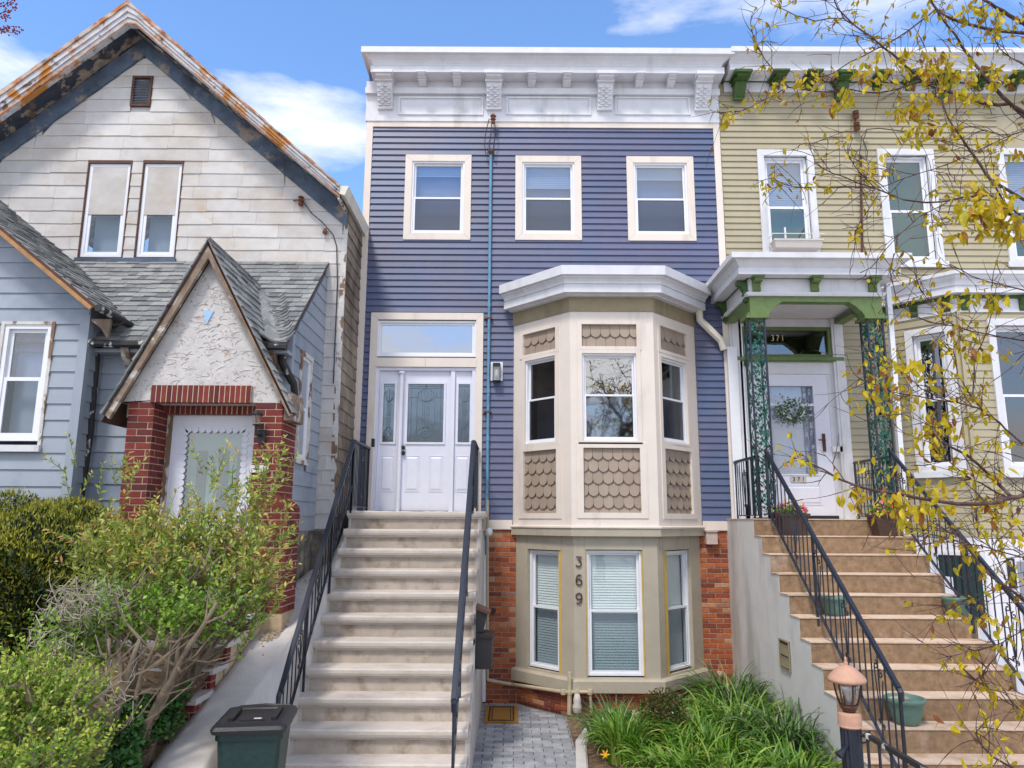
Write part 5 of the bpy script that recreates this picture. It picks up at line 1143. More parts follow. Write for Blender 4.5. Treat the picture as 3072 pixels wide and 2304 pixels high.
# door
dd = FD.rect(508, 1245, 742, 1600); fr0 = ring(MB(), FD, x2_+.002, x3_, 1.9, zz0+.06, .055, .0, .04).build('door_surround', m_peel, ct)
da_, db_ = x2_+.06, x3_-.06; gzt = FD.hit(600, 1290)[1]; gzb = FD.hit(600, 1555)[1]; ga, gb = da_+.14, db_-.14
d0 = holes_wall(MB(), FD, da_, db_, 1.95, zz0+.0, .0, .03, [(ga, gb, gzb, gzt)]).build('storm_door', m_doorw, ct)
MB().box(FD, ga, gb, gzb, gzt, .008, .012).build('pane', m_gl_pale, d0)
mb = MB()
for k in range(14):
    z_ = gzb+(gzt-gzb)*(k+.5)/14
    for x_ in (ga, gb): mb.tube([(x_, YD-.010, z_), (x_, YD-.036, z_)], .036, 10)
for k in range(9):
    x_ = ga+(gb-ga)*(k+.5)/9
    for z_ in (gzb, gzt): mb.tube([(x_, YD-.010, z_), (x_, YD-.036, z_)], .036, 10)
mb.build('scalloped_trim', m_doorw, d0)
MB().box(FD, ga, gb, gzb, gzt, -.12, -.10).build('inner_door', m_curt, d0)
mb = MB()
for t_ in (.16, .52): mb.box(FD, ga+(gb-ga)*t_, ga+(gb-ga)*(t_+.17), gzb+.1, gzt-.22, -.10, -.09)
mb.box(FD, ga+(gb-ga)*.82, ga+(gb-ga)*.95, gzb+.1, gzt-.22, -.10, -.09); mb.build('inner_glass', m_dark, d0)
q = FSt.hit(780, 1272); mb = MB(); mb.tube([(q[0]+.03, YS, q[1]-.12), (q[0]+.0, YS-.10, q[1]-.13), (q[0], YS-.11, q[1]-.03)], .014, 6); mb.box(FSt, q[0]-.01, q[0]+.07, q[1]-.2, q[1]-.06, 0, .02); mb.lathe((q[0], YS-.11, q[1]-.03), [(.035, 0), (.04, .01), (.015, .015)], 10); mb.lathe((q[0], YS-.11, q[1]+.07), [(.06, 0), (.065, .015), (.03, .05), (.0, .055)], 10); wl2 = mb.build('wall_lantern', m_black, ct)
MB().lathe((q[0], YS-.11, q[1]-.02), [(.03, 0), (.055, .09)], 8).build('lantern_glass', m_gl_lamp, wl2)
q = FSt.rect(752, 1396, 806, 1418); MB().box(FSt, q[0], q[1], q[2], q[3], 0, .02).build('letter_plate', m_white, ct)
# steps up to the brick entry
es = thing('entry_steps', 'red brick steps with white stone treads below the brick entry, behind the shrubs', 'steps', (-3, 7, 1))
for k in range(7):
    zt_ = 2.08-.165*k; yf = 7.9-.3*k
    MB().wbox(-3.75, -2.44, yf, yf+.34, zt_-.045, zt_).build('tread', m_concrete, es)
    nb = 6; lst = bricks(facing(yf+.035), -3.72, -2.46, zt_-.165, zt_-.05, H=.0575, depth=.1)
    pieces('brick', lst, m_rbrick, es, 300)
mb = MB()
for k in range(7): mb.wbox(-3.71, -2.47, 7.9-.3*k+.045, 7.9-.3*k+.3, 2.08-.165*k-.9, 2.08-.165*k-.05)
mb.build('mortar', m_rmort, es)
# ================================================================ GROUND
gr = MB().wbox(-60, 60, -80, F+60, -.5, -.012).build('ground', m_concrete); tag(gr, kind='structure')
# yard terrain on the left, sloped
def yz(y): return 1.75 if y > 7.7 else max(.35, 1.75-(7.7-y)*.38)
n_ = 30; vs_ = []; fs = []
for i in range(n_+1):
    y = 3.0+(YG+.3-3.0)*i/n_
    for j in range(n_+1):
        x = -9+(9-2.46)*j/n_; vs_.append((x, y, yz(y)+.03*math.sin(x*3+y*2)*math.cos(y*4)))
fs = [(i*(n_+1)+j, i*(n_+1)+j+1, (i+1)*(n_+1)+j+1, (i+1)*(n_+1)+j) for i in range(n_) for j in range(n_)]
tag(MB().add(vs_, fs).build('garden_soil', m_soil), kind='structure')
# sloping concrete walk between the yard and the pale stoop
mb = MB(); prof = [(10.6, 1.95), (9.7, 1.9), (8.8, 1.80), (8.2, 1.60), (7.75, 1.42), (7.3, 1.33), (6.4, 1.06), (5.5, .80), (3.6, .25)]
vs_ = []; n_ = 70
def wz(y):
    for (ya, za), (yb, zb2) in zip(prof, prof[1:]):
        if ya >= y >= yb: return za+(zb2-za)*(ya-y)/(ya-yb)
    return prof[-1][1]
for i in range(n_+1):
    y = 10.6-7.0*i/n_; z = wz(y)+.008*math.sin(y*9)
    bank = max(0, min(1, (y-6.9)/.5)); nos = max(0, min(zLand, zLand-(Y0-y)*hB/tB))-.16
    zr = z+(max(z, nos)-z)*bank*.9
    rowp = [(-2.50, z-.35), (-2.47, z-.01), (-2.40, z+.0), (-2.28, z+.0+(zr-z)*.15), (-2.20, z+(zr-z)*.55), (-2.13, z+(zr-z)*.95), (-2.088, zr)]
    for x, zz in rowp: vs_.append((x+.012*math.sin(y*3), y, zz+random.uniform(-.003, .003)))
    vs_.append((-2.08, y, -.05))
m_ = 8; fs = [(i*m_+k, (i+1)*m_+k, (i+1)*m_+k+1, i*m_+k+1) for i in range(n_) for k in range(m_-1)]
tag(MB().add(vs_, fs).build('concrete_ramp', m_concrete, None, True), kind='structure')
# worn patch of exposed aggregate and a little debris on the walk
mb = MB(); random.seed(5)
for k in range(260):
    y = random.gauss(7.55, .16); x = -2.40+random.uniform(0, .16); s_ = random.uniform(.006, .016); mb.lathe((x, y, wz(y)+.002), [(s_, 0), (s_*.8, s_*.5), (.001, s_*.7)], 5)
for k in range(120):
    y = random.uniform(8.2, 9.3); x = -2.42+random.uniform(0, .12); s_ = random.uniform(.004, .012); mb.lathe((x, y, wz(y)+.004), [(s_, 0), (.001, s_*.6)], 5)
gv_ = mb.build('gravel', M('loose_aggregate', (.36, .28, .19), .95, rand=.5, bump=0)); tag(gv_, 'tan loose aggregate on the worn concrete walk beside the stoop', 'gravel', kind='stuff')
# path of pavers
pv = []; y = 6.0; r = 0
pa = tag(MB().wbox(-.42, 3.0, 4.5, F, -.01, .0).build('path', m_joint), kind='structure')
y = 7.0
while y < F-.05:
    x = -.40-(.11 if r % 2 else 0)
    while x < 1.05:
        p, q = max(x, -.39), min(x+.215, 1.0)
        if q-p > .03: pv.append((WF, p+.004, q-.004, .0, .022+random.uniform(-.002, .002), -(y+.098), -y-.004))
        x += .218
    y += .104; r += 1
pieces('paver', pv, m_paver, pa, 300)
# garden bed and its kerb
bed = []
n_ = 24
vs_ = [(.70+(3.0-.70)*j/n_, 5.0+(9.85-5.0)*i/n_, .06+.10*math.sin(math.pi*min(1, j/n_*1.2))*math.sin(math.pi*min(1, i/n_*.95+.1))+random.uniform(-.012, .012)) for i in range(n_+1) for j in range(n_+1)]
tag(MB().add(vs_, [(i*(n_+1)+j, i*(n_+1)+j+1, (i+1)*(n_+1)+j+1, (i+1)*(n_+1)+j) for i in range(n_) for j in range(n_)]).build('garden_bed', m_soil), kind='structure')
mb = MB(); mb.sweep([(3.04, 9.9), (1.45, 9.88), (.98, 9.35), (.76, 8.6), (.68, 7.6), (.70, 5)][::-1], [(-.05, 0), (.07, 0), (.07, .10), (.05, .12), (-.05, .12)]) 
tag(mb.build('kerb', m_concrete), kind='structure')
# ================================================================ PROPS
def mat_rgb(n, c, r=.6, **k): return M(n, c, r, **k)
# doormat
q = [at(x, y, 9.8) for x, y in ((0, 0),)]
def onz(px, py, z):
    d = ray(px, py); t = (z-CZ)/d.z; return CAM+d*t
c = [onz(1452, 2120, .024), onz(1555, 2120, .024), onz(1560, 2170, .024), onz(1446, 2170, .024)]
m_mat = M('coir', (.42, .20, .035), .95, var=.3, vsc=60, bump=.9, bsc=200); m_matb = M('coir_black', (.04, .025, .02), .95, bump=.6)
x0_, x1_m, y0_m, y1_m = c[3].x+.02, c[2].x-.02, c[3].y, c[0].y
dm = thing('doormat', 'tan coir doormat with black border lines on the grey pavers', 'doormat', ((x0_+x1_m)/2, (y0_m+y1_m)/2, .024))
MB().wbox(x0_, x1_m, y0_m, y1_m, .024, .040).build('mat', m_mat, dm)
mb = MB(); ring(mb, Fr((0, 0, .040), (1, 0, 0), (0, 1, 0), (0, 0, 1)), x0_+.09, x1_m-.09, y0_m+.09, y1_m-.09, .012, -.002, .003); ring(mb, Fr((0, 0, .040), (1, 0, 0), (0, 1, 0), (0, 0, 1)), x0_+.05, x1_m-.05, y0_m+.05, y1_m-.05, .02, -.002, .003); mb.build('border', m_matb, dm)
# wheeled bin
m_bin = M('dark_green_plastic', (.014, .040, .038), .45, var=.25, vsc=30, bump=.25, bsc=120); m_lid = M('black_plastic_lid', (.022, .023, .027), .4, var=.25, vsc=40, bump=.25, bsc=120)
bn = thing('wheeled_bin', 'dark green wheeled rubbish bin with black lid left of the pale stoop', 'rubbish bin', (0, 0, 0))
def rbox(mb, z, hx, hy, r=.05, n=4, oy=0):
    return [(sx*(hx-r)+r*math.cos(math.radians(a0+90*i/n)), oy+sy*(hy-r)+r*math.sin(math.radians(a0+90*i/n)), z) for (sx, sy, a0) in ((1, 1, 0), (-1, 1, 90), (-1, -1, 180), (1, -1, 270)) for i in range(n+1)]
def loft(rings):
    m_ = len(rings[0]); vs_ = [p for r in rings for p in r]
    return MB().add(vs_, [(i*m_+k, i*m_+(k+1) % m_, (i+1)*m_+(k+1) % m_, (i+1)*m_+k) for i in range(len(rings)-1) for k in range(m_)]+[tuple(range(m_-1, -1, -1)), tuple((len(rings)-1)*m_+k for k in range(m_))])
loft([rbox(0, .04, .19, .22, .04), rbox(0, .55, .225, .27, .05), rbox(0, .93, .25, .30, .05), rbox(0, .935, .265, .315, .05), rbox(0, .985, .265, .315, .05)]).build('body', m_bin, bn)
loft([rbox(0, .986, .29, .345, .05), rbox(0, 1.015, .30, .355, .05), rbox(0, 1.04, .285, .34, .05), rbox(0, 1.055, .24, .29, .05), rbox(0, 1.056, .20, .22, .03), rbox(0, 1.045, .19, .21, .03)]).build('lid', m_lid, bn)
mb = MB(); mb.wbox(-.19, -.15, -.20, .16, 1.05, 1.075); mb.wbox(.15, .19, -.20, .16, 1.05, 1.075); mb.wbox(-.10, .10, -.22, -.19, 1.046, 1.062); mb.build('lid_ribs', m_lid, bn)
MB().wbox(.0, .06, -.13, -.10, 1.046, 1.049).build('sticker', m_white2, bn)
MB().tube([(-.22, .36, 1.0), (-.22, .42, 1.02), (0, .43, 1.03), (.22, .42, 1.02), (.22, .36, 1.0)], .014, 6).build('handle', m_lid, bn)
mb = MB(); ring(mb, facing(-.262), -.12, .12, .60, .78, .02, -.01, .006); mb.build('body_recess', m_lid, bn)
MB().wbox(-.10, .10, -.262, -.256, .62, .76).build('recess_panel', m_lid, bn)
for sx in (-.2, .2): MB().tube([(sx-.03, .26, .11), (sx+.03, .26, .11)], .11, 16).build('wheel', m_lid, bn)
bn.rotation_euler = (0, 0, math.radians(8)); bn.location = (-1.84, 5.72, .13); bn.scale = (.86, .86, .90)
# mailbox
pA = at(1432, 1822, 8.45); pB = at(1482, 2000, 8.45)
mx_ = thing('mailbox', 'black metal mailbox with open lid fixed to the right side of the pale stoop', 'mailbox', (bsr+.02, 8.45, pB.z))
xm0, xm1 = bsr+.022, bsr+.20; zh = pA.z-pB.z
MB().wbox(xm0, xm1, 8.30, 8.62, pB.z, pB.z+zh*.52).build('body', m_black, mx_)
MB().prism([(xm0, 8.28, pB.z+zh*.52+.003), (xm1+.02, 8.28, pB.z+zh*.52+.003), (xm1+.02, 8.28, pB.z+zh*.56), (xm0, 8.28, pB.z+zh*.60)], (0, .36, 0)).build('rim', m_black, mx_)
MB().prism([(xm0, 8.33, pB.z+zh*.60), (xm0+.08, 8.33, pB.z+zh*.60), (xm0+.13, 8.33, pB.z+zh*.92), (xm0, 8.33, pB.z+zh*.98)], (0, .26, 0)).build('back_box', m_black, mx_)
MB().prism([(xm0, 8.30, pB.z+zh*.99), (xm0+.15, 8.30, pB.z+zh*.90), (xm0+.16, 8.30, pB.z+zh*.94), (xm0, 8.30, pB.z+zh*1.05)], (0, .32, 0)).build('lid', m_brown, mx_)
# terracotta coloured lantern on a post
m_terra = M('faded_terracotta_paint', (.56, .32, .22), .6, var=.12, vsc=20, bump=.1)
lp = at(2529, 1880, 5.75); lt = thing('post_lantern', 'faded terracotta domed lantern on a black fluted post before the brown stoop', 'lamp post', (lp.x, lp.y, 0))
Zt = at(2529, 1969, 5.75).z; Zr = at(2529, 2036, 5.75).z; Zgb = at(2529, 2122, 5.75).z; Zb = at(2529, 2136, 5.75).z; Zc = at(2529, 2182, 5.75).z
r_ = (at(2584, 1890, 5.75).x-at(2476, 1890, 5.75).x)/2; hz = Zr-Zb
MB().lathe((lp.x, lp.y, 0), [(.001, Zt), (.010, Zt-.015), (.006, Zt-.03), (.014, Zt-.042), (.017, Zt-.05), (.012, Zt-.06), (.035, Zt-.066), (r_*.5, Zt-.082), (r_*.8, Zr+.035), (r_*.98, Zr+.008), (r_, Zr-.005), (r_*.97, Zr-.02), (r_*.6, Zr-.015)], 24).build('dome', m_terra, lt, True)
MB().lathe((lp.x, lp.y, 0), [(r_*.68, Zr-.016), (r_*.62, Zr-.08), (r_*.52, Zgb+.06), (r_*.40, Zgb+.01)], 16).build('glass', m_gl_lamp, lt, True)
mb = MB()
for k in range(6):
    a = math.pi/6+k*math.pi/3; mb.tube([(lp.x+r_*f_*math.cos(a), lp.y+r_*f_*math.sin(a), z) for f_, z in ((.70, Zr-.016), (.64, Zr-.08), (.54, Zgb+.06), (.42, Zgb+.01))], .007, 5)
mb.lathe((lp.x, lp.y, 0), [(r_*.45, Zgb+.02), (r_*.47, Zgb+.005), (r_*.3, Zgb-.03), (r_*.33, Zb)], 16); mb.build('cage', m_brown, lt)
MB().lathe((lp.x, lp.y, 0), [(.02, Zgb+.02), (.02, Zgb+.07), (.035, Zgb+.11), (.04, Zgb+.15), (.025, Zgb+.19), (.0, Zgb+.2)], 12).build('bulb', m_white2, lt, True)
MB().lathe((lp.x, lp.y, 0), [(r_*.36, Zb), (r_*.58, Zb-.012), (r_*.60, Zb-.05), (r_*.60, Zc+.02), (r_*.62, Zc+.01), (r_*.55, Zc)], 16).build('collar', m_terra, lt)
mb = MB(); seg = 32; vs_ = []
for z in (Zc-.001, -.0): 
    for k in range(seg): rr = r_*(.55 if k % 2 else .50); vs_.append((lp.x+rr*math.cos(2*math.pi*k/seg), lp.y+rr*math.sin(2*math.pi*k/seg), z))
mb.add(vs_, [(k, (k+1) % seg, (k+1) % seg+seg, k+seg) for k in range(seg)]+[tuple(range(seg)), ]); mb.build('post', m_iron, lt)
pk = at(2555, 2200, 5.75)
mb = MB(); mb.tube([(lp.x, lp.y, pk.z), (lp.x+.07, lp.y-.06, pk.z), (lp.x+.09, lp.y-.07, pk.z+.01)], [.012, .012, .03], 8); mb.tube([(lp.x, lp.y, pk.z-.06), (lp.x-.09, lp.y-.06, pk.z-.10), (lp.x-.13, lp.y-.07, pk.z-.13)], [.015, .018, .03], 8); mb.tube([(lp.x+.06, lp.y-.06, pk.z), (lp.x+.11, lp.y-.06, pk.z+.03), (lp.x+.10, lp.y-.06, pk.z-.04), (lp.x+.05, lp.y-.06, pk.z-.05)], .008, 6); mb.build('handle', m_iron, lt)
# green round pots
m_pot = M('sage_green_pot', (.11, .205, .17), .55, var=.15, vsc=12, bump=.1, stain=(.22, .30, .25), ssc=8, slo=.6, shi=.75, sstretch=(1, 1, 1))
pot0 = thing('flower_pot', '', 'flower pot', (0, 0, 0), 'green round pots on the brown steps')
MB().lathe((0, 0, 0), [(.001, .005), (.085, .0), (.10, .03), (.125, .11), (.135, .16), (.142, .165), (.150, .175), (.155, .20), (.145, .205), (.135, .195), (.125, .17), (.001, .165)], 28).build('bowl', m_pot, pot0, True)
MB().lathe((0, 0, 0), [(.001, .160), (.124, .166), (.001, .172)], 20).build('potting_soil', m_soil, pot0)
def cp(root, loc, rz, label, sc=1):
    r = root.copy(); COL.objects.link(r); r.location = loc; r.rotation_euler = (0, 0, rz); r.scale = (sc, sc, sc); r['label'] = label; WL[r.name] = V(loc)
    for ch in list(root.children):
        c2 = ch.copy(); COL.objects.link(c2); c2.parent = r; WL[c2.name] = WL[ch.name]+V(loc)
    return r
def stepz(n): return kland-hN*n
def stepy(n): return 9.5-tN*n
def potat(px, py, n): 
    z = stepz(n); y = stepy(n)+.15; return (at(px, py, y).x, y, z)
pot0['label'] = 'green round pot with a leafy twig over it, right end of a brown step'
pot0.location = V(potat(2882, 1900, 5)); pot0.rotation_euler = (0, 0, .3)
cp(pot0, potat(2508, 1890, 5), 1.1, 'green round pot seen through the balusters of the left long railing')
cp(pot0, potat(2728, 2260, 9), 2.2, 'empty green pot at the foot of the brown steps beside the newel post', 1.15)
# flower planters on the top step
m_plant = M('dark_brown_planter', (.075, .04, .03), .6, var=.2, bump=.2)
m_pl_lf = M('petunia_leaf', (.10, .22, .03), .6, ramp=[(0, (.06, .15, .02)), (.6, (.13, .26, .04)), (1, (.25, .35, .06))], bump=0, trans=.25)
m_fl = M('mixed_petals', (.6, .05, .1), .6, ramp=[(0, (.62, .02, .12)), (.3, (.70, .05, .02)), (.5, (.75, .10, .35)), (.68, (.80, .55, .03)), (.85, (.75, .30, .03)), (1, (.45, .03, .30))], bump=0, var=0)
for (px, lab) in ((2375, 'dark planter of red and yellow flowers behind the left railing'), (2655, 'brown square planter of pink and yellow flowers beside the right ironwork post')):
    z = stepz(1); p = onz(px, 1603, z); y = stepy(1)+.14; x = at(px, 1560, y).x
    t = thing('planter', lab, 'planter', (x, y, z), 'flower planters on the top step')
    hx = .15
    rg = lambda zz, h_: [(x-h_, y-h_*.75, zz), (x+h_, y-h_*.75, zz), (x+h_, y+h_*.75, zz), (x-h_, y+h_*.75, zz)]
    loft([rg(z, hx*.78), rg(z+.23, hx*1.12), rg(z+.235, hx*1.22), rg(z+.27, hx*1.24), rg(z+.27, hx*1.15), rg(z+.25, hx*1.1)]).build('trough', m_plant, t)
    a_, b_ = MB(), MB()
    for k in range(700):
        an, rr = random.uniform(0, 6.28), random.random()**.5; cc_ = V((x+rr*.19*math.cos(an), y+rr*.15*math.sin(an), z+.26+random.uniform(0, .13)*(1.1-rr*.6))); e = V((random.gauss(0, 1), random.gauss(0, 1), random.gauss(.3, 1))).normalized(); f_ = e.orthogonal().normalized(); s_ = random.uniform(.015, .03)
        a_.add([cc_, cc_+e*s_+f_*s_*.4, cc_+e*s_*2, cc_+e*s_-f_*s_*.4], [(0, 1, 2, 3)])
    for k in range(75):
        an, rr = random.uniform(0, 6.28), random.random()**.5; cc_ = V((x+rr*.20*math.cos(an), y-.02+rr*.16*math.sin(an), z+.30+random.uniform(0, .16)*(1.1-rr*.7)-.05*(rr > .8)))
        nn = V((random.gauss(0, .4), -.8, random.gauss(.5, .4))).normalized(); f1 = nn.orthogonal().normalized(); f2 = nn.cross(f1); s_ = random.uniform(.013, .024)
        vs_ = [cc_+nn*(-.006)]+[cc_+(f1*math.cos(i*1.2566/2)+f2*math.sin(i*1.2566/2))*s_*(1 if i % 2 else .7) for i in range(10)]
        b_.add(vs_, [(0, i+1, (i+1) % 10+1) for i in range(10)])
    a_.build('leaves', m_pl_lf, t, kind='stuff'); b_.build('flowers', m_fl, t, kind='stuff')
# low railing at the bottom right  and its gate mesh
A_, B_ = at(2600, 2205, 5.35), at(2790, 2318, 4.75)
lr = thing('low_railing', 'low weathered black railing sloping across the foot of the brown stoop', 'railing', (A_.x, A_.y, 0))
MB().tube([A_, B_], .022, 4).build('top_rail', m_gutb, lr)
for k in range(6):
    p = A_.lerp(B_, k/5+.01); MB().tube([p, (p.x, p.y, .1)], .010, 4).build('baluster', m_iron, lr)
pC = at(3040, 2215, 4.6)
# ================================================================ VEGETATION
def leafmesh(name, P, D, Lm, Wm, mat, parent, fold=.3, droop=.0, kind='stuff', up=None):
    n = len(P); P = np.asarray(P); D = np.asarray(D); D = D/np.linalg.norm(D, axis=1, keepdims=True)
    R = rng.normal(size=(n, 3)); 
    if up is not None: R = R*up+np.array([0, 0, 1.])
    Sd = np.cross(D, R); Sd /= np.linalg.norm(Sd, axis=1, keepdims=True)+1e-9; Nn = np.cross(Sd, D)
    Lm = np.broadcast_to(Lm, (n,))[:, None]; Wm = np.broadcast_to(Wm, (n,))[:, None]
    tip = P+D*Lm; tip[:, 2] -= (Lm[:, 0]*droop)
    mid = P+D*Lm*.45
    vs_ = np.stack([P, mid+Sd*Wm*.5+Nn*Wm*fold*.5, tip, mid-Sd*Wm*.5+Nn*Wm*fold*.5], 1).reshape(-1, 3)
    c = vs_.mean(0); pw = np.array(WL[parent.name]); vs_ = vs_-c
    me = bpy.data.meshes.new(name); me.vertices.add(4*n); me.vertices.foreach_set('co', vs_.astype(np.float32).ravel())
    b = np.arange(n)*4; idx = np.stack([b, b+1, b+2, b, b+2, b+3], 1).ravel()
    me.loops.add(6*n); me.loops.foreach_set('vertex_index', idx.astype(np.int32)); me.polygons.add(2*n); me.polygons.foreach_set('loop_start', np.arange(2*n, dtype=np.int32)*3); me.polygons.foreach_set('loop_total', np.full(2*n, 3, dtype=np.int32))
    me.update(calc_edges=True); me.materials.append(mat); o = bpy.data.objects.new(name, me); COL.objects.link(o); o.parent = parent; o.location = V(c-pw); WL[o.name] = V(c)
    return tag(o, kind=kind)
def LM(name, ramp, rough=.55, tr=.3, **k): return M(name, (.1, .2, .05), rough, ramp=ramp, trans=tr, bump=0, var=.25, vsc=5, **k)
m_yew = LM('yew_needles', [(0, (.010, .022, .006)), (.5, (.030, .055, .010)), (1, (.07, .10, .015))], tr=.1)
m_yewt = LM('yew_new_growth', [(0, (.15, .18, .02)), (.5, (.32, .32, .03)), (1, (.50, .45, .05))], tr=.2)
m_bark = M('shrub_bark', (.22, .17, .12), .9, var=.35, vsc=20, bump=.6, stain=(.12, .09, .06), ssc=10, slo=.5, shi=.65)
m_greytw = M('dead_grey_twig', (.42, .36, .29), .9, var=.3, vsc=20, bump=.2)
# --- clipped yew hedge
hg = thing('hedge', 'dark clipped yew hedge with yellow-green tips below the grey-blue boards', 'hedge', (-5.9, 6.8, 1.2))
def hsurf(n, k=1.):
    """points on a rounded lumpy hedge body"""
    x = rng.uniform(-8.2, -3.45, n); t = rng.uniform(0, 1, n); front = rng.uniform(size=n) < .58
    y = np.where(front, 6.02, 6.02+t*1.6); z = np.where(front, 1.1+(1-t**1.0)*1.15, 2.25+t*.32)
    # round the shoulder and the right end
    e = np.clip((x+4.0)/.55, 0, 1); drop = .9*e**2.2; z = np.where(front, 1.1+(z-1.1)*(1-drop*.55), z-drop*.6)
    y = y+e**2*np.where(front, .45, 0)
    sh = np.exp(-((y-6.02)/.22)**2)*np.where(front, 0, 1); z = z-.13*sh; y = y+np.where(front & (z > 2.0), (z-2.0)*.6, 0)
    z = z+.075*np.sin(x*3.1+y*2.2)+.05*np.sin(x*7.3+1)+.04*np.sin(y*9+x*2); y = y+np.where(front, .09*np.sin(x*4.2+z*3)+.06*np.sin(z*8+x*2), 0)
    P = np.stack([x, y, z], 1); Nn = np.where(front[:, None], np.array([[0, -1, .35]]), np.array([[0, -.15, 1.]])); Nn = Nn+np.stack([e*1.2, e*0, e*0], 1)
    return P, Nn, front
P, Nn, fr_ = hsurf(75000); dd_ = rng.uniform(0, .16, len(P)); P2_ = P-Nn*dd_[:, None]
leafmesh('foliage', P2_, Nn*.9+rng.normal(size=P.shape)*.75, rng.uniform(.04, .075, len(P)), .016, m_yew, hg)
P, Nn, fr_ = hsurf(42000); keep = (~fr_) | (rng.uniform(size=len(P)) < .35+.5*(P[:, 2] > 1.9)); P, Nn = P[keep], Nn[keep]
leafmesh('new_growth', P+Nn*rng.uniform(-.02, .045, (len(P), 1)), Nn+rng.normal(size=P.shape)*.55+np.array([0, 0, .5]), rng.uniform(.03, .055, len(P)), .013, m_yewt, hg)
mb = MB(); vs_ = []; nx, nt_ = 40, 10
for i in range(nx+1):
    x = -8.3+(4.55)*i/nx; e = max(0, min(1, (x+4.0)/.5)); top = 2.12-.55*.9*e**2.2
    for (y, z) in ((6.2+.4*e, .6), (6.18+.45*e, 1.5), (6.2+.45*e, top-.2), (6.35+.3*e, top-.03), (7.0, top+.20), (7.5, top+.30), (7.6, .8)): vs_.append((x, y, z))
mb.add(vs_, [(i*7+k, (i+1)*7+k, (i+1)*7+k+1, i*7+k+1) for i in range(nx) for k in range(6)]+[tuple(nx*7+k for k in range(7))]); mb.build('foliage_core', M('hedge_dark_core', (.02, .022, .012), .95, var=.5, vsc=20, bump=1, bsc=30), hg)  # added dark core under the foliage to block light, not real branches
# --- leafy shrubs made of shoots
def blob(px, py, rx, ry, Y, dY, n):
    c = at(px*1.3888, py*1.3888, Y); s_ = Y/FL*.98; u = rng.normal(size=(n, 3)); u /= np.linalg.norm(u, axis=1, keepdims=True); u *= rng.uniform(0, 1, (n, 1))**(.45)
    return np.stack([c.x+u[:, 0]*rx/2.16*s_, Y+u[:, 1]*dY, c.z+u[:, 2]*ry/2.16*s_], 1), u
def shrub(name, label, cat, blobs, base, stems, mats, slen=(.16, .34), nl=13, ll=(.03, .055), lw=.017, twm=None, tiprow=.3, upb=.9, stem_r=.02):
    t = thing(name, label, cat, base)
    B = V(base); Ps, Ds, tipP, tipD = [], [], [], []; tw = MB()
    for (px, py, rx, ry, Y, dY, n) in blobs:
        C, U = blob(px, py, rx, ry, Y, dY, n)
        for c, u in zip(C, U):
            d = np.array([u[0]*.6, u[1]*.4, upb])+rng.normal(size=3)*.38; d /= np.linalg.norm(d); L_ = rng.uniform(*slen)
            b = rng.normal(size=3)*.12; pts = [c+d*L_*q+b*L_*q*q for q in (0, .35, .7, 1)]
            tw.tube([V(p) for p in pts], [.0035, .003, .002, .001], 3, False)
            for k in range(nl):
                q = (k+.5)/nl; p = c+d*L_*q+b*L_*q*q; s_ = rng.normal(size=3); s_ -= d*s_.dot(d); s_ /= np.linalg.norm(s_)
                dd = s_+d*rng.uniform(.4, 1.0)
                if q > 1-tiprow: tipP.append(p); tipD.append(dd)
                else: Ps.append(p); Ds.append(dd)
    leafmesh('foliage', Ps, Ds, rng.uniform(ll[0], ll[1], len(Ps)), lw, mats[0], t, up=1.2)
    leafmesh('new_growth', tipP, tipD, rng.uniform(ll[0]*.8, ll[1]*.9, len(tipP)), lw*.8, mats[1], t, up=1.2)
    tw.build('twigs', twm or m_bark, t, kind='stuff')
    for (bx, by, tx_, ty_, Y, r0_) in stems:
        p = at(bx*1.3888, by*1.3888, Y); p.x = min(p.x, -2.56); p.z = min(p.z, yz(p.y)+.02); q = at(tx_*1.3888, ty_*1.3888, Y+random.uniform(-.1, .3)); n = 7; sw = V((random.uniform(-.1, .1), random.uniform(-.08, .08), 0))
        pts = [p.lerp(q, i/n)+sw*math.sin(i/n*math.pi)+V((random.uniform(-.012, .012), random.uniform(-.01, .01), 0)) for i in range(n+1)]
        pts[0].z -= .15
        MB().tube(pts, [r0_*(1-.6*i/n) for i in range(n+1)], 7).build('stem', m_bark, t, True)
        br = MB()
        for k in range(9):
            i = random.randint(2, n); s0 = pts[i]; e_ = V((random.uniform(-.45, .45), random.uniform(-.3, .3), random.uniform(.0, .4))); br.tube([s0, s0+e_*.5+V((0, 0, -.04)), s0+e_], [.010, .007, .003], 4, False)
        br.build('branches', m_bark, t, kind='stuff')
    return t
m_ph = LM('olive_leaf', [(0, (.16, .26, .03)), (.5, (.33, .43, .06)), (1, (.52, .56, .12))])
m_pht = LM('coppery_new_leaf', [(0, (.42, .46, .08)), (.5, (.58, .54, .12)), (.8, (.60, .38, .12)), (1, (.55, .22, .09))])
m_pv = LM('fresh_green_leaf', [(0, (.09, .22, .02)), (.5, (.22, .42, .035)), (1, (.42, .58, .09))])
m_pvt = LM('lime_leaf', [(0, (.28, .42, .04)), (1, (.56, .60, .10))])
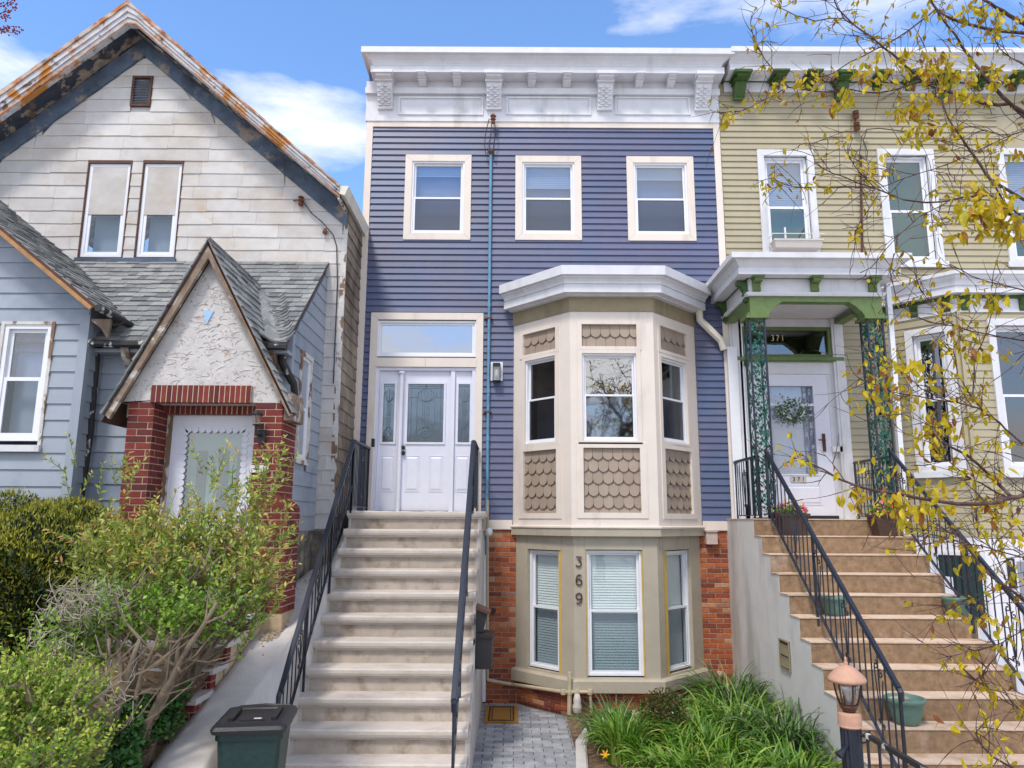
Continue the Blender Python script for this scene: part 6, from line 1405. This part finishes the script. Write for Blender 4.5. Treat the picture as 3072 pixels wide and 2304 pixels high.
shrub('shrub', 'tall airy shrub with coppery shoots in front of the brick entry', 'shrub',
      [(470, 1190, 110, 80, 6.3, .35, 85), (370, 1190, 140, 70, 6.2, .35, 110), (260, 1200, 120, 70, 6.2, .4, 85), (450, 1240, 140, 80, 6.0, .4, 130), (330, 1270, 140, 75, 6.0, .4, 130), (560, 1180, 55, 90, 6.4, .2, 32), (570, 1050, 50, 70, 6.4, .2, 18), (450, 1050, 45, 60, 6.3, .2, 9), (510, 1070, 40, 60, 6.3, .2, 7), (520, 1310, 80, 50, 6.0, .25, 60), (240, 1070, 50, 60, 6.4, .2, 9), (170, 1060, 30, 70, 6.9, .2, 5)],
      (-2.9, 5.6, 1.0), [(298, 1600, 330, 1250, 5.6, .045), (318, 1610, 420, 1200, 5.6, .04), (355, 1560, 460, 1180, 5.9, .032), (380, 1500, 400, 1220, 6.0, .03), (440, 1480, 520, 1230, 6.1, .022), (395, 1470, 420, 1180, 6.2, .03), (262, 1620, 250, 1300, 5.4, .030), (470, 1460, 540, 1300, 6.1, .02), (500, 1450, 590, 1290, 6.2, .016), (300, 1640, 470, 1300, 5.35, .032)], (m_ph, m_pht), nl=15, ll=(.04, .075), lw=.022)
shrub('shrub', 'dense green shrub with bare grey twigs in front of the yew hedge', 'shrub',
      [(340, 1350, 150, 45, 5.6, .35, 110), (420, 1330, 110, 50, 5.7, .3, 65), (200, 1370, 80, 60, 5.5, .3, 50), (490, 1380, 60, 50, 5.9, .2, 22), (110, 1430, 80, 60, 5.4, .3, 30), (150, 1450, 70, 30, 5.4, .3, 25)],
      (-3.0, 5.3, .9), [(245, 1650, 230, 1380, 5.15, .03), (380, 1640, 340, 1380, 5.3, .026), (285, 1650, 300, 1380, 5.2, .034), (430, 1560, 470, 1350, 5.8, .022), (340, 1600, 390, 1350, 5.5, .026)], (m_pv, m_pv), nl=15, ll=(.03, .055), lw=.026)
shrub('shrub', 'light green privet bush filling the bottom left corner', 'shrub',
      [(30, 1560, 110, 90, 4.6, .35, 260), (130, 1570, 80, 90, 4.7, .3, 140), (50, 1500, 80, 45, 4.9, .3, 80), (150, 1650, 60, 40, 4.6, .25, 60), (140, 1500, 60, 40, 5.0, .2, 35), (40, 1640, 120, 60, 4.4, .3, 140)],
      (-3.2, 4.6, .7), [(60, 1659, 60, 1480, 4.5, .02), (150, 1659, 160, 1500, 4.6, .02)], (m_pv, m_pvt), nl=13, ll=(.025, .045), lw=.022, slen=(.12, .26), tiprow=.45)
# tangles of dead twigs
dt = thing('dead_twigs', 'tangle of bare grey dead twigs above the green shrub at left', 'shrub', (-3.4, 5.4, 1.5)); mb = MB()
for (px, py, rx, ry, Y, n) in ((185, 1310, 90, 55, 5.35, 240), (120, 1400, 60, 80, 5.2, 90), (180, 1500, 110, 50, 4.9, 90), (60, 1640, 90, 40, 4.5, 120), (250, 1420, 120, 40, 5.5, 50)):
    C, U = blob(px, py, rx, ry, Y, .2, n)
    for c in C:
        d = V(rng.normal(size=3)*np.array([.8, .6, 1.0])+np.array([.2, 0, .5])); d.normalize(); L_ = random.uniform(.06, .17); k_ = V(rng.normal(size=3)*.03); c = V(c); mb.tube([c, c+d*L_*.5+k_, c+d*L_], [.0035, .003, .0012], 3, False)
mb.build('twigs', m_greytw, dt, kind='stuff')
# ivy on the ground
m_ivy = LM('ivy_leaf', [(0, (.015, .06, .012)), (.6, (.04, .13, .025)), (1, (.09, .24, .04))], tr=.15)
iv = thing('ivy', 'low bright green ivy spreading beside the sloping concrete walk', 'ground cover', (-2.8, 5.6, 1.0)); Ps = []
for (px, py, rx, ry, Y, n) in ((400, 1570, 90, 50, 5.5, 5200), (330, 1640, 110, 40, 5.15, 4200), (440, 1500, 45, 35, 5.9, 1500), (300, 1560, 90, 50, 5.4, 3000)):
    C, U = blob(px, py, rx, ry, Y, .35, n); Ps.append(C)
Ps = np.concatenate(Ps); Ps = Ps[Ps[:, 0] < -2.44+.05*np.sin(Ps[:, 1]*9)]
leafmesh('foliage', Ps, rng.normal(size=Ps.shape)*np.array([1, 1, .5])+np.array([0, -.3, .3]), rng.uniform(.03, .05, len(Ps)), .034, m_ivy, iv, up=.8)
# slender shoots by the drainpipe
# daylily clumps
def clump(label, cx, cy, z, r, n, L_, wd, mat, lean=.55, cat='plant', name='daylily_clump'):
    t = thing(name, label, cat, (cx, cy, z)); V_, F_ = [], []; b = 0
    for k in range(n):
        an = random.uniform(0, 6.283); rr = r*math.sqrt(random.random()); p = np.array([cx+rr*math.cos(an), cy+rr*math.sin(an), z]); a2 = an+random.gauss(0, .6); out = np.array([math.cos(a2), math.sin(a2), 0]); sd_ = np.array([-out[1], out[0], 0])
        l = L_*random.uniform(.6, 1.15); ln_ = lean*random.uniform(.5, 1.5); w_ = wd*random.uniform(.7, 1.2); S_ = 7; tw_ = random.gauss(0, .5)
        for i in range(S_+1):
            q = i/S_; ang = .18*ln_*2+ln_*2.6*q*q; 
            if i: p = p+(out*math.sin(ang)+np.array([0, 0, 1])*math.cos(ang))*l/S_
            ww = w_*(1-q**2.2)*.5+.0006; s2 = sd_*math.cos(tw_*q)+np.array([0, 0, 1])*math.sin(tw_*q)
            V_ += [p-s2*ww, p+np.array([0, 0, -ww*.5]), p+s2*ww]
        for i in range(S_): o = b+i*3; F_ += [(o, o+1, o+4, o+3), (o+1, o+2, o+5, o+4)]
        b += (S_+1)*3
    MB().add(V_, F_).build('leaves', mat, t, kind='stuff'); return t
m_dl = LM('daylily_leaf', [(0, (.06, .17, .012)), (.5, (.14, .30, .02)), (.93, (.28, .42, .06)), (1, (.50, .42, .16))], rough=.4)
m_dl2 = LM('dark_strap_leaf', [(0, (.035, .11, .02)), (.5, (.08, .18, .04)), (.93, (.22, .32, .12)), (1, (.45, .38, .18))], rough=.4)
clump('upright tuft of strap leaves at the left front of the garden bed', 1.12, 7.9, .12, .16, 170, .55, .022, m_dl, .45)
clump('arching strap-leaf clump beside the gas pipe at the bay wall', 1.15, 8.65, .12, .28, 240, .5, .02, m_dl2, .7)
clump('strap-leaf clump in the middle of the bed under the bay window', 2.0, 8.95, .12, .3, 190, .46, .018, m_dl2, .8)
clump('broad lime green daylily clump in the middle of the garden bed', 2.0, 8.0, .12, .42, 420, .55, .026, m_dl, .8)
clump('lime green daylily clump against the stucco stoop wall', 2.55, 8.75, .14, .38, 420, .62, .026, m_dl, .8)
clump('dark green drooping clump in the corner by the white downspout', 2.70, 9.55, .14, .30, 420, .75, .02, m_dl2, .75)
clump('drooping grey-green clump leaning on the stucco stoop wall', 2.78, 8.05, .14, .26, 330, .72, .02, m_dl2, .85)
clump('lime green daylily clump at the bottom edge of the photo', 1.9, 7.1, .10, .5, 440, .5, .026, m_dl, .8)
clump('bright green strap-leaf mass along the left kerb of the bed', 1.35, 8.25, .12, .36, 380, .48, .024, m_dl, .8)
clump('bright green strap leaves low in front of the red-tinged bush', 1.55, 7.45, .11, .34, 320, .48, .024, m_dl, .8)
clump('low lime green daylily clump at the front right of the bed', 2.65, 7.3, .10, .3, 260, .5, .026, m_dl, .8)
# small red-tinged bush in the bed and a few yellow flowers
sb = thing('small_bush', 'small dark red-tinged bush among the strap leaves', 'bush', (1.62, 8.35, .12)); n = 2600
u = rng.normal(size=(n, 3)); u /= np.linalg.norm(u, axis=1, keepdims=True); u *= rng.uniform(0, 1, (n, 1))**.4
leafmesh('foliage', np.array([1.62, 8.35, .42])+u*np.array([.26, .22, .30]), u+rng.normal(size=u.shape)*.6, .035, .02, LM('red_tinged_leaf', [(0, (.03, .07, .015)), (.55, (.08, .14, .03)), (.8, (.20, .08, .03)), (1, (.30, .12, .05))]), sb)
m_yf = M('yellow_petal', (.80, .45, .02), .5, bump=0, var=.1)
for (px, py, Y, lab) in ((1815, 2262, 7.6, 'yellow daffodil bloom low at the left edge of the bed'), (1992, 2190, 8.2, 'yellow daffodil bloom in the middle of the bed')):
    p = at(px, py, Y); fl = thing('daffodil', lab, 'flower', (p.x, p.y, .1)); mb = MB()
    for k in range(6):
        a = k*math.pi/3; mb.add([p, p+V((math.cos(a-.3)*.03, -.01, math.sin(a-.3)*.03)), p+V((math.cos(a)*.05, -.004, math.sin(a)*.05)), p+V((math.cos(a+.3)*.03, -.01, math.sin(a+.3)*.03))], [(0, 1, 2, 3)])
    mb.tube([p, p+V((0, -.03, 0))], [.012, .02], 8); mb.build('petals', m_yf, fl); MB().tube([p+V((0, .01, 0)), (p.x+.01, p.y+.03, .08)], .004, 4).build('flower_stem', m_dl, fl)
# leaf litter on the beds
mb = MB()
for k in range(900):
    if k % 3: x, y = random.uniform(-2.75, -2.44), random.uniform(4.9, 7); z = yz(y)+.03
    else: x, y = random.uniform(1.05, 1.6), random.uniform(6.6, 8.2); z = .1
    s_ = random.uniform(.01, .025); a = random.uniform(0, 6.28); mb.add([(x+s_*math.cos(a+i*1.57), y+s_*math.sin(a+i*1.57)*.7, z+random.uniform(0, .02)) for i in range(4)], [(0, 1, 2, 3)])
ll_ = mb.build('leaf_litter', M('dry_leaf', (.25, .15, .08), .9, ramp=[(0, (.15, .08, .04)), (1, (.40, .28, .17))], bump=0)); tag(ll_, 'dry brown leaf litter scattered on the garden soil', 'leaf litter', kind='stuff')
# ================================================================ FOREGROUND TREE
m_twig = M('reddish_twig_bark', (.075, .036, .032), .75, var=.35, vsc=30, bump=.4, bsc=80, stain=(.15, .10, .085), ssc=14, slo=.5, shi=.65)
lcol = [(0, (.45, .20, .02)), (.07, (.26, .08, .025)), (.16, (.52, .36, .008)), (.55, (.62, .47, .008)), (.8, (.44, .40, .01)), (1, (.66, .44, .01))]
m_tl = M('young_yellow_leaf', (.5, .45, .03), .5, ramp=lcol, trans=.30, bump=0, var=.4, vsc=45)
tr = thing('street_tree', 'spring tree with reddish twigs and yellow-green young leaves crossing the right side', 'tree', (4.7, 4.3, 0))
ZA = (2150, 0, 2.37); ZB = (2450, 600, 2.37); ZC_ = (2350, 1250, 2.553); ZD = (2500, 1700, 2.746)
br = [(ZA, 4.2, 12, [(2300, 260), (2185, 165), (2080, 110), (1980, 50), (1900, 0), (1850, -40)]),
 (ZA, 4.4, 9, [(2300, 260), (2185, 235), (1900, 200), (1760, 165), (1620, 110), (1560, 60), (1520, 0), (1500, -60)]),
 (ZA, 4.3, 10, [(2300, 900), (2185, 800), (2090, 740), (1990, 640), (1900, 540), (1820, 440), (1750, 340), (1700, 250), (1600, 130), (1560, 60)]),
 (ZA, 4.4, 8, [(2090, 740), (2000, 745), (1850, 730), (1740, 680), (1620, 640), (1500, 600), (1400, 520), (1290, 420), (1200, 350), (1100, 260), (980, 180), (860, 60), (830, -20)]),
 (ZA, 4.6, 4, [(960, 170), (900, 130), (700, 150), (560, 110), (460, 60), (430, 0), (420, -30)]),
 (ZA, 4.5, 4.5, [(870, 655), (700, 650), (510, 620), (420, 510), (340, 420), (290, 330), (260, 250), (240, 180)]),
 (ZA, 4.4, 6.5, [(1620, 640), (1540, 620), (1440, 575), (1300, 630), (1150, 660), (950, 635), (870, 655), (820, 570)]),
 (ZA, 4.6, 3.5, [(510, 620), (400, 680), (300, 730), (170, 790), (50, 800)]),
 (ZA, 4.5, 5, [(1560, 60), (1450, 150), (1300, 260), (1130, 350), (950, 440), (820, 525), (700, 555), (590, 560)]),
 (ZA, 4.1, 7, [(1950, 1280), (1880, 1180), (1800, 1070), (1720, 950), (1640, 830), (1560, 640)]),
 (ZA, 4.2, 6, [(2050, 1450), (1950, 1390), (1760, 1400), (1640, 1430), (1480, 1440), (1330, 1420), (1230, 1380), (1130, 1340), (920, 1330), (780, 1335), (600, 1335), (480, 1310), (390, 1270), (400, 1220)]),
 (ZA, 4.2, 3.5, [(1130, 1340), (1000, 1300), (820, 1230), (700, 1150), (655, 1040), (665, 1010)]), (ZA, 4.2, 3.2, [(1130, 1340), (1060, 1270), (980, 1180), (930, 1090), (935, 1030)]),
 (ZA, 3.9, 5, [(2300, 880), (2185, 930), (2000, 1000), (1800, 1100), (1550, 1200), (1300, 1280), (1130, 1340)]), (ZA, 4.2, 2.6, [(1150, 1380), (1040, 1550), (1000, 1620), (980, 1680)]),
 (ZA, 4.0, 9, [(2300, 1760), (2185, 1640), (2120, 1560), (2050, 1450), (1950, 1280)]), (ZA, 4.5, 5, [(2300, 520), (2185, 460), (2090, 410), (2000, 330), (1940, 220)]),
 (ZA, 4.3, 3, [(1640, 1440), (1560, 1480), (1440, 1540), (1310, 1659), (1180, 1800), (1100, 1900), (1020, 1940)]),
 (ZB, 4.3, 4.5, [(1560, 680), (1474, 640), (1250, 590), (1100, 540), (945, 455)]), (ZB, 4.2, 4.5, [(1560, 1040), (1474, 1000), (1200, 950), (1000, 900), (800, 870), (650, 790), (560, 680), (520, 500), (550, 380)]),
 (ZB, 4.2, 3, [(1000, 900), (900, 850), (800, 720), (740, 640), (700, 520)]), (ZB, 4.0, 6, [(1560, 1800), (1380, 1659), (1300, 1580), (1150, 1480), (1000, 1440), (700, 1390), (560, 1370), (380, 1300), (280, 1250)]),
 (ZB, 4.1, 3, [(1000, 1440), (860, 1400), (740, 1340), (640, 1250), (560, 1150)]), (ZB, 4.0, 3.5, [(1300, 1580), (1200, 1520), (1100, 1400), (1000, 1230), (970, 1060), (1030, 960)]), (ZB, 4.1, 4, [(1180, 1500), (1110, 1380), (1120, 1120), (1200, 960), (1240, 820), (1300, 700)]),
 (ZC_, 3.5, 11, [(1960, 590), (1843, 600), (1740, 625), (1650, 655), (1480, 670), (1300, 665), (1040, 625), (750, 575), (560, 530), (430, 480), (300, 400), (230, 370)]),
 (ZC_, 3.9, 6, [(1740, 625), (1650, 590), (1520, 510), (1400, 450), (1300, 370), (1200, 280), (1160, 200)]), (ZC_, 3.6, 8, [(1740, 610), (1660, 530), (1560, 430), (1400, 290), (1200, 190), (1150, 100), (1130, 0)]),
 (ZC_, 4.0, 5, [(1960, 1110), (1843, 1080), (1520, 990), (1370, 965), (1200, 915), (1000, 870), (830, 825), (690, 770)]), (ZC_, 3.8, 8, [(1960, 1480), (1843, 1410), (1760, 1340), (1650, 1270), (1500, 1130), (1400, 990), (1250, 820)]),
 (ZC_, 3.9, 4, [(1760, 1300), (1720, 1305), (1540, 1345), (1430, 1390), (1350, 1440)]), (ZC_, 4.0, 5, [(1960, 1000), (1843, 900), (1760, 780), (1740, 625)]), (ZC_, 4.2, 3, [(1640, 1040), (1500, 940), (1480, 800), (1490, 670)]), (ZC_, 4.2, 3, [(1700, 1250), (1600, 1000), (1600, 800), (1640, 660)]),
 (ZD, 4.0, 3.5, [(1700, 480), (1571, 520), (1440, 590), (1330, 650), (1200, 690), (1110, 680)]), (ZD, 4.0, 2.6, [(1390, 640), (1330, 760), (1240, 860), (1220, 940)]), (ZD, 4.0, 3.5, [(1700, 1260), (1571, 1200), (1450, 1130), (1300, 1030), (1200, 950), (1100, 890)]),
 (ZD, 3.6, 7, [(1700, 1800), (1480, 1659), (1300, 1560), (1220, 1470), (1170, 1370), (1240, 1290)])]
def zpt(z, p, Y): return at(z[0]+p[0]/z[2], z[1]+p[1]/z[2], Y)
LV = []   # leaf anchors: point, direction hint, size
tw = MB()
trunk = V((4.7, 4.3, 0))
def wob(pts, a):
    r = [pts[0]]
    for p, q in zip(pts, pts[1:]):
        m_ = (p+q)/2+V([random.uniform(-a, a) for _ in range(3)])*(p-q).length; r += [m_, q]
    return r
MB().tube([(4.75, 4.3, -.3), (4.7, 4.3, 1.0), (4.72, 4.35, 2.4), (4.6, 4.3, 4.0), (4.7, 4.4, 5.6)], [.17, .14, .12, .09, .05], 12).build('trunk', m_twig, tr, True)
def sprout(p, d, L_, lvl=0, leafy=1.):
    n = 4; b = V([random.gauss(0, .25) for _ in range(3)]); pts = [p+d*L_*i/n+b*L_*(i/n)**2 for i in range(n+1)]
    tw.tube(pts, [.0028-.0018*i/n for i in range(n+1)], 3, False)
    for i in range(1, n+1):
        if random.random() < .13*leafy:
            for k in range(random.choice((1, 2, 3))): LV.append((pts[i], random.uniform(.024, .048)))
        if lvl < 1 and random.random() < .35: sprout(pts[i], (d+V([random.gauss(0, .7) for _ in range(3)])).normalized(), L_*.6, lvl+1, leafy)
for (z, Y, r_, pts) in br:
    Q = [zpt(z, p, Y+.06*math.sin(i*1.3)) for i, p in enumerate(pts)]; W_ = wob(Q, .035); n = len(W_)
    px2m = Y/FL*.98/3/z[2]
    if pts[0][0] > 1800 or (z is ZB and pts[0][0] > 1500) or (z is ZD and pts[0][0] > 1600):
        q0 = W_[0]; t0 = V((4.68, 4.32, max(.5, min(5.2, 1.2+(q0.z-1.2)*.72-.3)))); W_ = [t0, t0.lerp(q0, .35)+V((0, random.uniform(-.12, .12), -.10+random.uniform(-.06, .06))), t0.lerp(q0, .7)+V((0, random.uniform(-.1, .1), random.uniform(-.08, .08)))]+W_; n += 3
    rr_ = [max(.0026, (1.9 if r_ >= 7 else 1.5)*r_*px2m*(1.0-.68*i/(n-1))) for i in range(n)]
    MB().tube(W_, rr_, 6).build('branch', m_twig, tr, True)
    for i in range(2, n):
        dens = 1.3 if r_ < 9 else .9
        for k in range(2):
            if random.random() < .55*dens:
                t_ = (W_[i]-W_[i-1]); L0 = t_.length; t_ = t_.normalized(); p = W_[i-1].lerp(W_[i], random.random()); 
                if abs((p.x)) > 3.4: continue
                d = (t_*.5+V((random.gauss(0, .6), random.gauss(0, .35), random.gauss(0, .6)))).normalized(); sprout(p, d, random.uniform(.10, .30))
        if random.random() < .26:
            for k in range(random.choice((2, 3, 4))): LV.append((W_[i], random.uniform(.03, .055)))
tw.build('twigs', m_twig, tr, kind='stuff')
# denser leaf clusters where the photograph has them
for (z, x, y, n, s_, Y) in ((ZA, 620, 570, 12, .05, 4.4), (ZA, 440, 620, 9, .045, 4.5), (ZA, 570, 670, 5, .05, 4.5), (ZA, 730, 650, 5, .045, 4.5), (ZA, 900, 710, 7, .07, 4.1), (ZA, 1050, 510, 10, .065, 4.1), (ZA, 1100, 390, 8, .05, 4.3), (ZA, 1060, 170, 6, .045, 4.4), (ZA, 1330, 400, 12, .055, 4.2), (ZA, 1220, 560, 9, .05, 4.3), (ZA, 1150, 590, 7, .04, 4.3), (ZA, 1460, 90, 8, .05, 4.3), (ZA, 1600, 450, 22, .055, 4.2), (ZA, 1700, 520, 20, .06, 4.2), (ZA, 1500, 520, 14, .05, 4.2), (ZA, 1420, 720, 18, .06, 4.2), (ZA, 1380, 780, 8, .05, 4.2), (ZA, 1720, 660, 12, .06, 4.2), (ZA, 1850, 720, 6, .05, 4.2), (ZA, 1960, 560, 14, .06, 4.2), (ZA, 2040, 500, 8, .05, 4.2), (ZA, 1450, 900, 22, .055, 4.2), (ZA, 1400, 950, 10, .05, 4.2), (ZA, 1620, 970, 8, .055, 4.2), (ZA, 1880, 100, 14, .06, 4.2), (ZA, 2020, 170, 10, .05, 4.2), (ZA, 1780, 80, 10, .05, 4.2), (ZA, 1910, 970, 3, .05, 4.2), (ZA, 1130, 1200, 9, .05, 4.2), (ZA, 680, 1310, 5, .045, 4.3), (ZA, 340, 1320, 4, .045, 4.3), (ZA, 480, 1320, 4, .04, 4.3), (ZA, 590, 1335, 4, .04, 4.3), (ZA, 1820, 1320, 10, .07, 3.8), (ZA, 1850, 1500, 22, .085, 3.7), (ZA, 1960, 1400, 14, .07, 3.8), (ZA, 2050, 1560, 16, .075, 3.8), (ZA, 2110, 1640, 10, .07, 3.8), (ZA, 1830, 1640, 8, .06, 3.8), (ZA, 70, 850, 5, .05, 4.5), (ZA, 240, 745, 4, .04, 4.6), (ZA, 340, 730, 4, .045, 4.6), (ZA, 2130, 1120, 8, .045, 4.0),
  (ZB, 890, 740, 4, .05, 4.1), (ZB, 1010, 680, 7, .045, 4.1), (ZB, 1130, 670, 6, .045, 4.1), (ZB, 1240, 720, 12, .055, 4.0), (ZB, 1130, 1090, 9, .06, 3.9), (ZB, 740, 1170, 11, .06, 3.3), (ZB, 920, 1060, 7, .05, 4.1), (ZB, 960, 960, 7, .045, 4.1), (ZB, 470, 1220, 7, .05, 4.1), (ZB, 540, 1160, 5, .045, 4.1), (ZB, 500, 1080, 4, .04, 4.1), (ZB, 260, 1210, 3, .035, 4.1), (ZB, 260, 1290, 2, .035, 4.1), (ZB, 400, 1380, 12, .05, 4.0), (ZB, 610, 1450, 14, .055, 4.0), (ZB, 960, 1510, 8, .05, 4.0), (ZB, 820, 1590, 10, .055, 4.0), (ZB, 1140, 1330, 6, .045, 4.0), (ZB, 560, 1310, 8, .045, 4.0), (ZB, 1060, 850, 4, .04, 4.1), (ZB, 540, 870, 4, .04, 4.2), (ZB, 1230, 1100, 5, .06, 3.9),
  (ZC_, 130, 330, 12, .045, 3.3), (ZC_, 460, 600, 4, .055, 3.6), (ZC_, 560, 620, 5, .055, 3.6), (ZC_, 640, 770, 4, .055, 3.9), (ZC_, 820, 620, 12, .065, 3.5), (ZC_, 960, 660, 14, .075, 3.5), (ZC_, 1040, 690, 8, .075, 3.5), (ZC_, 1150, 530, 14, .065, 3.6), (ZC_, 1060, 500, 8, .055, 3.6), (ZC_, 830, 440, 8, .05, 3.8), (ZC_, 710, 380, 4, .05, 3.9), (ZC_, 1090, 240, 9, .055, 3.9), (ZC_, 1280, 130, 12, .055, 3.8), (ZC_, 1140, 60, 7, .05, 3.9), (ZC_, 1620, 190, 8, .05, 3.9), (ZC_, 1230, 680, 10, .055, 3.7), (ZC_, 1580, 640, 9, .065, 3.6), (ZC_, 1700, 820, 12, .06, 3.7), (ZC_, 1450, 440, 6, .06, 3.7), (ZC_, 1650, 380, 3, .06, 3.8), (ZC_, 1040, 850, 7, .055, 3.9), (ZC_, 930, 930, 4, .055, 3.9), (ZC_, 1370, 1100, 4, .06, 3.8), (ZC_, 1290, 1480, 6, .055, 3.9), (ZC_, 1520, 1550, 7, .055, 3.8), (ZC_, 1640, 1530, 7, .05, 3.8), (ZC_, 1440, 960, 4, .045, 3.9), (ZC_, 1620, 890, 6, .05, 3.9), (ZC_, 1780, 1250, 8, .055, 3.8),
  (ZD, 930, 750, 3, .05, 4.0), (ZD, 1020, 810, 4, .045, 4.0), (ZD, 1250, 1080, 3, .05, 4.0), (ZD, 1190, 970, 2, .035, 4.0), (ZD, 1040, 1310, 5, .055, 3.7), (ZD, 1260, 1310, 6, .055, 3.7), (ZD, 1400, 1500, 4, .055, 3.6), (ZD, 1260, 1640, 10, .055, 3.5), (ZD, 1440, 1640, 9, .055, 3.5), (ZD, 1440, 840, 4, .05, 3.9), (ZD, 1100, 240, 4, .045, 3.9), (ZD, 1500, 490, 4, .055, 3.9)):
    c = zpt(z, (x, y), Y)
    lowc = .68 if z in (ZC_, ZD) else 1.0
    for k in range(int(n*1.9*lowc)):
        p = c+V((random.gauss(0, .035+.006*n/4), random.gauss(0, .05), random.gauss(0, .018+.004*n/4))); LV.append((p, s_*(.84 if lowc < 1 else .95)*random.uniform(.75, 1.25)))
        if k % 4 == 0: pass
# leaf mesh variants: folded ovate drooping blades
def leaf_me(i):
    w_ = random.uniform(.42, .62); cup = random.uniform(.1, .5); n = 5; vs_ = []
    for k in range(n+1):
        q = k/n; ww = w_*.5*math.sin(math.pi*min(1, q*.92+.06))**.8*(1-.25*q); bend = -.25*q*q
        vs_ += [(-ww, q, bend+cup*ww), (0, q, bend-.02), (ww, q, bend+cup*ww)]
    fs = [f_ for k in range(n) for f_ in ((k*3, k*3+1, k*3+4, k*3+3), (k*3+1, k*3+2, k*3+5, k*3+4))]
    me = bpy.data.meshes.new('leaf'); me.from_pydata(vs_, [], fs); me.polygons.foreach_set('use_smooth', [True]*len(fs)); me.materials.append(m_tl); return me
lms = [leaf_me(i) for i in range(6)]; tw_ = WL[tr.name]
LV.sort(key=lambda t: -t[1]/(t[0]-CAM).length)
rest = MB()
for i, (p, s_) in enumerate(LV):
    d = V((random.gauss(0, .45), random.gauss(0, .35), -random.uniform(.35, 1.2))).normalized()
    x = d.cross(V([random.gauss(0, 1) for _ in range(3)])).normalized(); z = x.cross(d)
    R = Matrix(((x.x, d.x, z.x, 0), (x.y, d.y, z.y, 0), (x.z, d.z, z.z, 0), (0, 0, 0, 1))); me = lms[i % 6]
    if i < 298:
        o = bpy.data.objects.new('leaf', me); COL.objects.link(o); o.parent = tr; o.matrix_local = Matrix.Translation(p-tw_) @ R @ Matrix.Scale(s_, 4)
    else:
        T_ = Matrix.Translation(p) @ R @ Matrix.Scale(s_, 4); rest.add([T_ @ v.co for v in me.vertices], [tuple(f_.vertices) for f_ in me.polygons])
rest.build('leaves', m_tl, tr, True, kind='stuff')
# red budding twigs at the top left
rt = thing('budding_tree', 'dark twigs with red buds poking into the top left corner', 'tree', (-4.6, 5.0, 0)); mb = MB(); bd = MB()
MB().tube([(-5.2, 5.0, 0), (-5.1, 5.0, 3), (-4.9, 5.0, 6.2)], [.12, .10, .05], 8).build('trunk', m_bark, rt, True)
for pts in ([(-60, -30), (0, 20), (30, 8), (55, -20)], [(-60, 60), (0, 40), (35, 30), (50, 15)], [(-60, 80), (0, 92), (35, 98), (68, 92)], [(-20, 95), (15, 85), (40, 78)], [(-40, 30), (10, 55), (25, 45)]):
    Q = [at(x, y, 5.0) for x, y in pts]; mb.tube(Q, [.004, .003, .002, .001][:len(Q)], 4)
    for p, q in zip(Q, Q[1:]):
        for k in range(12):
            c = p.lerp(q, random.random())+V([random.gauss(0, .012) for _ in range(3)]); bd.lathe(c, [(.001, -.008), (.008, 0), (.001, .008)], 5)
mb.tube([(-4.9, 5.0, 6.2), at(-60, 60, 5.0)], [.02, .004], 5); mb.build('twigs', m_twig, rt, kind='stuff'); bd.build('buds', M('red_bud', (.30, .03, .04), .6, bump=0, rand=.4), rt, kind='stuff')
# bare trees across the street: they are what the panes mirror
def bare(label, x, y, h_, seed, mat):
    random.seed(seed); t = thing('bare_tree', label, 'tree', (x, y, -.0), 'trees mirrored in the window panes'); mb = MB(); fo = []
    def grow(p, d, L_, r, lv):
        q = p+d*L_; m_ = p.lerp(q, .5)+V([random.uniform(-.06, .06)*L_ for _ in range(3)]); mb.tube([p, m_, q], [r, r*.85, r*.7], 5 if lv < 3 else 3, False)
        if lv >= 6: fo.append(q); return
        for k in range(3 if lv else 4):
            dd = (d+V((random.gauss(0, .42), random.gauss(0, .42), random.gauss(.1, .25)))).normalized(); grow(p.lerp(q, random.uniform(.7, 1)), dd, L_*random.uniform(.62, .85), r*.62, lv+1)
    grow(V((x, y, 0)), V((0, 0, 1)), h_*.24, h_*.018, 0); mb.build('branches', mat, t, kind='stuff'); 
    return t
bare('bare branching tree mirrored in the middle bay window', .9, -9.0, 11, 3, m_twig)
bare('bare tree mirrored beside it in the bay window panes', 3.6, -11.0, 12, 5, m_twig)
bare('wide bare tree mirrored in the entrance glass', -3.4, -12.0, 10, 11, m_twig)
random.seed(99)
